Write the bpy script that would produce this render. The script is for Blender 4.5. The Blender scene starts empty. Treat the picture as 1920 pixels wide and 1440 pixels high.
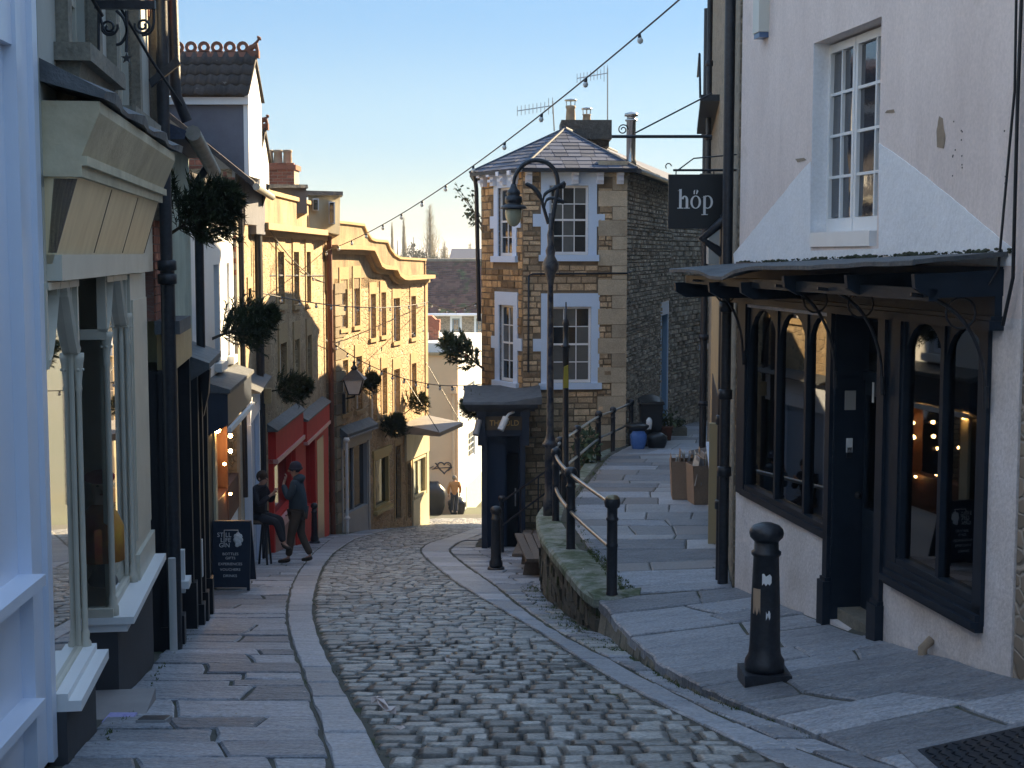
import bpy, bmesh, math, random
from mathutils import Vector, Matrix, noise
random.seed(7)
R=math.radians
D=bpy.data
scn=bpy.context.scene
COL=scn.collection
# ---------------------------------------------------------------- camera, light
F=2700.0; TH=math.atan(245/F)
cam=D.cameras.new('camera'); camo=D.objects.new('camera',cam); COL.objects.link(camo)
cam.sensor_width=36; cam.lens=F/1920*36; cam.clip_end=9000; cam.clip_start=.05
camo.location=(0,0,0); camo.rotation_euler=(R(90)-TH,0,0)
scn.camera=camo
SUN_EL=R(25); SUN_AZ=math.atan2(.68,.73)      # azimuth from +Y towards +X
w=D.worlds.new('World'); scn.world=w; w.use_nodes=True
nt=w.node_tree; nt.nodes.clear()
sky=nt.nodes.new('ShaderNodeTexSky'); sky.sky_type='NISHITA'; sky.sun_disc=False
sky.sun_elevation=SUN_EL; sky.sun_rotation=SUN_AZ; sky.altitude=100; sky.air_density=1.0; sky.dust_density=.7; sky.ozone_density=1.6
bg=nt.nodes.new('ShaderNodeBackground'); bg.inputs[1].default_value=.15
wo=nt.nodes.new('ShaderNodeOutputWorld')
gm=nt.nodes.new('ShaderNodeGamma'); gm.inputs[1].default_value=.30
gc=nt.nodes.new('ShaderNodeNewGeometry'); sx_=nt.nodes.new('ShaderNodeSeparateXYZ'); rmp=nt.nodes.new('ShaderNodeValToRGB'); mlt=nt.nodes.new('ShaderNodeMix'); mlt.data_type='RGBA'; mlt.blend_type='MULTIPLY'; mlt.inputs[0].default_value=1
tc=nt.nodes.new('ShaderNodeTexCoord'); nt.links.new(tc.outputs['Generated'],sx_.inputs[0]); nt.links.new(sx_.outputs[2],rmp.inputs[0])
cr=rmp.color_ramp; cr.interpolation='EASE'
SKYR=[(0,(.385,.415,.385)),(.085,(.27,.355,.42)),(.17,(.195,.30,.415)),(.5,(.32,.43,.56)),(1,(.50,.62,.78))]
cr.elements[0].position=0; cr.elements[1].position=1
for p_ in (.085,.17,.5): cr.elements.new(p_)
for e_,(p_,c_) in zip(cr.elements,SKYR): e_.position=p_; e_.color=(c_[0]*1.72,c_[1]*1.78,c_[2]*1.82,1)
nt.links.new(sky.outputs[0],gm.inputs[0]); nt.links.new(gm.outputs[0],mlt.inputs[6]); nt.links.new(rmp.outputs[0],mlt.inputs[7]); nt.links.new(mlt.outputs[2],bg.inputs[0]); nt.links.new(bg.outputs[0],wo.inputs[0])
sl=D.lights.new('sun','SUN'); sl.energy=4.3; sl.angle=R(.5); sl.color=(1.0,.76,.45)
so=D.objects.new('sun',sl); COL.objects.link(so)
sd=Vector((math.sin(SUN_AZ)*math.cos(SUN_EL),math.cos(SUN_AZ)*math.cos(SUN_EL),math.sin(SUN_EL)))
so.rotation_euler=sd.to_track_quat('Z','Y').to_euler(); so.location=(30,-20,30)
vs=scn.view_settings; vs.view_transform='Standard'; vs.look='None'; vs.gamma=1; vs.use_curve_mapping=False; vs.exposure=2.25
# ---------------------------------------------------------------- surveying helpers
cT,sT=math.cos(TH),math.sin(TH)
def ray(px,py):
    u=(px-960)/F; v=-(py-720)/F
    return Vector((u,cT+v*sT,-sT+v*cT))
def P(px,py,Y):
    r=ray(px,py); return r*(Y/r.y)
def gz(y):
    if y<40: return -1.6-.155*y
    if y<67: return -7.8-.163*(y-40)
    return -12.2
def G(px,py):
    r=ray(px,py); lo,hi=2.,69.
    for _ in range(40):
        m=(lo+hi)/2
        if r.z*(m/r.y)>gz(m): lo=m
        else: hi=m
    return r*(lo/r.y)
def lerp(tab,y):
    if y<=tab[0][0]:
        a,b=tab[0],tab[1]
    elif y>=tab[-1][0]:
        a,b=tab[-2],tab[-1]
    else:
        for a,b in zip(tab,tab[1:]):
            if a[0]<=y<=b[0]: break
    t=(y-a[0])/(b[0]-a[0]); return a[1]+(b[1]-a[1])*t
def smooth(tab,y,w=.8):
    return sum(lerp(tab,y+k*w/3) for k in range(-3,4))/7
def gtab(pts):
    t=sorted((G(*p).y,G(*p).x) for p in pts); return t
# ---------------------------------------------------------------- materials
MATS={}
def M(name,col,rough=.75,col2=None,nscale=3.,namt=.5,var=0.,bump=None,metal=0.,spec=.5,coat=0.,fine=0.,stretch=(1,1,1),emit=None,contrast=.25,moss=None):
    if name in MATS: return MATS[name]
    m=D.materials.new(name); m.use_nodes=True; t=m.node_tree; n=t.nodes; L=t.links
    b=n['Principled BSDF']; b.inputs['Roughness'].default_value=rough; b.inputs['Metallic'].default_value=metal
    b.inputs['Specular IOR Level'].default_value=spec; b.inputs['Coat Weight'].default_value=coat
    geo=n.new('ShaderNodeNewGeometry'); mp=n.new('ShaderNodeMapping'); mp.inputs['Scale'].default_value=stretch
    L.new(geo.outputs['Position'],mp.inputs['Vector'])
    rgb=n.new('ShaderNodeRGB'); rgb.outputs[0].default_value=(*col,1); out=rgb.outputs[0]
    def mix(fac,a,bcol,kind='MIX'):
        x=n.new('ShaderNodeMix'); x.data_type='RGBA'; x.blend_type=kind
        if isinstance(fac,(int,float)): x.inputs[0].default_value=fac
        else: L.new(fac,x.inputs[0])
        L.new(a,x.inputs[6])
        if isinstance(bcol,tuple): x.inputs[7].default_value=(*bcol,1)
        else: L.new(bcol,x.inputs[7])
        return x.outputs[2]
    if col2:
        nz=n.new('ShaderNodeTexNoise'); nz.inputs['Scale'].default_value=nscale; nz.inputs['Detail'].default_value=6; nz.inputs['Roughness'].default_value=.65
        L.new(mp.outputs[0],nz.inputs['Vector'])
        rp=n.new('ShaderNodeMapRange'); rp.inputs[1].default_value=.5-contrast; rp.inputs[2].default_value=.5+contrast; rp.inputs[4].default_value=namt*2 if namt<.5 else 1
        L.new(nz.outputs[0],rp.inputs[0]); out=mix(rp.outputs[0],out,col2)
    if moss:
        nz=n.new('ShaderNodeTexNoise'); nz.inputs['Scale'].default_value=moss[1]; nz.inputs['Detail'].default_value=5
        L.new(geo.outputs['Position'],nz.inputs['Vector'])
        rp=n.new('ShaderNodeMapRange'); rp.inputs[1].default_value=moss[2]; rp.inputs[2].default_value=moss[2]+.1
        L.new(nz.outputs[0],rp.inputs[0]); out=mix(rp.outputs[0],out,moss[0])
    if var or fine:
        val=None
        if var:
            oi=n.new('ShaderNodeObjectInfo'); at=n.new('ShaderNodeAttribute'); at.attribute_name='rnd'
            ad=n.new('ShaderNodeMath'); ad.operation='ADD'; L.new(oi.outputs['Random'],ad.inputs[0]); L.new(at.outputs['Fac'],ad.inputs[1])
            fr=n.new('ShaderNodeMath'); fr.operation='FRACT'; L.new(ad.outputs[0],fr.inputs[0])
            ml=n.new('ShaderNodeMath'); ml.operation='MULTIPLY_ADD'; ml.inputs[1].default_value=var; ml.inputs[2].default_value=1-var*.5
            L.new(fr.outputs[0],ml.inputs[0]); val=ml.outputs[0]
            vv=n.new('ShaderNodeCombineColor')
            for k in range(3): L.new(val,vv.inputs[k])
            out=mix(1.,out,vv.outputs[0],'MULTIPLY')
        if fine:
            nz=n.new('ShaderNodeTexNoise'); nz.inputs['Scale'].default_value=38; nz.inputs['Detail'].default_value=4
            L.new(geo.outputs['Position'],nz.inputs['Vector'])
            ml=n.new('ShaderNodeMapRange'); ml.inputs[1].default_value=.3; ml.inputs[2].default_value=.7; ml.inputs[3].default_value=1-fine; ml.inputs[4].default_value=1+fine
            L.new(nz.outputs[0],ml.inputs[0])
            vv=n.new('ShaderNodeCombineColor')
            for k in range(3): L.new(ml.outputs[0],vv.inputs[k])
            out=mix(1.,out,vv.outputs[0],'MULTIPLY')
    L.new(out,b.inputs['Base Color'])
    if bump:
        nz=n.new('ShaderNodeTexNoise'); nz.inputs['Scale'].default_value=bump[0]; nz.inputs['Detail'].default_value=5; nz.inputs['Roughness'].default_value=.6
        L.new(mp.outputs[0],nz.inputs['Vector'])
        bp=n.new('ShaderNodeBump'); bp.inputs['Strength'].default_value=bump[1]; bp.inputs['Distance'].default_value=bump[2] if len(bump)>2 else .02
        L.new(nz.outputs[0],bp.inputs['Height']); L.new(bp.outputs[0],b.inputs['Normal'])
    if emit:
        b.inputs['Emission Color'].default_value=(*emit[0],1); b.inputs['Emission Strength'].default_value=emit[1]
    MATS[name]=m; return m
def M_rubble(name,c1,c2,mortar,scale=6,zs=1.7,bump=.5,patch=None):
    """rubble walling seen from far away: cells with mortar joints, too small to tell apart"""
    m=D.materials.new(name); m.use_nodes=True; t=m.node_tree; n=t.nodes; L=t.links; b=n['Principled BSDF']; b.inputs['Roughness'].default_value=.9
    geo=n.new('ShaderNodeNewGeometry'); mp=n.new('ShaderNodeMapping'); mp.inputs['Scale'].default_value=(1,1,zs); L.new(geo.outputs['Position'],mp.inputs['Vector'])
    nz=n.new('ShaderNodeTexNoise'); nz.inputs['Scale'].default_value=4; L.new(mp.outputs[0],nz.inputs['Vector'])
    ad=n.new('ShaderNodeVectorMath'); ad.operation='MULTIPLY_ADD'; ad.inputs[1].default_value=(.12,.12,.12); L.new(nz.outputs['Color'],ad.inputs[0]); L.new(mp.outputs[0],ad.inputs[2])
    vo=n.new('ShaderNodeTexVoronoi'); vo.inputs['Scale'].default_value=scale; L.new(ad.outputs[0],vo.inputs['Vector'])
    ve=n.new('ShaderNodeTexVoronoi'); ve.feature='DISTANCE_TO_EDGE'; ve.inputs['Scale'].default_value=scale; L.new(ad.outputs[0],ve.inputs['Vector'])
    sp=n.new('ShaderNodeSeparateColor'); L.new(vo.outputs['Color'],sp.inputs[0])
    def mix(fac,a,bb):
        x=n.new('ShaderNodeMix'); x.data_type='RGBA'; L.new(fac,x.inputs[0])
        for k,c in ((6,a),(7,bb)):
            if isinstance(c,tuple): x.inputs[k].default_value=(*c,1)
            else: L.new(c,x.inputs[k])
        return x.outputs[2]
    o=mix(sp.outputs[0],c1,c2)
    mr=n.new('ShaderNodeMapRange'); mr.inputs[1].default_value=.03; mr.inputs[2].default_value=.10; L.new(ve.outputs[0],mr.inputs[0])
    o=mix(mr.outputs[0],mortar,o)
    if patch:
        n2=n.new('ShaderNodeTexNoise'); n2.inputs['Scale'].default_value=.8; n2.inputs['Detail'].default_value=5; L.new(geo.outputs['Position'],n2.inputs['Vector'])
        m2=n.new('ShaderNodeMapRange'); m2.inputs[1].default_value=.48; m2.inputs[2].default_value=.62; L.new(n2.outputs[0],m2.inputs[0])
        o=mix(m2.outputs[0],o,patch)
    L.new(o,b.inputs['Base Color'])
    bp=n.new('ShaderNodeBump'); bp.inputs['Strength'].default_value=bump; bp.inputs['Distance'].default_value=.05; L.new(mr.outputs[0],bp.inputs['Height']); L.new(bp.outputs[0],b.inputs['Normal'])
    MATS[name]=m; return m
def M_glass(name,tint=(.9,.95,.95),ior=1.5,boost=0):
    m=D.materials.new(name); m.use_nodes=True; t=m.node_tree; n=t.nodes; L=t.links; n.clear()
    o=n.new('ShaderNodeOutputMaterial'); tr=n.new('ShaderNodeBsdfTransparent'); tr.inputs[0].default_value=(*tint,1)
    gl=n.new('ShaderNodeBsdfGlossy'); gl.inputs['Roughness'].default_value=.015
    fr=n.new('ShaderNodeFresnel'); fr.inputs[0].default_value=ior
    mx=n.new('ShaderNodeMixShader')
    L.new(fr.outputs[0],mx.inputs[0]); L.new(tr.outputs[0],mx.inputs[1]); L.new(gl.outputs[0],mx.inputs[2]); L.new(mx.outputs[0],o.inputs[0])
    MATS[name]=m; return m
glass_shop=M_glass('shop_glass',ior=2.3)
glass_dark=M('window_glass',(.012,.016,.02),.06,spec=1.0,bump=(1.5,.12,.02))
glass_old=M('old_window_glass',(.03,.035,.045),.05,spec=1.5,bump=(2.5,.06,.02))
slab_m=M('flagstone',(.35,.37,.41),.48,(.18,.19,.22),2.6,.5,var=.8,bump=(5.5,1.0,.07),fine=.3,contrast=.3,stretch=(1,2.6,1))
kerb_m=M('kerb_slab',(.35,.37,.41),.48,(.23,.245,.28),2.2,.5,var=.45,bump=(5,.9,.06),fine=.25,stretch=(1,2.2,1))
brownslab_m=M('path_flag',(.36,.365,.385),.5,(.24,.245,.26),1.5,.5,var=.7,bump=(5,.7,.04),fine=.25)
browner_m=M('brown_path_flag',(.26,.24,.235),.55,(.19,.18,.18),1.5,.5,var=.3,bump=(6,.3,.02),fine=.15)
sett_m=M('granite_sett',(.34,.34,.33),.52,(.17,.17,.16),5,.5,var=.9,bump=(14,.6,.02),fine=.35)
joint_m=M('joint_dirt',(.06,.06,.055),.95,(.10,.10,.08),4,.5,bump=(25,.6,.02),moss=((.035,.055,.018),1.8,.58))
ground_m=M('far_ground',(.07,.09,.05),.95,(.10,.10,.07),.02,.5)
white_m=M('white_paint',(.82,.83,.83),.45,(.70,.71,.72),3,.3,bump=(30,.08,.01))
bluewhite_m=M('blue_white_gloss',(.74,.80,.92),.3,(.66,.72,.84),2,.4,bump=(9,.06,.01))
cream_m=M('cream_paint',(.72,.64,.44),.5,(.42,.38,.27),1.6,.5,bump=(8,.1,.01),stretch=(1,1,.3))
greycream_m=M('grey_cream_paint',(.60,.57,.48),.45,(.48,.45,.37),4,.4,bump=(12,.12,.01))
black_m=M('black_gloss_paint',(.010,.012,.016),.45,(.02,.022,.028),5,.4,spec=.3,bump=(20,.1,.01))
iron_m=M('black_iron',(.010,.013,.019),.42,(.024,.028,.038),14,.5,bump=(40,.25,.01),fine=.3)
navy_m=M('navy_paint',(.020,.034,.062),.42,(.014,.022,.042),4,.5,bump=(16,.1,.01))
hop_m=M('blue_black_paint',(.012,.020,.032),.5,(.020,.030,.046),6,.5,spec=.15,bump=(10,.08,.01))
lead_m=M('lead_sheet',(.05,.057,.065),.65,(.12,.13,.14),5,.5,bump=(9,.5,.04))
stone_trim=M('limestone_trim',(.47,.34,.175),.85,(.36,.25,.13),2.2,.5,bump=(14,.3,.02),fine=.15)
stone_grey=M('weathered_stone',(.30,.27,.21),.9,(.14,.13,.11),2.5,.5,bump=(12,.5,.03),fine=.2)
brick_m=M('red_brick',(.36,.12,.065),.85,(.25,.09,.06),6,.5,var=.8,bump=(25,.4,.02),fine=.2)
mortar_m=M('lime_mortar',(.42,.38,.31),.95,(.3,.27,.22),6,.5,bump=(30,.4,.01))
slate_m=M('blue_slate',(.04,.052,.09),.65,(.06,.075,.115),4,.5,spec=.25,var=.7,bump=(14,.3,.01),fine=.2)
tile_m=M('dark_pantile',(.045,.036,.034),.75,(.025,.022,.022),5,.5,var=.6,bump=(16,.5,.02),fine=.3,moss=((.30,.30,.27),5.5,.68))
terra_m=M('terracotta',(.24,.085,.05),.8,(.13,.055,.035),7,.5,bump=(20,.4,.01))
browntile_m=None
blue_m=M('pale_blue_paint',(.62,.75,.93),.6,(.56,.69,.88),3,.4,bump=(14,.15,.01))
deepblue_m=M('mid_blue_paint',(.16,.25,.36),.55,(.12,.20,.30),3,.4)
red_m=M('red_shop_paint',(.60,.045,.035),.7,(.46,.035,.03),4,.4,spec=.15,bump=(12,.08,.01))
wood_m=M('weathered_wood',(.16,.12,.09),.75,(.09,.07,.055),4,.5,var=.3,bump=(8,.4,.01),stretch=(6,1,6))
metal_m=M('galvanised_rail',(.55,.56,.58),.28,(.35,.36,.38),9,.5,metal=.95,bump=(30,.1,.005))
steel_m=M('steel_flue',(.5,.48,.46),.25,metal=1.0)
fir_m=M('fir_needles',(.022,.040,.018),.75,(.045,.06,.022),9,.5,var=.9)
fircol_m=M('leafy_green',(.05,.075,.025),.75,(.10,.10,.04),9,.5,var=.9)
bark_m=M('bark',(.10,.075,.05),.9,(.05,.04,.03),9,.5,bump=(20,.5,.02))
card_m=M('cardboard',(.33,.225,.15),.85,(.27,.18,.12),3,.4,var=.25,fine=.08)
paper_m=M('pale_paper',(.55,.50,.44),.8,(.35,.31,.26),5,.5,var=.6)
bulb_m=M('bulb_glass',(.6,.62,.62),.12,spec=1)
lit_m=M('lit_bulb',(1,.7,.3),.3,emit=((1,.55,.18),30))
skin_m=M('skin',(.42,.25,.19),.55)
textw_m=M('white_lettering',(.75,.75,.75),.6)
textg_m=M('grey_lettering',(.28,.29,.30),.6)
gold_m=M('gold_lettering',(.55,.36,.10),.45)
moss_m=M('moss',(.05,.085,.02),.95,(.09,.12,.035),10,.5,var=.6)
# ---------------------------------------------------------------- mesh helpers
ORG={}
def org(o):
    while o is not None:
        if o in ORG: return ORG[o]
        o=o.parent
    return Vector((0,0,0))
def tag(o,label=None,cat=None,group=None,kind=None):
    if label: o['label']=label
    if cat: o['category']=cat
    if group: o['group']=group
    if kind: o['kind']=kind
    return o
def thing(name,label,cat,loc=(0,0,0),group=None,rotz=0):
    o=D.objects.new(name,None); COL.objects.link(o); o.location=loc; o.rotation_euler=(0,0,rotz); o.empty_display_size=.2
    ORG[o]=Vector(loc); return tag(o,label,cat,group)
curt_m=M('curtained_pane',(.15,.155,.15),.15,(.08,.085,.085),2,.5,spec=.8)
class MB:
    def __init__(s): s.v=[];s.f=[];s.sm=[];s.r=[]
    def add(s,vs,fs,sm=False,rnd=None):
        k=len(s.v); s.v+= [Vector(p) for p in vs]; s.f+=[tuple(i+k for i in f) for f in fs]; s.sm+=[sm]*len(fs)
        rr=random.random() if rnd is None else rnd; s.r+=[rr]*len(vs)
    def poly(s,pts,rnd=None): s.add(pts,[tuple(range(len(pts)))],False,rnd)
    def hexa(s,p,rnd=None):      # 8 points: bottom ring 0-3, top ring 4-7
        s.add(p,[(3,2,1,0),(4,5,6,7),(0,1,5,4),(1,2,6,5),(2,3,7,6),(3,0,4,7)],False,rnd)
    def box(s,x0,x1,y0,y1,z0,z1,rnd=None):
        s.hexa([(x0,y0,z0),(x1,y0,z0),(x1,y1,z0),(x0,y1,z0),(x0,y0,z1),(x1,y0,z1),(x1,y1,z1),(x0,y1,z1)],rnd)
    def wbox(s,W,u0,u1,z0,z1,d0,d1,rnd=None):
        a=W.at
        s.hexa([a(u0,z0,d0),a(u1,z0,d0),a(u1,z0,d1),a(u0,z0,d1),a(u0,z1,d0),a(u1,z1,d0),a(u1,z1,d1),a(u0,z1,d1)],rnd)
    def pbox(s,W,x0,y0,x1,y1,d0=0,d1=.05):
        u0,u1,z0,z1=W.rect(x0,y0,x1,y1); s.wbox(W,u0,u1,z0,z1,d0,d1)
    def prism(s,pts,vec,rnd=None):
        n=len(pts); vec=Vector(vec); q=[Vector(p) for p in pts]; q2=[p+vec for p in q]
        s.add(q+q2,[tuple(range(n))[::-1],tuple(range(n,2*n))]+[(i,(i+1)%n,n+(i+1)%n,n+i) for i in range(n)],False,rnd)
    def tube(s,path,r,n=6,caps=True,sm=True):
        path=[Vector(p) for p in path]; m=len(path); rs=r if isinstance(r,(list,tuple)) else [r]*m
        t0=(path[1]-path[0]).normalized(); up=Vector((0,0,1)) if abs(t0.z)<.9 else Vector((1,0,0)); vs=[];fs=[]
        nrm=(up-t0*up.dot(t0)).normalized()
        for i,p in enumerate(path):
            t=(path[min(i+1,m-1)]-path[max(i-1,0)]); t=t.normalized() if t.length>1e-9 else t0
            nrm=(nrm-t*nrm.dot(t)); nrm=nrm.normalized() if nrm.length>1e-6 else Vector((1,0,0)); b=t.cross(nrm)
            for k in range(n):
                a=2*math.pi*k/n; vs.append(p+(nrm*math.cos(a)+b*math.sin(a))*rs[i])
        for i in range(m-1):
            for k in range(n): fs.append((i*n+k,i*n+(k+1)%n,(i+1)*n+(k+1)%n,(i+1)*n+k))
        s.add(vs,fs,sm)
        if caps:
            s.add(vs[:n],[tuple(range(n))[::-1]]); s.add(vs[-n:],[tuple(range(n))])
    def lathe(s,prof,c,n=14,sm=True):      # prof [(r,z)]
        c=Vector(c); m=len(prof); vs=[];fs=[]
        for r,z in prof:
            for k in range(n):
                a=2*math.pi*k/n; vs.append(c+Vector((r*math.cos(a),r*math.sin(a),z)))
        for i in range(m-1):
            for k in range(n): fs.append((i*n+k,i*n+(k+1)%n,(i+1)*n+(k+1)%n,(i+1)*n+k))
        fs.append(tuple(range(n))[::-1]); fs.append(tuple(range((m-1)*n,m*n)))
        s.add(vs,fs,sm)
    def ball(s,c,r,n=10,sc=(1,1,1)):
        c=Vector(c); vs=[c+Vector((0,0,-r*sc[2]))]; fs=[]; m=n//2
        for i in range(1,m):
            th=math.pi*i/m
            for k in range(n):
                a=2*math.pi*k/n; vs.append(c+Vector((r*sc[0]*math.sin(th)*math.cos(a),r*sc[1]*math.sin(th)*math.sin(a),-r*sc[2]*math.cos(th))))
        vs.append(c+Vector((0,0,r*sc[2])))
        for k in range(n): fs.append((0,1+(k+1)%n,1+k))
        for i in range(m-2):
            for k in range(n):
                a=1+i*n+k; b=1+i*n+(k+1)%n; fs.append((a,b,b+n,a+n))
        l=len(vs)-1
        for k in range(n): fs.append((l,1+(m-2)*n+k,1+(m-2)*n+(k+1)%n))
        s.add(vs,fs,True)
    def mesh(s,name,mat,o=Vector((0,0,0))):
        me=D.meshes.new(name); me.from_pydata([tuple(p-o) for p in s.v],[],s.f)
        me.polygons.foreach_set('use_smooth',s.sm)
        at=me.attributes.new('rnd','FLOAT','POINT'); at.data.foreach_set('value',s.r)
        for mm in (mat if isinstance(mat,(list,tuple)) else [mat]): me.materials.append(mm)
        me.validate(); return me
    def build(s,name,mat,parent=None,label=None,kind=None,center=False):
        if not s.f: return None
        o0=org(parent) if parent else Vector((0,0,0)); sh=Vector((0,0,0))
        if center or parent is None:
            lo=Vector([min(p[k] for p in s.v) for k in range(3)]); hi=Vector([max(p[k] for p in s.v) for k in range(3)])
            sh=(lo+hi)/2-o0; 
            if parent is None: sh.z=lo.z
        me=s.mesh(name,mat,o0+sh); o=D.objects.new(name,me); COL.objects.link(o); o.parent=parent; o.location=sh
        if center and parent is not None: ORG[o]=o0+sh
        if parent is None: ORG[o]=sh.copy()
        return tag(o,label,None,None,kind)
def piece(name,me,parent,loc,rot=(0,0,0),sc=(1,1,1)):
    o=D.objects.new(name,me); COL.objects.link(o); o.parent=parent; o.location=Vector(loc)-org(parent); o.rotation_euler=rot; o.scale=sc; return o
def copy_tree(o,parent=None):
    c=o.copy(); COL.objects.link(c); c.parent=parent
    for ch in list(o.children): copy_tree(ch,c)
    return c
class Wall:
    def __init__(s,a,b,side=1):
        s.a=Vector((a[0],a[1],0)); s.b=Vector((b[0],b[1],0)); s.d=(s.b-s.a).normalized(); s.L=(s.b-s.a).length
        s.n=Vector((s.d.y,-s.d.x,0))*side; s.rz=math.atan2(s.d.y,s.d.x)
    def at(s,u,z,d=0): p=s.a+s.d*u+s.n*d; return Vector((p.x,p.y,z))
    def hit(s,px,py,d=0):
        r=ray(px,py); a=s.a+s.n*d; t=a.dot(s.n)/r.dot(s.n); p=r*t; return (p-a).dot(s.d),p.z
    def rect(s,x0,y0,x1,y1):
        xm=(x0+x1)/2; u0=s.hit(x0,720)[0]; u1=s.hit(x1,720)[0]
        u0=s.hit(x0,(y0+y1)/2)[0]; u1=s.hit(x1,(y0+y1)/2)[0]
        if u0>u1: u0,u1=u1,u0
        return u0,u1,s.hit(xm,y1)[1],s.hit(xm,y0)[1]
def wall_grid(mb,W,u0,u1,z0,z1,opens=(),rec=.16,back=.3,ztopfn=None):
    us=sorted({u0,u1,*[max(u0,min(u1,o[0])) for o in opens],*[max(u0,min(u1,o[1])) for o in opens]}); zs=sorted({z0,z1,*[o[2] for o in opens],*[o[3] for o in opens]})
    for a,b in zip(us,us[1:]):
        for c,d in zip(zs,zs[1:]):
            if b-a<1e-5 or d-c<1e-5: continue
            m=((a+b)/2,(c+d)/2)
            if any(o[0]<m[0]<o[1] and o[2]<m[1]<o[3] for o in opens): continue
            mb.poly([W.at(a,c),W.at(b,c),W.at(b,d),W.at(a,d)])
    for o in opens:
        a,b,c,d=o[:4]; r=o[4] if len(o)>4 else rec
        mb.poly([W.at(a,c),W.at(a,d),W.at(a,d,-r),W.at(a,c,-r)]); mb.poly([W.at(b,c),W.at(b,d),W.at(b,d,-r),W.at(b,c,-r)])
        mb.poly([W.at(a,c),W.at(b,c),W.at(b,c,-r),W.at(a,c,-r)]); mb.poly([W.at(a,d),W.at(b,d),W.at(b,d,-r),W.at(a,d,-r)])
        if r<=.5: mb.poly([W.at(a,c,-r),W.at(b,c,-r),W.at(b,d,-r),W.at(a,d,-r)])
def house_wall(root,W,u0,u1,z0,z1,opens,mat,depth=5,rec=.16,top=True,name='wall'):
    mb=MB(); wall_grid(mb,W,u0,u1,z0,z1,opens,rec)
    A=W.at
    for u in (u0,u1): mb.poly([A(u,z0),A(u,z1),A(u,z1,-depth),A(u,z0,-depth)])
    mb.poly([A(u0,z0,-depth),A(u1,z0,-depth),A(u1,z1,-depth),A(u0,z1,-depth)])
    if top: mb.poly([A(u0,z1),A(u1,z1),A(u1,z1,-depth),A(u0,z1,-depth)])
    return mb.build(name,mat,root)
def sash(root,W,o,rec=.16,cols=2,rows=4,fm=None,gm=None,fw=.05,bar=.022,meet=True,d=None,lab=None,gap=.0):
    """window part = frame and bars; every pane a child of it"""
    fm=fm or white_m; gm=gm or glass_dark; u0,u1,z0,z1=o[:4]; d1=-rec+.09 if d is None else d; d0=d1-.05
    f=MB(); f.wbox(W,u0,u0+fw,z0,z1,d0,d1); f.wbox(W,u1-fw,u1,z0,z1,d0,d1)
    f.wbox(W,u0+fw,u1-fw,z0,z0+fw*1.4,d0,d1); f.wbox(W,u0+fw,u1-fw,z1-fw,z1,d0,d1)
    a,b,c,e=u0+fw,u1-fw,z0+fw*1.4,z1-fw; cw=(b-a)/cols; rh=(e-c)/rows
    for i in range(1,cols): f.wbox(W,a+i*cw-bar/2,a+i*cw+bar/2,c,e,d0+.005,d1-.008)
    for j in range(1,rows):
        h=bar/2*(2.0 if meet and j==rows//2 else 1)
        f.wbox(W,a,b,c+j*rh-h,c+j*rh+h,d0+.008,d1-(.002 if meet and j==rows//2 else .011))
    wn=f.build('window',fm,root)
    if lab: wn['label']=lab
    for i in range(cols):
        for j in range(rows):
            g=MB(); g.wbox(W,a+i*cw+bar*.4,a+(i+1)*cw-bar*.4,c+j*rh+bar*.4,c+(j+1)*rh-bar*.4,d0+.012+random.uniform(0,.004),d0+.022)
            g.build('pane',(curt_m if gm is glass_dark and random.random()<.28 else gm),wn)
    return wn
def simple(name,mat,parent,fn,**k):
    mb=MB(); fn(mb); return mb.build(name,mat,parent,**k)
def text_mesh(s,size,align='CENTER'):
    c=D.curves.new('t','FONT'); c.body=s; c.size=size; c.align_x=align; c.align_y='CENTER'; c.extrude=size*.02; c.resolution_u=3
    o=D.objects.new('t',c); COL.objects.link(o); bpy.context.view_layer.update()
    me=D.meshes.new_from_object(o.evaluated_get(bpy.context.evaluated_depsgraph_get())); D.objects.remove(o); return me
def text_on(W,s,u,z,d,size,mat,parent,flip=False,name='lettering',sx=1):
    """flat lettering mounted on a wall plane"""
    me=text_mesh(s,size); me.materials.clear(); me.materials.append(mat); o=D.objects.new(name,me); COL.objects.link(o); o.parent=parent
    x=W.d*(-1 if flip else 1); m=Matrix((( x.x*sx,0,W.n.x,0),(x.y*sx,0,W.n.y,0),(0,1,0,0),(0,0,0,1))); m.translation=W.at(u,z,d)-org(parent)
    o.matrix_local=m; return o
# ================================================================ GROUND
KL=gtab([(735,1440),(700,1370),(668,1320),(640,1270),(600,1190),(590,1150),(591,1120),(598,1090),(608,1060),(628,1035),(665,1010),(740,990),(775,980)])   # road left edge
KLi=gtab([(622,1440),(590,1330),(560,1240),(545,1200),(535,1150),(545,1100),(560,1070),(588,1035),(622,1008),(700,990)])    # kerb slabs, wall side
RR=gtab([(905,985),(850,1003),(800,1018),(785,1030),(795,1045),(850,1090),(900,1120),(960,1155),(1010,1185),(1060,1220),(1110,1255),(1180,1292),(1250,1325),(1330,1370),(1480,1440)])    # road right edge
RB=gtab([(905,1000),(860,1016),(840,1030),(850,1042),(880,1065),(925,1095),(975,1137),(1030,1175),(1085,1208),(1140,1232),(1190,1260),(1250,1292),(1330,1332),(1450,1387),(1600,1440)])
kl=lambda y:smooth(KL,y); kli=lambda y:smooth(KLi,y); rr=lambda y:smooth(RR,y); rb=lambda y:smooth(RB,y)
WX=[(5,-2.15),(7.75,-2.5),(12.8,-3.18),(16.7,-3.7),(16.75,-3.93),(23.2,-4.47),(27.5,-4.93),(38,-5.0),(39,-4.8),(47.3,-2.8),(60,-2.8)]
W1=Wall((3.15,8.9),(2.28,14.5),-1)
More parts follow.
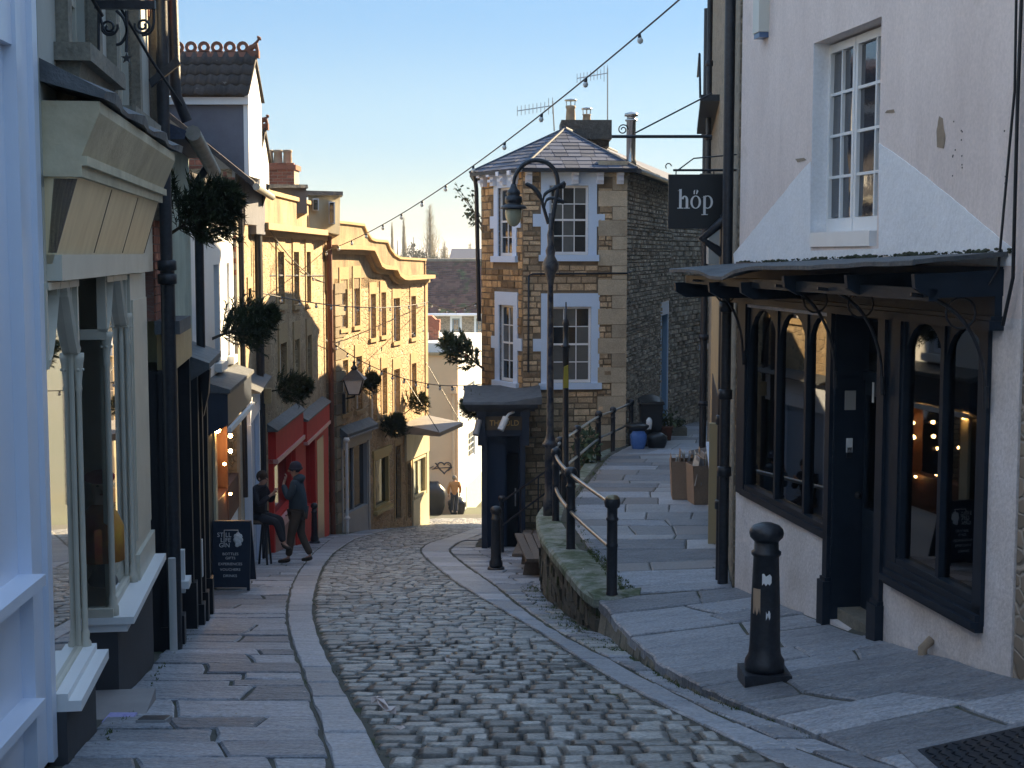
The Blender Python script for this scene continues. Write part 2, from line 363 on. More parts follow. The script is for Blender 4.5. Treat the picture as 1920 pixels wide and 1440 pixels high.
def wx1(y): return 3.15+(y-8.9)*(2.28-3.15)/5.6
XK=[(3,3.2),(5,2.65),(7.95,2.0),(9.5,1.55),(10.1,1.38),(11.2,1.19),(12.6,1.03),(13.6,.96),(14.4,.86)]
ZK=[(3,-2.08),(5,-2.38),(6,-2.53),(7.95,-2.82),(9.5,-3.03),(10.1,-3.11),(11.2,-3.26),(13.6,-3.48),(14.5,-3.5)]
ZW=[(3,-1.75),(6,-2.25),(8.9,-2.66),(11.4,-3.04),(14.5,-3.40)]
def rz(x,y):          # raised pavement and path on the right
    if y>14.5:
        z=-3.45-.05*(y-14.5) if y<33 else -4.375-.065*(y-33)
        k=max(0,1-(y-14.5)/3); return z+k*(x-1.5)*.06
    a,b=lerp(XK,y),wx1(y); t=(x-a)/(b-a); return lerp(ZK,y)*(1-t)+lerp(ZW,y)*t
XPL=[(14.4,1.18),(17.4,.92),(20,.78),(22.3,.95),(25,1.33),(29.7,1.98),(31.7,2.42),(33,2.78),(40,4.4),(45.5,6.3),(48,8)]
XPR=[(14.5,2.26),(30,4.13),(30.6,7),(48,10)]
def sheet(name,xs,ys,zf,mat,kind='structure'):
    mb=MB(); vs=[];n=len(xs)
    for y in ys:
        for x in xs: vs.append((x,y,zf(x,y)))
    fs=[(j*n+i,j*n+i+1,(j+1)*n+i+1,(j+1)*n+i) for j in range(len(ys)-1) for i in range(n-1)]
    mb.add(vs,fs,True,0.); return mb.build(name,mat,None,kind=kind)
def far(x,y):
    if y<72: return gz(y)-.07
    z=-13.0-min(1,(y-72)/60)*4
    if y>500: z+= (y-500)/2600*17+ (y-500)/2600*6*math.sin(x*.0022+1)*math.sin(x*.0009)
    return z
ground=sheet('ground',[-3500,-2000,-1200,-700,-400,-200,-90,-40,-15,-6,0,2,6,15,40,90,200,400,700,1200,2000,3500],
   [-60,-20,0]+list(range(4,68,3))+[67,69,72,80,100,132,200,300,500,700,900,1200,1500,1900,2300,2700,3100,3500],far,ground_m)
def strip(name,xl,xr,ys,dz,mat,zf=None,nx=2):
    mb=MB(); vs=[]
    for y in ys:
        a,b=xl(y),xr(y)
        for i in range(nx): x=a+(b-a)*i/(nx-1); vs.append((x,y,(zf(x,y) if zf else gz(y))+dz))
    fs=[(j*nx+i,j*nx+i+1,(j+1)*nx+i+1,(j+1)*nx+i) for j in range(len(ys)-1) for i in range(nx-1)]
    mb.add(vs,fs,True,0.); o=mb.build(name,mat,None,kind='structure'); return o
ysr=[3+.5*i for i in range(128)]
road=strip('road',kl,lambda y:rr(y)+.04,ysr,-.017,joint_m,nx=4)
pavL=strip('pavement',lambda y:lerp(WX,y)-.4,lambda y:kl(y),ysr,-.017,joint_m,nx=3)
pavR=strip('pavement',rr,lambda y:(XKr(y) if y<13.9 else 1.7 if y<31 else rb(y)+1.2),[3+.5*i for i in range(128)],-.034,joint_m) if False else None
def xlow(y):          # right limit of the low pavement beside the road
    if y<14.2: return lerp(XK,y)+.02
    if y<21: return lerp([(14.2,.82),(15.3,.70),(16.5,.6),(18,.46),(20.2,.38),(21,.5)],y)
    return min(1.6,.5+(y-21)*.25) if y<31 else 1.0
pavR=strip('pavement',lambda y:rr(y)-.0,lambda y:max(xlow(y)+.15,rr(y)+.1),ysr,-.018,joint_m,nx=2)
path=strip('path',lambda y:(lerp(XK,y) if y<14.4 else lerp(XPL,y)-.12)+.02,lambda y:(wx1(y)+.25 if y<14.5 else lerp(XPR,y)+.25),[3+.5*i for i in range(91)],-.016,joint_m,zf=lambda x,y:rz(x,y),nx=4)
def outline(a,b,c,d,j,sub=1):
    """irregular outline of a slab from its 4 corners, worn edges"""
    pts=[]
    for p,q in ((a,b),(b,c),(c,d),(d,a)):
        p=Vector(p);q=Vector(q); L=(q-p).length; nn=max(1,min(4,int(L/.22)))*sub
        e=(q-p)/L; nv=Vector((-e.y,e.x))
        for k in range(nn):
            t=k/nn; amp=j if k else j*.5
            pts.append(p+(q-p)*t+nv*random.uniform(-amp,amp)+e*random.uniform(-amp,amp)*.5)
    return pts
def slab(pts,zf,h,ch=.012,tilt=(0,0)):
    c=sum(pts,Vector((0,0)))/len(pts); n=len(pts); vs=[]
    for p in pts:
        q=c+(p-c)*(1-ch*1.6/max(.05,(p-c).length)); vs.append((q.x,q.y,zf(q.x,q.y)+h+(q-c).dot(Vector(tilt))))
    for p in pts: vs.append((p.x,p.y,zf(p.x,p.y)+h-ch+(p-c).dot(Vector(tilt))))
    for p in pts: vs.append((p.x,p.y,zf(p.x,p.y)-.10))
    fs=[tuple(range(n))]+[(i+n,(i+1)%n+n,(i+1)%n,i) for i in range(n)]+[(i+2*n,(i+1)%n+2*n,(i+1)%n+n,i+n) for i in range(n)]
    return vs,fs
NP={}
def put_slab(parent,pts,zf,h,mat,name='slab',cap=300,stuff=None,ch=.012,tilt=(0,0)):
    vs,fs=slab(pts,zf,h,ch,tilt); k=NP.get(parent.name,0)
    if k<cap:
        mb=MB(); mb.add(vs,fs,False,0.); o=mb.build(name,mat,parent,center=True); NP[parent.name]=k+1
    else: stuff.add(vs,fs)
def slab_rows(parent,xl,xr,y0,y1,rowd,wid,zf,mats,name='slab',gap=.016,skew=.03,jit=.012,cap=300,maxw=1e9,hj=.012,curve=0):
    y=y0; st=MB(); row=0
    while y<y1:
        d=random.uniform(*rowd)*(1+max(0,y-20)*.012); d=min(d,y1-y+.3)
        ym=y+d/2; a,b=xl(ym),xr(ym)
        if b-a>.12:
            x=a; cuts=[0.]
            while True:
                wd=random.uniform(*wid)
                if (b-a)-cuts[-1]*(b-a)<wd*1.35: break
                cuts.append(cuts[-1]+wd/(b-a))
            cuts.append(1.)
            sk=[random.uniform(-skew,skew) for _ in cuts]
            for i in range(len(cuts)-1):
                t0,t1=cuts[i],cuts[i+1]; g=gap/(b-a)/2
                def X(t,yy): return xl(yy)+(xr(yy)-xl(yy))*t
                def cv(t): return curve*math.sin(t*math.pi)
                ga=random.uniform(.5,1.6)*gap/2; y_a=y+ga; y_b=y+d-ga
                s0=sk[i] if 0<i else 0; s1=sk[i+1] if i+1<len(cuts)-1 else 0
                ca=(X(t0+g,y_a)-s0,y_a+cv(t0)); cb=(X(t1-g,y_a)-s1,y_a+cv(t1)); cc=(X(t1-g,y_b)+s1,y_b+cv(t1)); cd=(X(t0+g,y_b)+s0,y_b+cv(t0))
                put_slab(parent,outline(ca,cb,cc,cd,jit),zf,random.uniform(-hj,hj*.6),random.choice(mats),name,cap,st,tilt=(random.uniform(-.008,.008),random.uniform(-.012,.012)))
        y+=d; row+=1
    st.build(name,mats[0],parent,kind='stuff')
gzf=lambda x,y:gz(y)
random.seed(11)
slab_rows(pavL,lambda y:lerp(WX,y)+(.0 if y>13 else .02),lambda y:kli(y)-.0,6.9,38,(.34,.72),(.38,.95),gzf,[slab_m],'flagstone',gap=.022,skew=.05,jit=.016)
NPk=NP.get(pavL.name); NP[pavL.name]=0
slab_rows(pavL,lambda y:kli(y)+.01,lambda y:kl(y)-.03,6.9,46,(.7,1.5),(2.5,3.),gzf,[kerb_m],'kerb_slab',gap=.012,skew=.0,jit=.008,hj=.006)
slab_rows(pavR,lambda y:rr(y)+.03,lambda y:rb(y)-.005,7.3,50,(.8,1.5),(2.5,3.),gzf,[kerb_m],'kerb_slab',gap=.012,skew=.0,jit=.008,hj=.006)
slab_rows(pavR,lambda y:rb(y)+.03,lambda y:xlow(y)-.0,12.4,19.5,(.22,.34),(.18,.4),gzf,[slab_m,sett_m],'paving_stone',gap=.025,skew=.05,jit=.016)
slab_rows(pavR,lambda y:rb(y)+.03,lambda y:xlow(y)+.1,19.5,31.2,(.45,.8),(.4,.9),gzf,[slab_m],'paving_stone',gap=.02,skew=.06,jit=.015)
slab_rows(pavR,lambda y:rb(y)+.03,lambda y:-.8 if y<36 else .2,31.2,50,(.8,1.1),(.4,.8),gzf,[slab_m],'paving_stone',gap=.02,skew=.04,jit=.01,cap=290)
slab_rows(pavR,lambda y:rb(y)+.02,lambda y:lerp(XK,y)-.0,7.0,12.4,(.3,.6),(.2,.5),gzf,[slab_m],'paving_stone',gap=.02,skew=.03,jit=.012)
NP[path.name]=0
slab_rows(path,lambda y:lerp(XK,y)+.0,lambda y:wx1(y)+.0,6.0,14.3,(.42,.8),(.45,1.05),rz,[slab_m],'flagstone',gap=.016,skew=.10,jit=.012)
slab_rows(path,lambda y:lerp(XPL,y)+.02,lambda y:lerp(XPR,y),14.5,30.3,(.36,.95),(.5,1.3),rz,[brownslab_m,brownslab_m,slab_m,browner_m],'flagstone',gap=.014,skew=.03,jit=.006,hj=.005)
slab_rows(path,lambda y:lerp(XPL,y)+.05,lambda y:min(lerp(XPR,y),7.5),30.3,46,(.8,1.4),(.7,1.5),rz,[brownslab_m,slab_m],'flagstone',gap=.014,skew=.03,jit=.006,hj=.005)
# edge of the raised pavement: rough riser stones under the slabs
mb=MB()
for i in range(26):
    y=6.2+i*.31; y2=y+.29; x,x2=lerp(XK,y),lerp(XK,y2); k=.02
    mb.hexa([(x-random.uniform(-.01,.03),y,gz(y)-.1),(x+.16,y,gz(y)-.1),(x2+.16,y2,gz(y2)-.1),(x2-random.uniform(-.01,.03),y2,gz(y2)-.1),
             (x+random.uniform(0,.03),y,rz(x,y)-.05),(x+.16,y,rz(x,y)-.05),(x2+.16,y2,rz(x2,y2)-.05),(x2+random.uniform(0,.03),y2,rz(x2,y2)-.05)])
mb.build('riser',stone_grey,path,kind='stuff')
# setts
random.seed(5)
def sett_mesh(k):
    g=[];N=4; jx=[random.uniform(-.05,.05) for _ in range(8)]
    c=[(-.5+jx[0],-.5+jx[1]),(.5+jx[2],-.5+jx[3]),(.5+jx[4],.5+jx[5]),(-.5+jx[6],.5+jx[7])]
    vs=[]
    def S(a,b):
        p=[(1-a)*(1-b),a*(1-b),a*b,(1-a)*b]; return sum(p[i]*c[i][0] for i in range(4)),sum(p[i]*c[i][1] for i in range(4))
    for j in range(N):
        for i in range(N):
            a,b=i/(N-1),j/(N-1); e=[0,.18,.82,1]; a=e[i];b=e[j]; x,y=S(a,b)
            edge=(i in(0,N-1))+(j in(0,N-1)); z={0:.0,1:-.006,2:-.014}[edge]+random.uniform(-.004,.004)
            if edge==2: x*=.95;y*=.95
            vs.append((x,y,z))
    fs=[(j*N+i,j*N+i+1,(j+1)*N+i+1,(j+1)*N+i) for j in range(N-1) for i in range(N-1)]
    ring=[0,1,2,3,7,11,15,14,13,12,8,4]; n0=len(vs)
    for r in ring: x,y,z=vs[r]; vs.append((x*1.02,y*1.02,-.09))
    for q in range(12): fs.append((n0+q,n0+(q+1)%12,ring[(q+1)%12],ring[q]))
    return vs,fs
SV=[sett_mesh(k) for k in range(14)]; SM=[]
for vs,fs in SV:
    mb=MB(); mb.add(vs,fs,True,0.); SM.append(mb.mesh('sett',sett_m))
cand=[]
y=7.25; row=0
while y<56:
    d=random.uniform(.17,.27)*(1+max(0,y-14)*.006); a,b=kl(y+d/2)+.02,rr(y+d/2)-.0
    x=a+random.uniform(-.02,.02); bow=.25
    while x<b-.06:
        wd=random.choice([random.uniform(.11,.2),random.uniform(.17,.3)])
        if x+wd>b-.08: wd=b-x
        t=(x+wd/2-a)/max(.5,b-a)
        cand.append((x+wd/2,y+d/2+random.uniform(-.02,.02)-bow*math.sin(t*math.pi)*.6+.12*(t-.5),wd-.009,d-random.uniform(.009,.024)))
        x+=wd
    y+=d; row+=1
cand=[c for c in cand if kl(c[1])-.02<c[0]-c[2]*.3 and c[0]+c[2]*.3<rr(c[1])+.05]
cand.sort(key=lambda c:c[1]); tl=math.atan(-.155); st=MB()
def crown(x,y): 
    a,b=kl(y),rr(y); t=max(0,min(1,(x-a)/(b-a))); return .035*math.sin(t*math.pi)-.01
for i,(x,yy,wd,d) in enumerate(cand):
    z=gz(yy)+crown(x,yy)+random.uniform(-.006,.008); k=random.randrange(14); rt=(tl+random.uniform(-.05,.05),random.uniform(-.04,.04),random.uniform(-.06,.06)+(0 if i%2 else 0))
    if i<300: piece('sett',SM[k],road,(x,yy,z),rt,(wd,d,1))
    else:
        ca,sa=math.cos(rt[2]),math.sin(rt[2]); rn=random.random(); fl=random.random()<.5
        vs=[]
        for p in SV[k][0]:
            px_,py_=p[0]*wd,p[1]*d; X=px_*ca-py_*sa; Y=px_*sa+py_*ca; vs.append((x+X,yy+Y,z+p[2]+Y*math.tan(tl)-X*rt[1]))
        st.add(vs,SV[k][1],True,rn)
st.build('sett',sett_m,road,kind='stuff')
# ================================================================ RETAINING WALL with coping and railing
OUT=[(1.30,14.42),(1.02,14.28),(.84,14.35),(.715,15.3),(.6,16.5),(.46,18),(.40,19.2),(.39,20.2),(.44,21.2),(.58,22.3),(.78,23.6),(1.0,25),(1.35,27.4),(1.62,29.7),(2.0,31.5),(2.4,32.9)]
def along(poly,step):
    res=[];
    P0=[Vector(p) for p in poly]
    # catmull smoothing
    pts=[]
    for i in range(len(P0)-1):
        a,b,c,d=P0[max(i-1,0)],P0[i],P0[i+1],P0[min(i+2,len(P0)-1)]
        for k in range(8):
            t=k/8; pts.append(.5*((2*b)+(c-a)*t+(2*a-5*b+4*c-d)*t*t+(3*b-a-3*c+d)*t**3))
    pts.append(P0[-1]); acc=0; res=[pts[0]]
    for a,b in zip(pts,pts[1:]):
        L=(b-a).length
        while acc+L>=step:
            t=(step-acc)/L; a=a+(b-a)*t; L=(b-a).length; res.append(a.copy()); acc=0
            if L<1e-6: break
        acc+=L
    return res
cz=lambda y:(-3.46 if y<14.4 else -3.46-.052*(y-14.4))
rw=thing('retaining_wall','curved rough stone retaining wall with mossy coping below the railing','wall',(.9,16,gz(16)))
line=along(OUT,.3)
mb=MB();vs=[]
for i,p in enumerate(line):
    t=(line[min(i+1,len(line)-1)]-line[max(i-1,0)]).normalized(); nn=Vector((t.y,-t.x)); 
    if i<3: nn=Vector((.15,1)).normalized()
    w_=.42 if i>3 else .34
    q=p+nn*w_; z=cz(p.y); o=p-nn*.05
    for (a,zz) in ((o+nn*.03,z-.13),(o,z-.10),(o,z-.03),(o+nn*.03,z+.0),(p+nn*w_*.5,z+.01),(q,z-.002),(q,z-.13)): vs.append((a.x+random.uniform(-.006,.006),a.y,zz+random.uniform(-.005,.005)))
fs=[(i*7+k,(i+1)*7+k,(i+1)*7+k+1,i*7+k+1) for i in range(len(line)-1) for k in range(6)]+[(0,1,2,3,4,5,6),tuple(range(len(vs)-7,len(vs)))]
mb.add(vs,fs,False)
coping_m=M('mossy_coping',(.30,.31,.28),.85,(.09,.12,.06),3.2,.5,bump=(12,.6,.03),fine=.2,contrast=.12,moss=((.055,.075,.03),4,.56))
mb.build('coping',coping_m,rw)
wallstone_m=M('retaining_stone',(.105,.098,.082),.9,(.055,.055,.045),5,.5,var=.8,bump=(14,.6,.03),fine=.2,moss=((.035,.05,.018),3,.57))
stone_cnt=0; ss=MB(); core=MB()
fine_=along(OUT,.05)
for i in range(1,len(line)-1):
    a,b=line[i],line[i+1]; t=(b-a).normalized(); nn=Vector((t.y,-t.x))
    core.hexa([(a.x+nn.x*.06,a.y+nn.y*.06,gz(a.y)-.3),(b.x+nn.x*.06,b.y+nn.y*.06,gz(b.y)-.3),(b.x+nn.x*.3,b.y+nn.y*.3,gz(b.y)-.3),(a.x+nn.x*.3,a.y+nn.y*.3,gz(a.y)-.3),
      (a.x+nn.x*.06,a.y+nn.y*.06,cz(a.y)-.1),(b.x+nn.x*.06,b.y+nn.y*.06,cz(b.y)-.1),(b.x+nn.x*.3,b.y+nn.y*.3,cz(b.y)-.1),(a.x+nn.x*.3,a.y+nn.y*.3,cz(a.y)-.1)])
core.build('core',joint_m,rw)
z=-6.6; SP=fine_
while z<-3.6:
    h=random.uniform(.11,.19); i=8
    while i<len(SP)-6:
        k=random.randint(3,8); a,b=SP[i],SP[min(i+k,len(SP)-1)]; i+=k
        zt=cz((a.y+b.y)/2)-.10
        if z+h*.3>zt or z+h<gz(a.y)-.15 : continue
        t=(b-a).normalized(); nn=Vector((t.y,-t.x)); a2=a+t*.01; b2=b-t*.01; ht=min(z+h-.015,zt); j=lambda:random.uniform(-.012,.012); o=random.uniform(0,.03)
        vs=[(a2.x+nn.x*(o+j()),a2.y+nn.y*o,z+j()),(b2.x+nn.x*(o+j()),b2.y+nn.y*o,z+j()),(b2.x+nn.x*.12,b2.y+nn.y*.12,z),(a2.x+nn.x*.12,a2.y+nn.y*.12,z),
            (a2.x+nn.x*(o+j()),a2.y+nn.y*o,ht+j()),(b2.x+nn.x*(o+j()),b2.y+nn.y*o,ht+j()),(b2.x+nn.x*.12,b2.y+nn.y*.12,ht),(a2.x+nn.x*.12,a2.y+nn.y*.12,ht)]
        if a.y<20 and stone_cnt<290:
            m_=MB(); m_.hexa(vs,0.); m_.build('stone',wallstone_m,rw,center=True); stone_cnt+=1
        else: ss.hexa(vs)
    z+=h
ss.build('stone',wallstone_m,rw,kind='stuff')
# ================================================================ WALL LINES OF THE STREET
WL0=Wall((-2.38,3.5),(-2.59,7.66)); WL1=Wall((-2.50,7.75),(-3.18,12.8)); WL2=Wall((-3.18,12.8),(-3.70,16.65)); WL3=Wall((-3.93,16.7),(-4.47,23.2)); WL3b=Wall((-4.47,23.2),(-4.93,27.5))
WL4=Wall((-4.95,27.5),(-5.0,38.6)); WL5=Wall((-4.8,39),(-2.8,47.3))
WR2=Wall((2.28,14.62),(4.15,30.4),-1)
# ---- R1: pink house with the dark bow-windowed shop
pink_m=M('pink_render',(.84,.73,.68),.85,(.70,.60,.56),1.4,.5,bump=(5,.5,.05),fine=.07,contrast=.16,stretch=(1,1,.35),moss=((.50,.42,.36),1.1,.60))
whiterender_m=M('white_masonry_paint',(.88,.88,.90),.75,(.76,.77,.79),2.5,.4,bump=(5,.5,.04),fine=.06,contrast=.35)
plinth_m=M('lilac_white_render',(.82,.77,.77),.85,(.60,.54,.51),1.6,.5,bump=(22,.55,.02),fine=.12,contrast=.22)
T1=5.8
r1=thing('house','pink rendered house with white triangles beside its tall upper window above the dark shop','house',(2.9,11.7,-3.3))
fr=W1.rect(1522,60,1648,462); fr=(fr[0],fr[1],fr[2],W1.hit(1600,52)[1])
zsL=W1.hit(1475,958)[1]; zsR=W1.hit(1755,1095)[1]; ztopL=W1.hit(1480,585)[1]; ztopR=W1.hit(1770,608)[1]
oL=(W1.hit(1558,800)[0]+.0,W1.hit(1396,800)[0],zsL,ztopL,1.2); oD=(W1.hit(1650,800)[0],W1.hit(1562,800)[0],W1.hit(1600,1190)[1],W1.hit(1600,590)[1],1.2); oR=(W1.hit(1842,800)[0],W1.hit(1686,800)[0],zsR,ztopR,1.2)
zf0=W1.hit(1620,572)[1]
mb=MB(); U=W1.L
wall_grid(mb,W1,0,U,-4.2,zf0,[tuple(oL),tuple(oR),oD])
A=W1.at
o_=mb.build('lower_wall',plinth_m,r1)
mb=MB(); wall_grid(mb,W1,0,U,zf0,T1,[fr+(.22,)],back=.3)
mb.poly([A(U,zf0),A(U,T1),A(U,T1,-6),A(U,zf0,-6)]); mb.poly([A(0,zf0),A(0,T1),A(0,T1,-6),A(0,zf0,-6)]); 
mb.build('upper_wall',pink_m,r1)
mb=MB(); mb.poly([A(U,-4.2),A(U,zf0),A(U,zf0,-6),A(U,-4.2,-6)]); mb.poly([A(0,-4.2),A(0,zf0),A(0,zf0,-6),A(0,-4.2,-6)]); mb.poly([A(0,-4.2,-6),A(U,-4.2,-6),A(U,T1,-6),A(0,T1,-6)]); mb.build('side_wall',plinth_m,r1)
simple('roof',tile_m,r1,lambda m:m.prism([A(-.1,T1,.25),A(-.1,T1+2.0,-3),A(-.1,T1,-6.2),A(-.1,T1-.1,-6.2),A(-.1,T1-.12,.25)],W1.d*(U+.2)))
def tri(name,pts,mat,d=.006,parent=None,W=W1):
    pp=[]
    for a,b in zip(pts,pts[1:]+pts[:1]):
        n=max(1,int(math.hypot(b[0]-a[0],b[1]-a[1])/9)) if abs(b[0]-a[0])>4 and len(pts)>5 else 1
        for k in range(n): pp.append((a[0]+(b[0]-a[0])*k/n+(random.uniform(-.7,.7) if k else 0),a[1]+(b[1]-a[1])*k/n+(random.uniform(-.7,.7) if k else 0)))
    q=[W.hit(*p) for p in pp]; m=MB(); m.prism([W.at(u,z,.001) for u,z in q],W.n*d); return m.build(name,mat,parent)
tri('painted_triangle',[(1378,497),(1376,476),(1400,448),(1500,325),(1521,303),(1521,489)],whiterender_m,parent=r1)
tri('painted_triangle',[(1649,268),(1700,303),(1780,366),(1868,440),(1905,470),(1905,498),(1870,498),(1649,478)],whiterender_m,parent=r1)
tri('painted_panel',[(1521,470),(1649,466),(1649,500),(1521,500)],whiterender_m,parent=r1,d=.005)
# tall upper casement: frame + two leaves
u0,u1,z0,z1=fr; um=W1.hit(1598,300,-.13)[0]; fe=W1.hit(1548,300,-.13)[0]
f=MB()
for a,b in ((u0,um),(um,fe)):
    a_,b_=min(a,b)+.008,max(a,b)-.008
    f.wbox(W1,a_,a_+.045,z0+.12,z1-.02,-.20,-.14); f.wbox(W1,b_-.045,b_,z0+.12,z1-.02,-.20,-.14); f.wbox(W1,a_+.045,b_-.045,z0+.12,z0+.24,-.20,-.14); f.wbox(W1,a_+.045,b_-.045,z1-.09,z1-.02,-.20,-.14)
    m_=(a_+b_)/2; f.wbox(W1,m_-.012,m_+.012,z0+.24,z1-.09,-.19,-.145)
    hh=(z1-.09-z0-.24)/4
    for j in (1,2,3): f.wbox(W1,a_+.045,b_-.045,z0+.24+j*hh-.012,z0+.24+j*hh+.012,-.188,-.148)
f.wbox(W1,u0+.1,u1-.05,z0+.0,z0+.12,-.215,.02); f.wbox(W1,fe,u1-.0,z0+.12,z1,-.215,-.185)
win=f.build('window',white_m,r1,label='tall white casement window of sixteen panes above the shop canopy')
for a,b in ((u0,um),(um,fe)):
    a_,b_=min(a,b)+.053,max(a,b)-.053; hh=(z1-.09-z0-.24)/4; m_=(a_+b_)/2
    for x0,x1 in ((a_,m_-.01),(m_+.01,b_)):
        for j in range(4):
            g=MB(); dd=random.uniform(-.004,.004); g.hexa([A(x0,z0+.25+j*hh,-.178+dd),A(x1,z0+.25+j*hh,-.178),A(x1,z0+.25+j*hh,-.172),A(x0,z0+.25+j*hh,-.172+dd),A(x0,z0+.23+(j+1)*hh,-.178),A(x1,z0+.23+(j+1)*hh,-.178-dd),A(x1,z0+.23+(j+1)*hh,-.172-dd),A(x0,z0+.23+(j+1)*hh,-.172)])
            g.build('pane',glass_old,win)
m=MB(); m.wbox(W1,u1-.010,u1-.002,z0,z1,-.22,-.001); m.build('painted_reveal',whiterender_m,r1)
# repairs and scars on the render
scar_m=M('bare_render',(.36,.28,.20),.9,(.26,.2,.15),20,.5,bump=(30,.5,.01))
for pts in ([(1762,218),(1768,222),(1773,260),(1770,278),(1758,276),(1757,245)],[(1664,207),(1676,205),(1678,211),(1660,212)],[(1492,298),(1508,296),(1512,300),(1496,304)]):
    tri('render_scar',pts,scar_m,d=.004,parent=r1)
for k in range(14):
    x,y=random.choice([1787,1804,1884,1790]),random.uniform(215,350); m=MB(); u,z=W1.hit(x+random.uniform(-2,2),y); m.wbox(W1,u-.005,u+.005,z-.005,z+.005,0,.003); m.build('screw_hole',black_m,r1)
# shopfront joinery --------------------------------------------------
def flatbox(name,x0,y0,x1,y1,d0,d1,mat,parent,W=W1):
    m=MB(); m.pbox(W,x0,y0,x1,y1,d0,d1); return m.build(name,mat,parent)
zfa=W1.hit(1620,545)[1]; zcn=W1.hit(1620,500)[1]
m=MB(); m.wbox(W1,.25,U-.05,ztopR+.06,zcn+.02,.0,.05); m.build('fascia',hop_m,r1)
m=MB(); m.wbox(W1,.22,U-.03,ztopR+.0,ztopR+.06,.0,.10); m.wbox(W1,.24,U-.05,ztopR+.062,ztopR+.09,.0,.08); m.build('moulding',hop_m,r1)
def pil(u0,u1,zb,zt,d,base=None):
    m=MB(); m.wbox(W1,u0,u1,zb,zt,-.25,d); 
    if base: m.wbox(W1,u0-.02,u1+.02,zb-.02,base,-.25,d+.035); m.wbox(W1,u0-.01,u1+.01,base,base+.03,-.2,d+.015)
    return m.build('pilaster',hop_m,r1)
uD0,uD1=oD[0],oD[1]
pil(uD1-.0,uD1+.10,W1.hit(1570,1190)[1]-.1,ztopL+.1,.035,W1.hit(1570,1098)[1])
pil(uD0-.13,uD0,W1.hit(1660,1210)[1]-.1,ztopL+.1,.035,W1.hit(1660,1138)[1])
m=MB(); uA,uB=W1.hit(1856,800)[0],W1.hit(1842,800)[0]; m.wbox(W1,uA,uB+.02,zsR-.12,ztopR+.02,-.1,.03); m.build('pilaster',hop_m,r1)
m=MB(); uA,uB=W1.hit(1398,800)[0],W1.hit(1384,800)[0]; m.wbox(W1,uA,uB,zsL-.06,ztopL+.1,-.1,.02); m.build('pilaster',hop_m,r1)
def gothic(m,u0,u1,z0,z1,spring,d0,d1,round_=False,n=10,bar=.0):
    """spandrel board with an arched hole between u0 and u1"""
    c=(u0+u1)/2; hw=(u1-u0)/2-bar; L=[]
    for k in range(n+1):
        t=k/n
        if round_: a=math.pi*(1-t); L.append((c+hw*math.cos(a),spring+(z1-.03-spring)*math.sin(a)))
        else:
            if t<=.5: s=t*2; L.append((c-hw+hw*(1-math.cos(s*math.pi/2*.92))/(1-math.cos(math.pi/2*.92)) ,spring+(z1-.03-spring)*math.sin(s*math.pi/2)))
            else: s=(1-t)*2; L.append((c+hw-hw*(1-math.cos(s*math.pi/2*.92))/(1-math.cos(math.pi/2*.92)),spring+(z1-.03-spring)*math.sin(s*math.pi/2)))
    for (a,b) in zip(L,L[1:]):
        m.hexa([A(a[0],a[1],d0),A(b[0],b[1],d0),A(b[0],b[1],d1),A(a[0],a[1],d1),A(a[0],z1,d0),A(b[0],z1,d0),A(b[0],z1,d1),A(a[0],z1,d1)])
def lights(o,cuts,spr,round_,sillz,ztop,depth=-.035,lab=None):
    m=MB(); lab_=lab; n=len(cuts)-1
    for c in cuts: m.wbox(W1,c-.026,c+.026,sillz,ztop,depth-.04,depth+.03)
    for a,b in zip(cuts,cuts[1:]): gothic(m,min(a,b),max(a,b),sillz,ztop,spr,depth-.03,depth+.012,round_,bar=.02)
    m.wbox(W1,min(cuts),max(cuts),sillz,sillz+.05,depth-.05,depth+.045)
    wn=m.build('window',hop_m,r1,label=lab)
    for a,b in zip(cuts,cuts[1:]):
        lo,hi=min(a,b),max(a,b); g=MB(); g.wbox(W1,lo+.02,hi-.02,sillz+.03,ztop-.02,depth-.022,depth-.014); g.build('pane',glass_shop,wn)
    return wn
cl=[W1.hit(x,800)[0] for x in (1556,1507,1452,1398)]
lights(oL,cl,W1.hit(1480,668)[1],False,zsL,ztopL+.02,lab='shop window with three pointed arched lights and fairy lights inside')
cr=[W1.hit(x,800)[0] for x in (1842,1762,1688)]
lights(oR,cr,W1.hit(1770,690)[1],True,zsR,ztopR+.02,lab='shop window with two round arched lights and a fern inside')
m=MB(); m.wbox(W1,oL[0]-.02,oL[1]+.03,zsL-.06,zsL+.004,-.1,.035); m.build('sill',hop_m,r1)
m=MB(); sA,sB=W1.hit(1846,1100)[0],W1.hit(1668,1100)[0]
for k,(dz,dd) in enumerate(((0,.03),(-.045,.06),(-.09,.09),(-.12,.06))): m.wbox(W1,sA,sB,zsR+dz-.045,zsR+dz+(.004 if k==0 else -.002),-.1,dd)
m.build('sill',hop_m,r1)
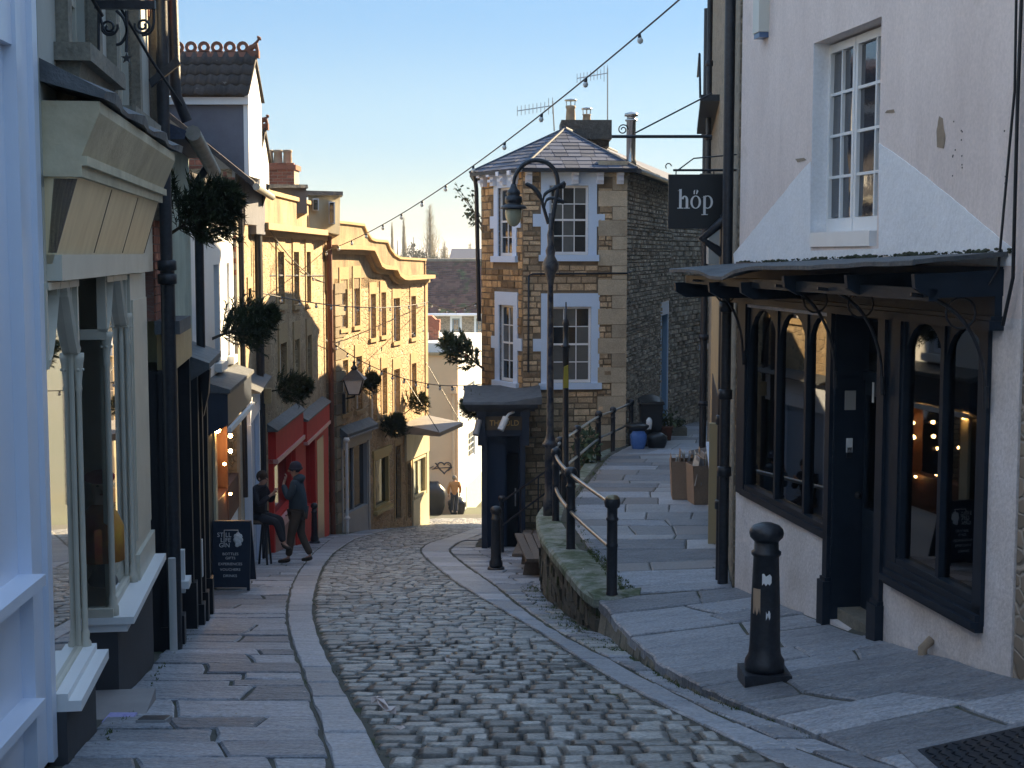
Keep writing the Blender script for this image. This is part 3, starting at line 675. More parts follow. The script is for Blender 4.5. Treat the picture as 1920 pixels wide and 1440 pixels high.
# interiors
int_m=M('shop_interior_wall',(.72,.70,.64),.8,(.6,.58,.53),1.2,.4); 
for o,dd in ((oL,.62),(oR,.6)):
    a,b,c,d=o[:4]; m=MB(); m.wbox(W1,a+.002,b-.002,c-.02,c+.02,-dd,-.13); m.wbox(W1,a+.001,b-.001,c-.02,d,-dd-.04,-dd); m.wbox(W1,a+.001,a+.02,c,d,-dd,-.12); m.wbox(W1,b-.02,b-.001,c,d,-dd,-.12); m.wbox(W1,a,b,d-.02,d,-dd,-.12); m.build('interior',int_m,r1)
m=MB(); m.wbox(W1,uD0+.002,uD1-.002,oD[2]+.0,oD[3],-.36,-.32); m.build('recess_panel',hop_m,r1)
m=MB(); m.wbox(W1,uD1-.03,uD1-.003,oD[2],oD[3],-.34,.0); m.build('recess_panel',hop_m,r1)
m=MB(); m.wbox(W1,uD0+.003,uD0+.03,oD[2],oD[3],-.34,.0); m.build('recess_panel',hop_m,r1)
m=MB(); m.wbox(W1,oR[1]-.005,uD0-.1,zsR-.1,ztopR+.05,-.05,.01); m.build('mullion_board',hop_m,r1)
uE=W1.hit(1600,900,-.5)[0]
m=MB(); da,db=W1.hit(1656,900,-.26)[0],W1.hit(1612,900,-.26)[0]; zb,zt=oD[2]+.1,W1.hit(1620,712,-.26)[1]
m.wbox(W1,da,db,zb,zb+.85,-.31,-.26); m.wbox(W1,da,da+.1,zb+.85,zt,-.31,-.26); m.wbox(W1,db-.1,db,zb+.85,zt,-.31,-.26); m.wbox(W1,da+.1,db-.1,zt-.12,zt,-.31,-.26)
m.wbox(W1,da+.14,db-.14,zb+.12,zb+.7,-.26,-.245)
dr=m.build('door',hop_m,r1,label='glazed dark blue shop door set back between the windows'); g=MB(); g.wbox(W1,da+.1,db-.1,zb+.85,zt-.12,-.295,-.28); g.build('pane',glass_shop,dr)
g=MB(); g.ball(A(db-.06,zb+.95,-.22),.035); g.tube([A(db-.06,zb+.95,-.26),A(db-.06,zb+.95,-.23)],.012); g.build('handle',black_m,dr)
g=MB(); g.wbox(W1,db-.26,db-.235,zb+1.75,zb+1.95,-.26,-.252); g.build('letter_plate',white_m,dr)
m=MB(); m.wbox(W1,da-.02,db+.02,zt,zt+.08,-.32,-.24); tw=m.build('transom',hop_m,r1); m=MB(); m.wbox(W1,da,db,zt+.5,oD[3],-.31,-.255); m.build('lintel',hop_m,r1); g=MB(); g.wbox(W1,da,db,zt+.08,zt+.5,-.30,-.29); g.build('pane',glass_dark,tw)
m=MB(); m.wbox(W1,uD0,uD1,oD[2]-.25,oD[2]+.10,-.4,-.06); m.build('doorstep',stone_grey,r1)
m=MB(); m.wbox(W1,uD0,uD1,oD[3],ztopL+.2,-.34,.03); m.build('soffit',hop_m,r1)
for (x,y,wd,h,mt,nm) in ((1600,752,.09,.16,M('grey_plastic',(.35,.34,.32),.5),'keypad'),(1601,838,.05,.12,white_m,'doorbell'),(1591,848,.04,.09,iron_m,'lock_plate')):
    u,z=W1.hit(x,y,-.0); u=uD1+ .0; 
    m=MB(); uu,z=W1.hit(x,y,-.13); uu=min(uu,uD1-.01); m.hexa([A(uD1-.028,z-h/2,-.13-wd/2),A(uD1-.048,z-h/2,-.13-wd/2),A(uD1-.048,z-h/2,-.13+wd/2),A(uD1-.028,z-h/2,-.13+wd/2),A(uD1-.028,z+h/2,-.13-wd/2),A(uD1-.048,z+h/2,-.13-wd/2),A(uD1-.048,z+h/2,-.13+wd/2),A(uD1-.028,z+h/2,-.13+wd/2)]); m.build(nm,mt,r1)
# fascia lettering
zl=(ztopR+.06+W1.hit(1620,545)[1])/2+.06
dim_m=M('dim_lettering',(.16,.17,.18),.6)
text_on(W1,'LIFESTYLE & VEGAN',W1.hit(1480,550)[0],W1.hit(1480,553,.1)[1],.053,.085,dim_m,r1,flip=True,sx=1.15)
text_on(W1,'HÖP',W1.hit(1608,552)[0],W1.hit(1608,551,.1)[1],.053,.115,dim_m,r1,flip=True)
text_on(W1,'BEAUTY',W1.hit(1740,548)[0],W1.hit(1740,549,.1)[1],.053,.11,dim_m,r1,flip=True)
# lead canopy
cu0,cu1=.18,U+.32; zc=-.03; zedge=-.11
can=MB(); N=16
cd=.62
for i in range(N):
    a=cu0+(cu1-cu0)*i/N; b=cu0+(cu1-cu0)*(i+1)/N; k=lambda u:.009*math.sin(u*2.3)+.005*math.sin(u*9); dr_=lambda u:-.05*max(0,(u-U+.8)/.9)**2
    zw_=lambda u:-.005-.115*u/U
    def pt(u,t,h): return A(u,zw_(u)+.02-(.055+.085*math.exp(-((u-4.3)/.45)**2))*(t**1.2)+h+(k(u)*.6 if t>.5 else 0),t*cd+k(u)*.5)
    for j in range(4):
        t0,t1=j/4,(j+1)/4
        can.hexa([pt(a,t0,-.03),pt(b,t0,-.03),pt(b,t1,-.03),pt(a,t1,-.03),pt(a,t0,0),pt(b,t0,0),pt(b,t1,0),pt(a,t1,0)],.5)
    can.hexa([pt(a,1,-.035),pt(b,1,-.035),A(b,pt(b,1,0).z-.035,cd+.02),A(a,pt(a,1,0).z-.035,cd+.02),pt(a,1,.005),pt(b,1,.005),A(b,pt(b,1,0).z-.004,cd+.022),A(a,pt(a,1,0).z-.004,cd+.022)],.5)
cp=can.build('canopy',lead_m,r1,label='sagging black lead canopy over the shopfront')
m=MB()
for uu in (.24,1.35,2.65,3.75,4.7,U+.22):
    zz=-.115-.115*uu/U-(.05 if uu>3 else 0)
    m.prism([A(uu,zz+.02,.0),A(uu,zz,cd*.5),A(uu,zz-.01,cd-.02),A(uu,zz-.10,cd-.03),A(uu,zz-.16,cd-.14),A(uu,zz-.15,0)],W1.d*.05)
m.wbox(W1,.24,U+.2,-.30,-.22,cd-.18,cd-.12)
m.build('canopy_beam',hop_m,r1)
def bracket(u,zt,zb,parent,mat,r=.013):
    m=MB(); pts=[]
    for k in range(11):
        t=k/10; a=t*math.pi/2; pts.append(A(u,zb+(zt-zb)*math.sin(a)*1.0,.06+(cd-.1)*(1-math.cos(a))))
    m.tube(pts,r,6); c=Vector(A(u,zt-.12,.24)); 
    ring=[c+W1.n*(.1*math.cos(q))+Vector((0,0,.1*math.sin(q))) for q in [2*math.pi*i/14 for i in range(15)]]; m.tube(ring,.008,5)
    m.tube([A(u,zb-.12,.05),A(u,zb+.02,.055)],r*1.5,6); return m.build('bracket',mat,parent)
for x,yb in ((1388,660),(1562,700),(1650,710),(1845,730)):
    uu=W1.hit(x,640,.1)[0]; bracket(uu+.05,-.26,W1.hit(x,yb,.05)[1],r1,iron_m)
moss_top=MB()
for k in range(420):
    u=random.uniform(.1,U-.05); s=random.uniform(.005,.02)*(.5+abs(math.sin(u*3.1))); moss_top.ball(A(u,-.005-.115*u/U+.02+random.uniform(-.01,.018),random.uniform(0,.03)),s,6,(1,1,.6))
moss_top.build('moss',M('dark_moss',(.03,.035,.025),1,(.06,.07,.04),9,.5),r1,kind='stuff')
# ================================================================ L5: golden stepped-parapet building
random.seed(21)
goldrub=M_rubble('golden_rubble',(.62,.43,.25),(.38,.26,.15),(.62,.48,.31),4.2,1.6,.9,(.47,.33,.19))
greyrub=M_rubble('grey_gold_rubble',(.54,.40,.24),(.28,.21,.13),(.54,.43,.28),6.0,1.4,.8,(.36,.25,.14))
def surround(root,W,o,w_=.13,top=.3,d=.02,mat=None,sill=True,sillmat=None):
    mat=mat or stone_trim; a,b,c,e=o[:4]; m=MB(); m.wbox(W,a-w_,a,c,e,-.02,d); m.wbox(W,b,b+w_,c,e,-.02,d); m.wbox(W,a-w_,b+w_,e,e+top,-.02,d+.004); m.build('surround',mat,root)
    if sill: m=MB(); m.wbox(W,a-w_-.03,b+w_+.03,c-.11,c,-.1,.07); m.build('sill',sillmat or mat,root)
def mid(W,o): return W.at((o[0]+o[1])/2,(o[2]+o[3])/2)
l5=thing('building','golden stone building with curved stepped parapet at the sunlit foot of the street','building',(-3.8,43,gz(43)))
st5=[(622,417,459),(660,421,460),(684,424,462),(690,438,474),(698,450,492),(706,453,497),(728,455,499),(733,468,510),(742,480,517),(752,486,518),(800,489,515)]
S5=[]
for x,yt,yc in st5:
    u,zt=WL5.hit(x,yt); S5.append((u,zt,WL5.hit(x,yc)[1]))
zl5=min(s[2] for s in S5)-.28
up5=[(638,524,651,616),(663,521,674,611),(694,551,704,634),(714,548,723,629),(737,559,749,640),(770,555,779,633)]
md5=[(641,675,652,775),(667,668,678,768),(695,697,706,792),(716,690,725,776),(738,692,749,781),(771,681,780,749)]
def orect(W,r): return W.rect(*r)
ops=[orect(WL5,r) for r in up5+md5]
shopA=orect(WL5,(641,832,688,960)); shopB=orect(WL5,(700,853,729,952)); doorC=orect(WL5,(741,835,751,974)); doorD=orect(WL5,(763,868,770,972)); shopE=orect(WL5,(773,856,798,930))
uE5=WL5.hit(801,720)[0]
wl=house_wall(l5,WL5,0,uE5,-12.5,zl5,ops+[shopA,shopB,doorC,doorD,shopE],goldrub,depth=5.5,rec=.2)
for o in ops:
    sash(l5,WL5,o,.2,1,2,white_m,glass_dark,fw=.05); surround(l5,WL5,o,.10,.34)
m=MB(); par=MB()
for (a,b) in zip(S5,S5[1:]):
    for (z0a,z1a,z0b,z1b,d0,d1,mm) in ((zl5-.0,a[2]-.25,zl5,b[2]-.25,-.3,.0,par),(a[2]-.25,a[2]-.12,b[2]-.25,b[2]-.12,-.3,.12,m),(a[2]-.12,a[2],b[2]-.12,b[2],-.3,.30,m),(a[2],a[1],b[2],b[1],-.35,-.06,par),(a[1],a[1]+.07,b[1],b[1]+.07,-.4,0.0,m)):
        if mm is par and abs(z1a-z0a)<1e-4: continue
        A5=WL5.at; mm.hexa([A5(a[0],z0a,d0),A5(b[0],z0b,d0),A5(b[0],z0b,d1),A5(a[0],z0a,d1),A5(a[0],z1a,d0),A5(b[0],z1b,d0),A5(b[0],z1b,d1),A5(a[0],z1a,d1)],.5)
a=S5[0]
for (z0,z1,d0,d1,mm) in ((zl5,a[2]-.25,-5,0,par),(a[2]-.25,a[2]-.12,-5,.12,m),(a[2]-.12,a[2],-5,.3,m),(a[2],a[1],-5,-.06,par),(a[1],a[1]+.07,-5,0,m)): mm.wbox(WL5,S5[0][0]-.35,S5[0][0],z0,z1,d0,d1)
m.build('cornice',stone_trim,l5); par.build('parapet',M('parapet_ashlar',(.42,.31,.18),.9,(.17,.13,.08),1.6,.5,bump=(6,.5,.03),fine=.2,contrast=.14,stretch=(1,1,.45)),l5)
m=MB(); m.wbox(WL5,uE5-.05,uE5+.0,-12.5,S5[-1][1],-5.5,-.02); m.build('side_wall',goldrub,l5)
m=MB(); m.wbox(WL5,uE5-.25,uE5+.02,-12.3,zl5+.1,-.1,.03); m.build('quoin_strip',stone_trim,l5)
# near corner quoins: ashlar blocks one by one
z=-8.6; k=0
qs=M('corner_ashlar',(.33,.27,.18),.9,(.20,.165,.115),3,.5,var=.6,bump=(10,.4,.02),fine=.15)
while z<zl5+.1:
    h=.30; long_=k%2
    g=MB(); g.wbox(WL5,-.04,(.75 if long_ else .5),z+.012,z+h-.012,-.55 if not long_ else -.35,.035); g.build('quoin',qs,l5,center=True); z+=h; k+=1
m=MB(); m.hexa([WL5.at(.1,-12,-5),WL5.at(.1,-12,-.2),WL5.at(0,-12,-.2),WL5.at(0,-12,-5),WL5.at(.1,zl5,-5),WL5.at(.1,zl5,-.2),WL5.at(0,zl5,-.2),WL5.at(0,zl5,-5)]); m.build('side_wall',greyrub,l5)
# shopfronts of L5
gold_shop=M('pale_grey_shop_paint',(.34,.34,.35),.5,(.28,.28,.29),4,.4)
yel_m=M('ochre_frame_paint',(.42,.31,.12),.5)
def shopwin(root,W,o,fm,cuts=2,fw=.07,depth=-.06,sillmat=None,glass=None,lab=None):
    a,b,c,e=o[:4]; m=MB(); m.wbox(W,a,a+fw,c,e,depth-.06,.03); m.wbox(W,b-fw,b,c,e,depth-.06,.03); m.wbox(W,a+fw,b-fw,e-fw,e,depth-.06,.03); m.wbox(W,a+fw,b-fw,c,c+fw,depth-.06,.05)
    for i in range(1,cuts): x=a+(b-a)*i/cuts; m.wbox(W,x-.025,x+.025,c+fw,e-fw,depth-.05,depth+.03)
    wn=m.build('window',fm,root,label=lab)
    for i in range(cuts):
        x0,x1=a+fw+(b-a-2*fw)*i/cuts,a+fw+(b-a-2*fw)*(i+1)/cuts; g=MB(); g.wbox(W,x0,x1,c+fw,e-fw,depth-.035,depth-.025); g.build('pane',glass or glass_dark,wn)
    return wn
shopwin(l5,WL5,shopA,gold_shop,2,lab='pale grey shop window beside a white colonnette')
a,b,c,e=shopA; m=MB(); m.wbox(WL5,a-.12,b+.18,e+.0,e+.32,.0,.10); m.wbox(WL5,a-.12,a,c-1.2,e,-.05,.06); m.wbox(WL5,b,b+.14,c-1.2,e,-.05,.06); m.wbox(WL5,a,b,c-.9,c,-.02,.04); m.build('shopfront',gold_shop,l5)
m=MB(); m.prism([WL5.at(a-.2,e+.62,0),WL5.at(a-.2,e+.42,.26),WL5.at(a-.2,e+.34,.26),WL5.at(a-.2,e+.34,0)],WL5.d*(b-a+.5)); m.build('shop_cornice',lead_m,l5)
m=MB()
for i in range(22): u=a-.15+i*(b-a+.4)/22; m.wbox(WL5,u,u+.05,e+.30,e+.34,.1,.3)
m.build('dentil',gold_shop,l5,kind='stuff')
m=MB(); m.tube([WL5.at(a-.2,c-1.2,.22),WL5.at(a-.2,e+.34,.22)],.045,8); m.lathe([(.045,0),(.09,.05),(.05,.1)],WL5.at(a-.2,c,.22)); m.lathe([(.045,0),(.1,.06),(.06,.14)],WL5.at(a-.2,e+.2,.22)); m.build('colonnette',white_m,l5)
shopwin(l5,WL5,shopB,yel_m,1,.10,lab='ochre framed shop window showing dark foliage')
m=MB(); a,b,c,e=shopB; m.wbox(WL5,a-.1,b+.1,e,e+.22,0,.07); m.wbox(WL5,a-.05,b+.05,c-.1,c,0,.14); m.build('surround',yel_m,l5)
for o,mt in ((doorC,black_m),(doorD,hop_m)): m=MB(); m.wbox(WL5,o[0],o[1],o[2],o[3],-.18,-.12); m.build('door',mt,l5); surround(l5,WL5,o,.1,.2,sill=False)
shopwin(l5,WL5,shopE,cream_m,2,.08,glass=M('bright_shop_pane',(.30,.36,.33),.15,(.5,.55,.5),3,.5),lab='sunlit cream shop window at the foot of the street')
m=MB(); a,b,c,e=shopE; m.wbox(WL5,doorD[0]-.2,uE5,e+.05,e+.9,0,.07); m.wbox(WL5,a-.05,uE5,c-1.2,c-.02,0,.05); m.wbox(WL5,b,uE5,c-.02,e+.05,0,.05); m.build('shopfront',cream_m,l5)
uc=WL5.hit(752,800)[0]; ze=e+.95
m=MB(); m.prism([WL5.at(uc,ze+.32,0),WL5.at(uc,ze+.10,1.25),WL5.at(uc,ze-.03,1.25),WL5.at(uc,ze+.02,0)],WL5.d*(uE5-uc-.1)); m.build('canopy',M('grey_canopy',(.25,.24,.23),.6,(.16,.15,.14),5,.5),l5,label='flat projecting grey canopy held by wires')
m=MB(); m.tube([WL5.at(uc+.1,ze+1.9,0),WL5.at(uc+.1,ze+.1,1.2)],.012,4); m.tube([WL5.at(uE5-.2,ze+2.1,0),WL5.at(uE5-.2,ze+.1,1.2)],.012,4); m.build('stay_wire',iron_m,l5,kind='stuff')
# roof slopes and cream dormer box behind parapet
def at_px(px,py,Y): return P(px,py,Y)
m=MB(); a=WL5.at(.3,zl5+1.1,-.6); m.hexa([WL5.at(.2,zl5,-.5),WL5.at(uE5,zl5,-.5),WL5.at(uE5,zl5,-5.4),WL5.at(.2,zl5,-5.4),WL5.at(.2,zl5+2.3,-2.6),WL5.at(uE5-.2,zl5+.9,-2.6),WL5.at(uE5-.2,zl5+.9,-2.9),WL5.at(.2,zl5+2.3,-2.9)]); m.build('roof',slate_m,l5)
# ================================================================ L4: rubble building with parapet above red shop
l4=thing('building','rubble stone building with plain parapet above the red shopfront','building',(-5,33,gz(33)))
u480=WL4.hit(481,600)[0]; LE=WL4.L
zp0=WL4.hit(560,378)[1]; zc4=WL4.hit(560,432)[1]
w4=[orect(WL4,r) for r in ((519,472,531,571),(549,472,559,571),(573,472,581,568),(523,643,536,724),(551,636,560,715),(575,628,583,712))]
red1=orect(WL4,(506,858,545,965)); red2=orect(WL4,(566,820,579,955)); reddoor=orect(WL4,(582,800,592,985))
house_wall(l4,WL4,0,LE,-9.5,zc4-.2,w4+[red1,red2],greyrub,depth=6,rec=.2)
for o in w4: sash(l4,WL4,o,.2,1,2,white_m,glass_dark,fw=.06); surround(l4,WL4,o,.13,.42,.03)
m=MB(); m.wbox(WL4,-.05,LE+.1,zc4-.2,zc4-.08,-.3,.12); m.wbox(WL4,-.05,LE+.1,zc4-.08,zc4+.05,-.3,.34); m.wbox(WL4,-.05,LE+.05,zp0,zp0+.09,-.4,.02); m.build('cornice',stone_trim,l4)
m=MB()
m.wbox(WL4,-.04,LE,zc4+.05,zp0,-.35,-.04); m.build('parapet',MATS['parapet_ashlar'],l4)
m=MB(); m.wbox(WL4,-.02,.12,zc4+.05,zp0,-6,-.35); m.wbox(WL4,-.0,.02,-9,zc4,-6,-.01); m.build('side_wall',greyrub,l4)
# red shopfront
sg=lambda x,y:WL4.hit(x,y)
ua,ub,uc_,ud=sg(502,800)[0],sg(556,800)[0],sg(559,800)[0],sg(604,800)[0]
zt1=sg(530,788)[1]; zb1=sg(530,838)[1]; zt2=sg(582,772)[1]; zb2=sg(582,808)[1]
rs=MB(); rs.wbox(WL4,ua,ub,zb1,zt1,0,.16); rs.build('fascia',red_m,l4); rs=MB(); rs.wbox(WL4,uc_,ud,zb2,zt2,0,.20); rs.build('fascia',red_m,l4)
m=MB(); m.prism([WL4.at(ua-.1,zt1+.16,0),WL4.at(ua-.1,zt1+.03,.22),WL4.at(ua-.1,zt1,.22),WL4.at(ua-.1,zt1,0)],WL4.d*(ub-ua+.1)); m.prism([WL4.at(uc_-.02,zt2+.16,0),WL4.at(uc_-.02,zt2+.03,.24),WL4.at(uc_-.02,zt2,.24),WL4.at(uc_-.02,zt2,0)],WL4.d*(ud-uc_+.1)); m.build('shop_cornice',lead_m,l4)
pinkw=M('pink_trim_paint',(.62,.30,.28),.5)
m=MB(); m.wbox(WL4,ua,ub,zb1-.09,zb1-.0,0,.2); m.wbox(WL4,uc_,ud,zb2-.08,zb2,0,.23); m.build('awning_rail',pinkw,l4)
shopwin(l4,WL4,red1,red_m,1,.06,lab='left red framed window of the red shop',glass=glass_old)
shopwin(l4,WL4,red2,red_m,1,.05,lab='narrow right window of the red shop',glass=glass_old)
m=MB(); m.wbox(WL4,ua,red1[0],-9,zb1,0,.10); m.wbox(WL4,red1[1],uc_+.35,-9.3,zb1-.09,-.0,.12); m.wbox(WL4,red1[0],red1[1],red1[3],zb1-.09,0,.08); m.build('pilaster',red_m,l4)
m=MB(); m.wbox(WL4,red2[1]+.02,ud,-9.5,zb2-.08,0,.16); m.wbox(WL4,red2[0],red2[1]+.02,red2[3],zb2-.08,0,.1); m.wbox(WL4,red2[0],red2[1]+.02,-9.5,red2[2],0,.1); m.build('pilaster',red_m,l4)
m=MB(); m.wbox(WL4,red2[1]+.35,red2[1]+1.6,-8.3,zb2-.25,.16,.165); m.build('door',M('dark_red_door',(.10,.02,.022),.35),l4,label='dark red shop door under the red fascia')
m=MB(); m.wbox(WL4,red1[0],red1[1],red1[2]-.16,red1[2],0,.16); m.build('sill',pinkw,l4); m=MB(); m.wbox(WL4,red1[0],red1[1],-9,red1[2]-.16,0,.09); m.build('stall_riser',M('faded_red_paint',(.30,.10,.08),.7,(.42,.25,.2),4,.5),l4)
# roofline behind the parapet: cream dormer box, grey parapet block, chimney
m=MB(); m.hexa([P(578,428,36),P(637,440,37),P(637,440,41),P(578,440,41),P(578,362,36),P(638,362,37),P(636,371,41),P(578,371,41)]); m.build('dormer',cream_m,l4)
m=MB(); m.hexa([P(572,366,35.8),P(643,366,36.7),P(641,370,41.2),P(572,370,41.2),P(572,357,35.8),P(643,359,36.7),P(641,367,41.2),P(572,366,41.2)]); m.build('dormer_roof',lead_m,l4)
for r in ((586,372,598,395),(616,378,628,420)):
    m=MB(); m.hexa([P(r[0],r[3],35.9+.012*(r[0]-578)),P(r[2],r[3],35.9+.012*(r[2]-578)),P(r[2],r[3],37),P(r[0],r[3],37),P(r[0],r[1],35.9+.012*(r[0]-578)),P(r[2],r[1],35.9+.012*(r[2]-578)),P(r[2],r[1],37),P(r[0],r[1],37)]); wn=m.build('window',white_m,l4)
    g=MB(); g.hexa([P(r[0]+2,r[3]-2,35.84+.012*(r[0]-578)),P(r[2]-2,r[3]-2,35.84+.012*(r[2]-578)),P(r[2]-2,r[3]-2,36.1),P(r[0]+2,r[3]-2,36.1),P(r[0]+2,r[1]+2,35.84+.012*(r[0]-578)),P(r[2]-2,r[1]+2,35.84+.012*(r[2]-578)),P(r[2]-2,r[1]+2,36.1),P(r[0]+2,r[1]+2,36.1)]); g.build('pane',glass_dark,wn)
m=MB(); m.hexa([P(488,400,33),P(576,400,34),P(576,400,36),P(488,400,36),P(488,350,33),P(574,350,34),P(574,352,36),P(488,352,36)]); m.build('roof_wall',M('dark_render',(.14,.135,.14),.9,(.09,.085,.085),5,.5),l4)
m=MB(); m.hexa([P(484,352,32.8),P(578,352,33.9),P(576,354,36),P(484,354,36),P(484,345,32.8),P(577,346,33.9),P(576,350,36),P(484,350,36)]); m.build('coping',lead_m,l4)
def chimney(root,px0,px1,ytop,ybot,Y,dep,mat,bricks=True,cap=.05,capmat=None):
    a,b=P(px0,ytop,Y),P(px1,ybot,Y); x0,x1=a.x,b.x; m=MB(); m.box(x0,x1,Y,Y+dep,b.z,a.z); m.build('chimney',mortar_m if bricks else mat,root)
    ch=[c for c in root.children if c.name.startswith('chimney')][-1]
    if bricks:
        bw,bh=.235,.078; z=b.z; r=0
        while z<a.z-.01:
            x=x0-(bw/2 if r%2 else 0)
            while x<x1-.01:
                xa,xb=max(x,x0),min(x+bw,x1)
                if xb-xa>.04: g=MB(); g.box(xa+.005,xb-.005,Y-.012,Y+.09,z+.005,z+bh-.005); g.build('brick',mat,ch,center=True)
                x+=bw
            z+=bh; r+=1
    m=MB(); m.box(x0-cap,x1+cap,Y-cap,Y+dep+cap,a.z-.12,a.z+.002); m.build('chimney_cap',capmat or mat,ch); return ch,a.z
pot_m=M('clay_chimney_pot',(.42,.33,.22),.85,(.25,.18,.12),6,.5,bump=(14,.3,.01))
def pot(ch,px,ytop,Y,zb,r,mat=None):
    z=P(px,ytop,Y).z; h=z-zb; m=MB(); m.lathe([(r*1.05,0),(r,.05),(r*.85,h*.8),(r*.98,h*.85),(r*1.02,h*.97),(r*.85,h),(r*.6,h-.02)],(P(px,ytop,Y).x,Y,zb),14); m.build('chimney_pot',mat or pot_m,ch)
ch,zt=chimney(l4,494,552,309,352,36.5,.8,brick_m)
for x in (504,521,539): pot(ch,x,281,36.9,zt,.12)
# ================================================================ L3b: brick-gabled house with tiled dormers
l3b=thing('house','tall house with red brick gable and tiled dormers behind the wall-mounted fir trees','house',(-4.6,24.5,gz(24)))
ze3=WL3b.hit(462,335)[1]
w3b=[orect(WL3b,(447,530,455,600)),orect(WL3b,(464,540,470,605))]
shop3b=orect(WL3b,(453,800,463,945))
darkrub=M_rubble('dark_rubble',(.27,.23,.17),(.15,.13,.10),(.30,.26,.20),6,1.5,.6)
house_wall(l3b,WL3b,0,WL3b.L,-7.4,ze3,w3b,greyrub,depth=6,rec=.2)
for o in w3b: sash(l3b,WL3b,o,.2,1,2,white_m,glass_dark); surround(l3b,WL3b,o,.1,.2)
A3=WL3b.at
# gable facing the camera (plane y=22): bricks
xr_=P(441,330,23.2).x; zl_=P(441,322,23.2).z; slope=(P(330,232,23.2).z-zl_)/(xr_-P(330,232,23.2).x)
m=MB(); m.prism([(-9.2,23.2,-6),(xr_,23.2,-6),(xr_,23.2,zl_),(-6.9,23.2,zl_+slope*(xr_+6.9)),(-9.2,23.2,zl_+slope*(xr_+6.9)-2)],(0,.25,0)); gw=m.build('gable_wall',mortar_m,l3b)
bw,bh=.255,.092; z=-.35; r=0; nb=0
while z<zl_+slope*1.6:
    x=xr_-(bw/2 if r%2 else 0)-.001
    while x>-5.6:
        top=zl_+slope*(xr_-x)
        if z+bh<top-.02 and nb<300:
            g=MB(); L=bw if random.random()<.7 else bw/2; L=min(L,bw); g.box(x-L+.008,x-.006,23.185,23.3,z+.007,z+bh-.007); g.build('brick',brick_m,gw,center=True); nb+=1
            x-=L
        else: x-=bw
    z+=bh; r+=1
m=MB(); v0=Vector((xr_+.32,23.1,zl_-slope*.32)); v1=Vector((-6.9,23.1,zl_+slope*(xr_+6.9)))
m.prism([v0,v1,v1+Vector((-2.6,0,-2.3)),v1+Vector((-2.6,0,-2.2)),v1+Vector((0,0,.1)),v0+Vector((0,0,.1))],(WL3b.d.x*4.4,WL3b.d.y*4.4,0)); m.build('roof',tile_m,l3b)
gutter_m=M('grey_gutter',(.30,.30,.28),.6,(.15,.15,.13),6,.5)
m=MB(); m.tube([v0+Vector((.03,0,.02)),v0+Vector((WL3b.d.x*4.4+.03,WL3b.d.y*4.4,.02))],.06,8); m.build('gutter',gutter_m,l3b)
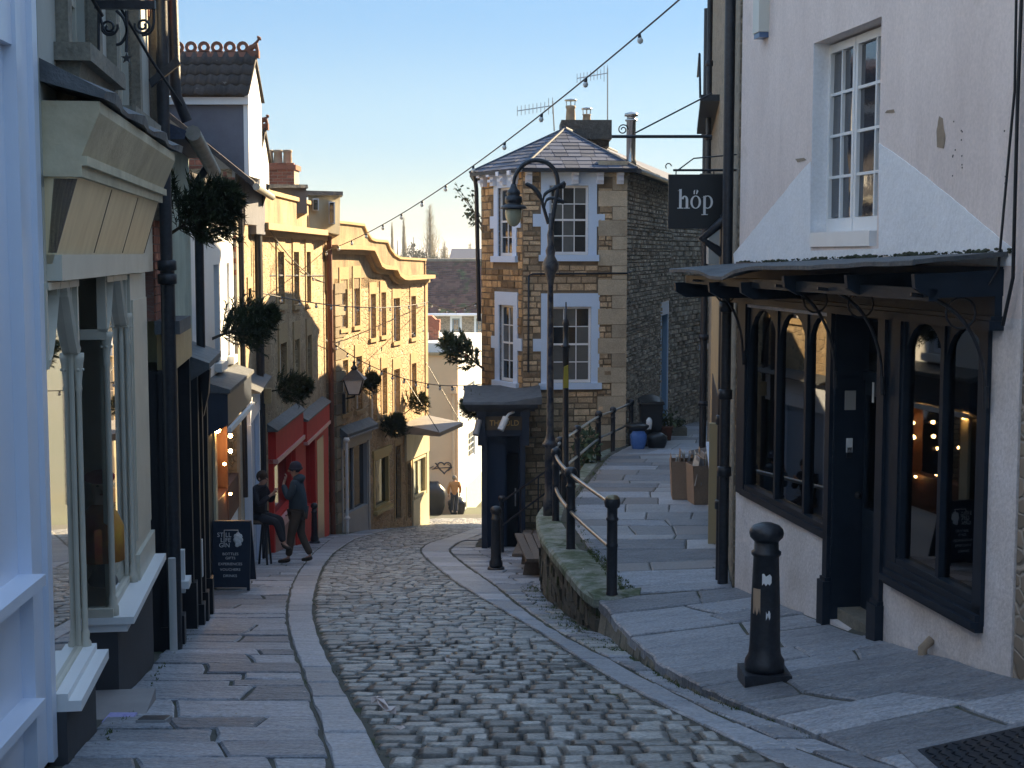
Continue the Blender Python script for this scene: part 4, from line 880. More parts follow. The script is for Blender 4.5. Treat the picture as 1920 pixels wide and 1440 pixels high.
def dormer(px_f,yr,ye,yb,Yn,dep,ncol,nrow,finial,px_l,root):
    """gabled dormer: ridge runs across to the street, tiled slope and cheek face the viewer"""
    xf=P(px_f,yr,Yn).x; xb=P(px_l,yr,Yn).x-.2; zr=P(px_f,yr,Yn+dep/2).z; zev=P(px_f,ye,Yn).z; zb=P(px_f,yb,Yn).z
    dn=simple('dormer',M('lead_cheek',(.085,.095,.13),.6,(.14,.15,.19),2.5,.5,bump=(3,.3,.03)),root,lambda m:m.box(xb,xf-.12,Yn+.12,Yn+dep-.12,zb-.9,zev-.06))
    m=MB(); m.box(xf-.12,xf-.04,Yn+.1,Yn+dep-.1,zb-.1,zev-.05); m.prism([(xf-.10,Yn+.1,zev-.05),(xf-.10,Yn+dep-.1,zev-.05),(xf-.10,Yn+dep/2,zr-.08)],(.06,0,0)); m.box(xb,xf-.02,Yn+.02,Yn+.12,zev-.17,zev-.05); m.build('white_boarding',white_m,dn)
    m=MB(); m.prism([(xb,Yn-.02,zev),(xb,Yn+dep/2,zr-.02),(xb,Yn+dep+.02,zev),(xb,Yn+dep/2,zr-.12)],(xf-xb,0,0)); m.build('roof_deck',tile_m,dn)
    for i in range(ncol):
        for j in range(nrow):
            x0=xb+(xf-xb)*i/ncol; x1=xb+(xf-xb)*(i+1)/ncol; t0,t1=j/nrow,(j+1)/nrow
            def Q(t,x,h): y=Yn-.03+(dep/2+.03)*t; z=zev+(zr-zev)*t; return Vector((x,y-h*.7,z+h*.6))
            g=MB();vs=[];n=6
            for (t,hh) in ((t0-.05,.045),(t1,.012)):
                for k in range(n+1):
                    s=k/n; wv=.028*math.sin(s*2*math.pi+.6); vs.append(Q(t,x0+(x1-x0)*s*1.04,hh+wv+random.uniform(0,.004)))
            for (t,hh) in ((t0-.05,.02),):
                for k in range(n+1): s=k/n; vs.append(Q(t,x0+(x1-x0)*s*1.04,hh+.028*math.sin(s*2*math.pi+.6)))
            g.add(vs,[(k,k+1,n+2+k,n+1+k) for k in range(n)]+[(2*n+2+k,2*n+3+k,k+1,k) for k in range(n)],True,0.); g.build('pantile',tile_m,dn,center=True)
    # crested ridge tiles
    nr=max(2,int((xf-xb)/.24)); 
    for i in range(nr):
        x0=xb+(xf-.12-xb)*i/nr; x1=xb+(xf-.12-xb)*(i+1)/nr; yc=Yn+dep/2; g=MB(); c=Vector(((x0+x1)/2,yc,zr+.10)); rr_=(x1-x0)*.36
        g.prism([(x0+.005,yc-.09,zr-.07),(x1-.005,yc-.09,zr-.07),(x1-.005,yc-.015,zr+.03),(x0+.005,yc-.015,zr+.03)],(0,.02,0)); g.box(x0+.005,x1-.005,yc-.02,yc+.02,zr-.03,zr+.035)
        n=12; ring=[]
        for k in range(n):
            a=2*math.pi*k/n; b=2*math.pi*(k+1)/n
            p=lambda q,r_:(c.x+r_*math.cos(q),c.z+r_*math.sin(q))
            i0,i1,o0,o1=p(a,rr_*.58),p(b,rr_*.58),p(a,rr_*1.3),p(b,rr_*1.3)
            g.hexa([(i0[0],yc-.02,i0[1]),(i1[0],yc-.02,i1[1]),(i1[0],yc+.02,i1[1]),(i0[0],yc+.02,i0[1]),(o0[0],yc-.02,o0[1]),(o1[0],yc-.02,o1[1]),(o1[0],yc+.02,o1[1]),(o0[0],yc+.02,o0[1])])
        g.build('ridge_tile',terra_m,dn,center=True)
    if finial:
        f=finial; yc=Yn+dep/2; g=MB(); g.box(xf-.14,xf+.05,yc-.06,yc+.06,zr-.08,zr+.04)
        g.tube([(xf-.14,yc,zr+.03),(xf-.08,yc,zr+.1),(xf-.0,yc,zr+.13),(xf+.02,yc,zr+.04)],[.05,.055,.05,.03],8)
        g.tube([(xf-.06,yc,zr+.10),(xf+.0*f,yc,zr+.18*f),(xf+.04*f,yc,zr+.23*f),(xf+.045*f,yc,zr+.27*f)],[.05,.026,.02,.035],7)
        g.tube([(xf+.02*f,yc,zr+.29*f),(xf+.06*f,yc,zr+.25*f),(xf+.08*f,yc,zr+.22*f)],[.012,.03,.012],6)
        g.build('finial',terra_m,dn)
    return dn
dormer(466,100,176,318,24.3,1.5,8,4,1.,325,l3b)
dormer(488,236,298,345,26.4,1.2,4,4,.7,455,l3b)
m=MB(); p=P(466,232,28.3); m.lathe([(.13,0),(.12,.1),(.10,.35),(.13,.38),(.12,.47),(.08,.47)],(p.x,28.3,P(466,262,28.3).z),12); m.build('chimney_pot',pot_m,l3b)
# white narrow shop of L3b: fascia, blue door, green door, downpipes
m=MB(); ff=orect(WL3b,(456,722,481,790)); m.wbox(WL3b,ff[0],ff[1],ff[2]+.1,ff[3],0,.12); m.build('fascia',bluewhite_m,l3b)
m=MB(); m.prism([WL3b.at(ff[0]-.05,ff[3]+.14,0),WL3b.at(ff[0]-.05,ff[3]+.02,.3),WL3b.at(ff[0]-.05,ff[3],.3),WL3b.at(ff[0]-.05,ff[3],0)],WL3b.d*(ff[1]-ff[0]+.1)); m.build('shop_cornice',lead_m,l3b)
m=MB(); m.wbox(WL3b,ff[0]+.9,ff[0]+1.5,ff[2]+.35,ff[3]-.3,.12,.135); m.build('name_plate',gold_shop,l3b)
m=MB(); m.wbox(WL3b,ff[0]+.1,ff[0]+2.0,-6.9,ff[2]+.1,0,.05); d_=m.build('door',M('powder_blue_paint',(.28,.36,.50),.5),l3b,label='powder blue shop door behind the seated man')
m=MB()
for k in range(9): z=-4.55-k*.09-(.25 if k>3 else 0); m.wbox(WL3b,ff[0]+1.1,ff[0]+1.1+random.uniform(.3,.55),z,z+.02,.05,.053)
m.build('door_lettering',textg_m,d_,kind='stuff')
m=MB(); m.wbox(WL3b,ff[0]-.06,ff[0]+.08,-7,ff[2]+.1,0,.13); m.wbox(WL3b,ff[0]+2.0,ff[0]+2.2,-7,ff[2]+.1,0,.13); m.build('pilaster',bluewhite_m,l3b)
m=MB(); m.wbox(WL3b,ff[1]+.02,WL3b.L,-7.4,WL3b.hit(490,740)[1],0,.06); m.build('door',M('dark_green_paint',(.02,.06,.045),.4),l3b,label='dark green panelled door with studs near the red shop')
m=MB(); m.wbox(WL3b,ff[1]-.1,WL3b.L+.05,WL3b.hit(487,745)[1]-.0,WL3b.hit(487,718)[1],0,.3); m.build('door_hood',stone_trim,l3b)
m=MB()
for k in range(16): z=-7+k*.14; m.wbox(WL3b,WL3b.L-.12,WL3b.L-.04,z,z+.05,.06,.08)
m.build('stud',white_m,l3b,kind='stuff')
# ================================================================ L3: white three-window house with brown lit shop
l3=thing('house','white painted house with three tall narrow windows and a bulb-lit brown shop below','house',(-4,19,gz(19)))
zt3=.95
w3=[orect(WL3,(375,497,384,690)),orect(WL3,(402,496,411,680)),orect(WL3,(426,493,431,667))]
brown=orect(WL3,(398,765,446,988))
house_wall(l3,WL3,0,WL3.L,-6.2,zt3,w3+[brown],white_m,depth=6,rec=.18)
for o in w3: sash(l3,WL3,o,.18,1,4,bluewhite_m,glass_old,fw=.05); m=MB(); m.wbox(WL3,o[0]-.08,o[1]+.08,o[2]-.12,o[2],-.1,.1); m.build('sill',white_m,l3)
m=MB(); m.prism([WL3.at(-.1,zt3,.2),WL3.at(-.1,zt3+.35,-3),WL3.at(-.1,zt3,-6),WL3.at(-.1,zt3-.1,.2)],WL3.d*(WL3.L+.05)); m.build('roof',tile_m,l3)
cu=orect(WL3,(372,738,440,760)); zc3=WL3.hit(390,790)[1]
m=MB(); ca,cb=WL3.hit(366,760)[0],WL3.hit(437,740)[0]; zz=WL3.hit(400,722)[1]; zlo=zz-.62
m.prism([WL3.at(ca+1.0,zz,0),WL3.at(ca+1.0,zz-.05,.30),WL3.at(ca+1.0,zlo+.15,.30),WL3.at(ca+1.0,zlo,0)],WL3.d*(cb-ca-1.1)); m.build('awning_box',navy_m,l3)
m=MB(); m.prism([WL3.at(ca+.95,zz+.13,0),WL3.at(ca+.95,zz+.02,.34),WL3.at(ca+.95,zz-.03,.34),WL3.at(ca+.95,zz-.02,0)],WL3.d*(cb-ca-1.0)); m.build('canopy',lead_m,l3)
m=MB(); m.wbox(WL3,ca+1.0,cb,zlo+.05,zlo+.12,.29,.34); m.build('awning_bar',white_m,l3)
brn=M('brown_shop_interior',(.085,.028,.016),.55,(.14,.06,.03),4,.5,bump=(4,.3,.02),stretch=(6,6,.5))
a,b,c,e=brown; m=MB(); m.wbox(WL3,a+.05,b,c,e,-.17,-.15); m.wbox(WL3,a,a+.08,c,e,-.1,.04); m.wbox(WL3,(a+b)/2-.04,(a+b)/2+.04,c,e,-.1,.03); m.wbox(WL3,a,b,c,c+.55,-.1,.02); m.build('shopfront',brn,l3)
for (u0_,u1_) in ((a+.09,(a+b)/2-.05),((a+b)/2+.05,b-.04)): m=MB(); m.wbox(WL3,u0_,u1_,c+.56,e,-.09,-.08); m.build('pane',glass_shop,l3)
m=MB(); m.wbox(WL3,0,a-.25,-6.2,zlo,0,.04); m.build('shopfront',black_m,l3)
m=MB(); m.wbox(WL3,a-.22,a,-6.2,e+.1,0,.07); m.build('pilaster',cream_m,l3)
# ================================================================ L2: dark shops, brick pier, pale green render
l2a=thing('house','narrow red brick house with stone window surrounds above black shopfronts','house',(-3.3,13.5,gz(13.5)))
ub2=WL2.hit(311,500)[0]; TT=2.55
sto=orect(WL2,(288,120,301,392)); sto2=sto
m=MB(); house_wall(l2a,WL2,0,ub2,WL2.hit(295,600)[1],TT,[sto],M_rubble('brick_field',(.20,.09,.07),(.15,.07,.055),(.17,.12,.10),9,3,.3),depth=5,rec=.12)
br2=MB(); z=WL2.hit(295,600)[1]; r=0; nb=0
while z<TT-.1 and nb<300:
    u=.02-(.11 if r%2 else 0)
    while u<ub2:
        a,b=max(u,0.01),min(u+.225,ub2-.002)
        if b-a>.04 and not (sto[0]-.22<(a+b)/2<sto[1]+.22 and sto[2]-.15<z<sto[3]+.3) and nb<300:
            g=MB(); g.wbox(WL2,a+.004,b-.006,z+.005,z+.068,-.05,.012); g.build('brick',brick_m,l2a,center=True); nb+=1
        u+=.235
    z+=.076; r+=1
sash(l2a,WL2,sto,.12,2,4,greycream_m,glass_dark); surround(l2a,WL2,sto,.2,.4,.06,mat=stone_grey)
m=MB(); m.wbox(WL2,0,ub2+.05,WL2.hit(295,600)[1]-.12,WL2.hit(295,600)[1],0,.22); m.build('shop_cornice',lead_m,l2a)
goldf=M('dull_gold_fascia',(.42,.33,.17),.5,(.3,.22,.10),3,.5)
uf=WL2.hit(329,620)[0]; zfb=WL2.hit(300,690)[1]; zft=WL2.hit(295,600)[1]-.12
m=MB(); m.wbox(WL2,.15,uf,zfb,zft,0,.16); m.build('fascia',goldf,l2a)
m=MB(); m.wbox(WL2,0.0,uf+.1,-5.5,zfb,-.3,.02); m.build('shopfront',black_m,l2a)
for u in (.0,.42,uf-.12): m=MB(); m.wbox(WL2,u,u+.13,-5,zfb,0,.14); m.wbox(WL2,u-.02,u+.15,gz(13.4)-.3,gz(13.4)+.3,0,.17); m.build('pilaster',black_m,l2a)
m=MB(); m.wbox(WL2,.15,.42,gz(13)+.55,gz(13)+.62,0,.24); m.build('sill',white_m,l2a); m=MB(); m.wbox(WL2,.12,.44,gz(13.5)-.3,gz(13)+.54,0,.13); m.build('stall_riser',M('dark_render',(.1,.1,.1)),l2a)
l2b=thing('house','low pale green rendered house with a black downpipe and black shop doors','house',(-3.6,15.7,gz(15.7)))
green_m=M('pale_green_render',(.50,.57,.48),.8,(.27,.32,.27),2,.5,bump=(9,.2,.01))
zt2b=P(330,262,15).z
house_wall(l2b,WL2,ub2,WL2.L,-5.4,zt2b,[],green_m,depth=5)
m=MB(); m.prism([WL2.at(ub2,zt2b,.22),WL2.at(ub2,zt2b+1.2,-2.4),WL2.at(ub2,zt2b-.1,-2.4),WL2.at(ub2,zt2b-.08,.2)],WL2.d*(WL2.L-ub2)); m.build('roof',slate_m,l2b)
m=MB(); m.tube([WL2.at(ub2,zt2b-.02,.28),WL2.at(WL2.L+.1,zt2b-.24,.28)],.075,10); m.build('gutter',gutter_m,l2b)
m=MB(); p0=WL2.at(ub2+.02,4.2,.08); m.tube([p0,WL2.at(ub2+.05,zt2b+.35,.12),WL2.at(ub2+.1,zt2b+.1,.22)],.055,10); m.build('downpipe',iron_m,l2b)
m=MB(); q=WL2.L-.25; m.tube([WL2.at(q,zt2b-.1,.28),WL2.at(q,zt2b-.35,.12),WL2.at(q,-5.3,.10)],.05,8); 
for z in (.2,-1.6,-3): m.lathe([(.05,0),(.07,.01),(.07,.07),(.05,.08)],WL2.at(q,z,.11))
m.build('downpipe',iron_m,l2b)
m=MB(); m.wbox(WL2,uf+.1,WL2.L-.05,-5.4,WL2.hit(345,690)[1],0,.05); m.build('shopfront',black_m,l2b)
for u in (uf+.2,uf+.75,WL2.L-.55): m=MB(); m.wbox(WL2,u,u+.14,-5.4,WL2.hit(345,690)[1],.05,.19); m.wbox(WL2,u-.02,u+.16,gz(15.7)-.3,gz(15.7)+.35,.05,.22); m.build('pilaster',black_m,l2b)
zz=WL2.hit(345,672)[1]; m=MB(); m.prism([WL2.at(uf+.15,zz+.12,0),WL2.at(uf+.15,zz,.32),WL2.at(uf+.15,zz-.06,.32),WL2.at(uf+.15,zz-.2,.1),WL2.at(uf+.15,zz-.4,0)],WL2.d*(WL2.L-uf-.1)); m.build('shop_cornice',lead_m,l2b)
m=MB(); m.prism([WL2.at(uf+.5,zz-.05,.2),WL2.at(uf+.5,zz-.1,.30),WL2.at(uf+.5,zz-.35,.28),WL2.at(uf+.5,zz-.6,.22)],WL2.d*.2); m.build('console',black_m,l2b)
for dy in (13.0,15.0):
    k=.06; u=(dy-12.8)*1.02; m=MB(); m.wbox(WL2,u,u+.07,gz(dy)+.5,gz(dy)+.9,.16,.2); m.build('glint_panel',white_m,l2b if dy>14 else l2a)
# ================================================================ L1: cream shop with colonnettes and canted fascia
l1=thing('house','white rendered house over a cream shopfront with slender colonnettes and canted fascia','house',(-2.9,10.2,gz(10.2)))
render_m=M('old_white_render',(.50,.51,.47),.85,(.36,.36,.32),2,.5,bump=(8,.35,.02),stretch=(1,1,.5))
A1=WL1.at; zfl=WL1.hit(180,500)[1]
upA=(WL1.hit(112,50)[0],WL1.hit(165,50)[0],WL1.hit(140,110)[1],2.3); upB=(WL1.hit(205,100)[0],WL1.hit(245,100)[0],WL1.hit(225,215)[1],3.2)
h1=MB(); wall_grid(h1,WL1,-.05,WL1.L,.35,TT,[upA,upB],.16); 
for u in (-.05,WL1.L): h1.poly([A1(u,.3,0),A1(u,TT,0),A1(u,TT,-5),A1(u,.3,-5)])
h1.build('wall',render_m,l1)
for o in (upA,upB):
    sash(l1,WL1,o,.16,2,3,greycream_m,glass_dark); surround(l1,WL1,o,.14,.3,.07,mat=stone_grey,sill=False)
    m=MB(); m.wbox(WL1,o[0]-.22,o[1]+.22,o[2]-.10,o[2],-.1,.20); m.prism([A1(o[0]-.16,o[2]-.1,0),A1(o[0]-.16,o[2]-.1,.14),A1(o[0]-.16,o[2]-.3,.10),A1(o[0]-.16,o[2]-.42,0)],WL1.d*(o[1]-o[0]+.32)); m.build('sill',stone_grey,l1)
# bays: bay one, doorway, bay two
uw1=WL1.hit(152,900,.0)[0]; uw2=WL1.hit(205,900,.0)[0]
zs1=WL1.hit(176,1190)[1]; zs2=WL1.hit(262,1065)[1]; zs1=WL1.hit(150,1260)[1]+.06
zh=WL1.hit(180,520)[1]
PR=.03
m=MB(); m.wbox(WL1,-.05,WL1.L,zh,.42,-.4,.0); m.build('bressummer',greycream_m,l1)
# lead and cornice with canted fascia
fa,fb=.02,WL1.hit(270,450,.05)[0]; zb_=WL1.hit(180,492,.05)[1]; zt_=WL1.hit(230,358,.18)[1]
m=MB(); m.prism([A1(fa,zb_,PR),A1(fa,zt_,.17),A1(fa,zt_,0),A1(fa,zb_,0)],WL1.d*(fb-fa)); m.build('fascia',M('cream_fascia_paint',(.80,.66,.42),.42,(.60,.46,.26),2.2,.5,bump=(5,.15,.02),stretch=(3,3,.4)),l1,label='canted cream painted name board under the cornice')
m=MB()
for k in (0,1,2,3): u=fa+(fb-fa)*k/3-(.02 if k==3 else 0); dz=lambda z:PR+(.17-PR)*(z-zb_)/(zt_-zb_); m.prism([A1(u,zb_+.06,dz(zb_+.06)+.004),A1(u,zt_-.01,dz(zt_-.01)+.004),A1(u,zt_-.01,.05),A1(u,zb_+.06,PR-.02)],WL1.d*.014)
m.build('fascia_joint',M('dark_joint_paint',(.16,.12,.09),.8),l1,kind='stuff')  # thin dark strips mark the joints of the name board
m=MB(); m.wbox(WL1,fa,fb,zb_-.09,zb_+.05,0,PR+.05); m.build('rail',greycream_m,l1)
m=MB(); m.wbox(WL1,fa-.02,fb+.05,zt_,zt_+.06,0,.20); m.wbox(WL1,fa-.02,fb+.08,zt_+.06,zt_+.11,0,.23); m.prism([A1(fa-.02,zt_+.11,0),A1(fa-.02,zt_+.11,.20),A1(fa-.02,zt_+.34,.30),A1(fa-.02,zt_+.40,.30),A1(fa-.02,zt_+.40,0)],WL1.d*(fb-fa+.12)); m.build('cornice',M('stained_cream_paint',(.62,.55,.38),.6,(.36,.30,.19),3,.5,bump=(10,.3,.02)),l1)
m=MB()
for i in range(16):
    a=fa-.05+(fb-fa+.25)*i/16; b=fa-.05+(fb-fa+.25)*(i+1)/16; w1,w2=.02*math.sin(i*1.3),.02*math.sin(i*1.3+1.3)
    m.hexa([A1(a,zt_+.41,.33+w1),A1(b,zt_+.41,.33+w2),A1(b,zt_+.5,0),A1(a,zt_+.5,0),A1(a,zt_+.45+w1,.34+w1),A1(b,zt_+.45+w2,.34+w2),A1(b,zt_+.62,0),A1(a,zt_+.62,0)])
m.build('lead_flashing',lead_m,l1)
def colonnette(u,d,z0,z1,parent,r=.019):
    m=MB(); p=A1(u,0,d); H=z1-z0
    m.lathe([(r*1.9,0),(r*1.9,.06),(r*1.3,.08),(r*1.5,.12),(r*1.0,.14),(r,.16),(r*.9,H-.24),(r*1.25,H-.22),(r*1.0,H-.19),(r*1.7,H-.06),(r*2.0,H-.04),(r*2.0,H)],(p.x,p.y,z0),14)
    for k in range(5):
        a=k*1.256; m.ball((p.x+r*1.5*math.cos(a),p.y+r*1.5*math.sin(a),z0+H-.1),r*.55,8)
    return m.build('colonnette',greycream_m,parent)
zca=WL1.hit(150,660)[1]; zcb=WL1.hit(205,620)[1]
uL0=-.05; uR1=WL1.hit(243,900)[0]; uPe=WL1.hit(274,900)[0]
colonnette(uw1,PR-.03,zs1,zca,l1); colonnette(uw2+.02,PR-.03,zs2,zcb,l1,.022); colonnette(uR1,PR-.02,zs2,WL1.hit(243,585)[1],l1)
def ogee(W,u0,u1,zsp,zt,d0,d1,parent,mat):
    """tracery board with an ogee arched edge, and muntined top lights"""
    m=MB(); n=14; L=[]
    for k in range(n+1):
        t=k/n; s=1-abs(2*t-1); L.append((u0+(u1-u0)*t,zsp+(.42*(u1-u0)+.08)*(s*s*(3-2*s))))
    for a,b in zip(L,L[1:]): m.hexa([W.at(a[0],a[1],d0),W.at(b[0],b[1],d0),W.at(b[0],b[1],d1),W.at(a[0],a[1],d1),W.at(a[0],a[1]+.05,d0),W.at(b[0],b[1]+.05,d0),W.at(b[0],b[1]+.05,d1+.012),W.at(a[0],a[1]+.05,d1+.012)])
    zb=max(p[1] for p in L)
    nn=max(2,int((u1-u0)/.28))
    for k in range(nn+1): u=u0+(u1-u0)*k/nn; t=k/nn; s=1-abs(2*t-1); zz=zsp+(.42*(u1-u0)+.08)*(s*s*(3-2*s)); m.wbox(W,u-.022,u+.022,zz,zt,d0,d1)
    m.wbox(W,u0,u1,zt-.04,zt,d0,d1+.01); return m.build('tracery',mat,parent)
w1=MB(); w1.wbox(WL1,uL0,uw1+.05,zs1-.06,zs1,-.1,PR+.10); w1.wbox(WL1,uL0,uw1+.05,zs1-.0,zs1+.04,-.1,PR+.03); w1.build('sill',white_m,l1)
ogee(WL1,uL0,uw1,zca-.02,zh,PR-.07,PR-.02,l1,greycream_m); ogee(WL1,uL0+.0,uL0+(uw1-uL0)/2,zca-.02,zca+.1,PR-.07,PR-.03,l1,greycream_m) if False else None
def winpane(nm,u0,u1,z0,z1,d,lab):
    m=MB(); m.wbox(WL1,u0,u0+.02,z0,z1,d-.02,d+.01); m.wbox(WL1,u1-.02,u1,z0,z1,d-.02,d+.01); m.wbox(WL1,u0,u1,z0,z0+.05,d-.03,d+.02); wn=m.build('window',greycream_m,l1,label=lab)
    g=MB(); g.wbox(WL1,u0+.02,u1-.02,z0+.02,z1,d-.012,d-.004); g.build('pane',glass_shop,wn); return wn
winpane('w',uL0,uw1-.02,zs1,zh,PR-.06,'nearest cream display window reflecting the street')
m=MB(); m.wbox(WL1,uL0,uw1+.02,-4,zs1-.06,-.05,PR+.02); m.build('stall_riser',M('charcoal_render',(.055,.058,.065),.8,(.04,.042,.05),3,.5,bump=(14,.3,.01)),l1)
# return of bay two facing the camera, its front, sill, riser
ogee(WL1,uw2,uR1,zcb-.02,zh,PR-.07,PR-.02,l1,greycream_m)
winpane('w',uw2+.03,uR1,zs2,zh,PR-.06,'second cream display window beyond the doorway')
WB=Wall(tuple(A1(uw2,0,-.75).to_2d()),tuple(A1(uw2,0,PR-.02).to_2d()),1)
m=MB(); m.wbox(WB,0,.05,zs2,zh,-.02,.03); m.wbox(WB,WB.L-.06,WB.L,zcb,zh,-.02,.03); m.wbox(WB,0,WB.L,zs2,zs2+.06,-.02,.05); m.wbox(WB,0,WB.L,zcb-.05,zcb+.02,-.02,.03); wn=m.build('window',greycream_m,l1,label='return pane of the second bay with two mannequins behind it')
g=MB(); g.wbox(WB,.02,WB.L-.03,zs2+.03,zh,-.004,.004); g.build('pane',glass_shop,wn)
m=MB(); m.wbox(WL1,uw2-.05,uPe,zs2-.05,zs2,-.75,PR+.12); m.wbox(WL1,uw2-.02,uPe,zs2-.11,zs2-.05,-.75,PR+.07); m.build('sill',white_m,l1)
m=MB(); m.wbox(WL1,uw2+.0,uPe,-5,zs2-.11,-.75,PR+.0); m.build('stall_riser',MATS['charcoal_render'],l1)
for u in (uR1+.05,): m=MB(); m.wbox(WL1,u,uPe,zs2,zh,-.4,PR); m.wbox(WL1,u-.02,uPe+.02,zs2,zs2+.2,-.4,PR+.03); m.wbox(WL1,u+.06,uPe-.05,zs2+.3,zh-.2,PR,PR+.012); m.build('pilaster',greycream_m,l1)
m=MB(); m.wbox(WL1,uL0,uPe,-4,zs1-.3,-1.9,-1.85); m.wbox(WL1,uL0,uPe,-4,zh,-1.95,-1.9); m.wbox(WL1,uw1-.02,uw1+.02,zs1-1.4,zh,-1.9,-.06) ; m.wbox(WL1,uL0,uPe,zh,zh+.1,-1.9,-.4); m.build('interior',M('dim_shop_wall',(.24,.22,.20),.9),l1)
m=MB(); m.wbox(WL1,uL0+.02,uw1-.03,zs1-.1,zs1-.01,-1.8,-.05); m.wbox(WL1,uw2+.06,uPe,zs2-.1,zs2-.01,-1.8,-.77); m.build('display_floor',M('display_board',(.5,.45,.36),.7),l1)
m=MB(); a_=uw1+.02; m.wbox(WL1,a_,uw2,gz(10.6)-.5,gz(10.6)+.20,-.8,.28); m.build('doorstep',M('pale_step',(.34,.32,.32),.8,(.26,.25,.25),4,.5),l1)
g=MB(); c=A1(a_+.45,gz(10.6)+.205,.12); g.box(c.x-.09,c.x+.09,c.y-.13,c.y+.13,c.z,c.z+.012); o=g.build('leaflet',M('violet_leaflet',(.25,.22,.6),.5,(.5,.5,.75),30,.5)); tag(o,'small violet leaflet lying on the pale doorstep of the cream shop','leaflet')
m=MB(); m.tube([A1(WL1.L-.12,-4,.12),A1(WL1.L-.12,zs2-.2,.12)],.035,8); m.build('drain_pipe',M('pale_pipe',(.5,.5,.5),.6),l1)
m=MB(); m.tube([A1(WL1.L-.02,zh+.0,.12),A1(WL1.L-.02,TT,.12)],.055,10); m.tube([A1(WL1.L+.02,-4.2,.12),A1(WL1.L+.02,zh,.12)],.065,10)
for z in (zh,zh-.12,2.2): m.lathe([(.06,0),(.085,.01),(.085,.09),(.06,.1)],A1(WL1.L,z,.12))
m.build('downpipe',iron_m,l1)
m=MB(); m.prism([A1(WL1.L-.3,1.42,.05),A1(WL1.L-.3,1.62,.30),A1(WL1.L-.3,1.68,.27),A1(WL1.L-.3,1.48,.03)],WL1.d*.07); m.build('flood_light',iron_m,l1)
m=MB(); m.tube([A1(.2,2.9,.08),A1(.9,2.2,.1),A1(1.3,1.75,.12),A1(2.0,1.3,.35),A1(2.6,1.05,.5)],.010,5); m.tube([A1(.0,3.2,.05),A1(.12,2.6,.08),A1(.1,1.9,.1),A1(.25,1.6,.12),A1(.9,1.4,.2)],.012,5); m.tube([A1(-.05,2.05,.06),A1(.6,2.03,.08),A1(1.6,2.06,.08)],.012,5); m.build('cable',black_m,l1,kind='stuff')
# ================================================================ L0: pale blue-white shopfront at the very left
l0=thing('house','pale blue-white painted shopfront corner at the left edge beside the cream shop','house',(-2.45,6.5,gz(6.5)))
A0=WL0.at; L_=WL0.L
house_wall(l0,WL0,0,L_,-3.6,4.0,[],bluewhite_m,depth=4)
m=MB(); m.wbox(WL0,L_-.26,L_+.0,-2.75,4,0,.07); m.wbox(WL0,L_-.07,L_+.02,-2.75,4,0.0,.10); m.build('pilaster',bluewhite_m,l0)
m=MB(); m.wbox(WL0,2.2,L_-.26,WL0.hit(20,1117,.1)[1]-.06,WL0.hit(20,1117,.1)[1],0,.14); m.wbox(WL0,2.2,L_-.26,WL0.hit(10,1385,.1)[1]-.05,WL0.hit(10,1385,.1)[1],0,.12); m.build('sill',bluewhite_m,l0)
m=MB(); m.wbox(WL0,2.2,L_-.26,1.05,4,0,.05); m.build('head_panel',bluewhite_m,l0)
m=MB(); m.wbox(WL0,3.2,L_-.0,-3.7,-2.76,-.0,.03); m.build('plinth',black_m,l0)
HAZE=True
# ================================================================ RIGHT ROW: R0 (nearest), R2, R3 (unseen, added for its shade)
random.seed(31)
r0=thing('house','rubble stone house at the right edge of the street next to the pink house','house',(3.6,5,-2.3))
WR0=Wall((3.16,8.88),(4.9,-9),1); WR0.n=-WR0.n if WR0.n.x>0 else WR0.n
o0=[(1.5+2.6*k,2.5+2.6*k,-.2,1.5) for k in range(6)]
house_wall(r0,WR0,0,WR0.L,-3.2,2.0,o0,M_rubble('brown_rubble',(.32,.25,.19),(.2,.16,.12),(.4,.34,.28),5,1.6,.6),depth=6)
for o in o0: sash(r0,WR0,o,.16,1,2,white_m,glass_dark)
m=MB(); m.prism([WR0.at(0,2.0,.2),WR0.at(0,3,-3),WR0.at(0,2,-6),WR0.at(0,1.9,.2)],WR0.d*WR0.L); m.build('roof',tile_m,r0)
lb=thing('house','rendered terrace house standing just before the blue-white shopfront','house',(-2.2,0,-1.6))
WLB=Wall((-1.9,-12),(-2.37,3.4)); o0=[(1.5+2.6*k,2.5+2.6*k,.2,1.5) for k in range(5)]
house_wall(lb,WLB,0,WLB.L,-2.5,2.0,o0,render_m,depth=5)
for o in o0: sash(lb,WLB,o,.16,1,2,white_m,glass_dark)
m=MB(); m.prism([WLB.at(0,2,.2),WLB.at(0,3,-2.5),WLB.at(0,2,-5),WLB.at(0,1.9,.2)],WLB.d*WLB.L); m.build('roof',tile_m,lb)
m=MB(); m.tube([A(.05,6,.04),A(.02,2.6,.05),A(.06,.9,.04),A(.03,-.15,.05),A(.12,-.45,.06)],.012,5); m.tube([A(.16,6,.04),A(.14,2.4,.04),A(.10,1.0,.04),A(.22,-.1,.05),A(.24,-.2,.10)],.009,5); m.build('cable',black_m,r1,kind='stuff')
bx=W1.hit(1435,30)
t=thing('alarm_box','slim white alarm box with blue base high on the pink wall','alarm box',tuple(A(bx[0],bx[1]-.1)))
u,z=W1.hit(1436,62); simple('case',M('white_plastic',(.6,.6,.55),.4),t,lambda m:m.wbox(W1,u-.09,u+.09,z,z+.6,0,.10)); simple('base',M('blue_plastic',(.08,.14,.26),.3),t,lambda m:m.wbox(W1,u-.08,u+.08,z-.05,z-.002,0,.09))
m=MB(); u,z=W1.hit(1747,1240); p=A(u,z,.07); m.tube([(p.x,p.y,z-.12),(p.x,p.y,z+.1),A(u,z+.16,.0)],.035,8); m.build('pipe_stub',scar_m,r1)
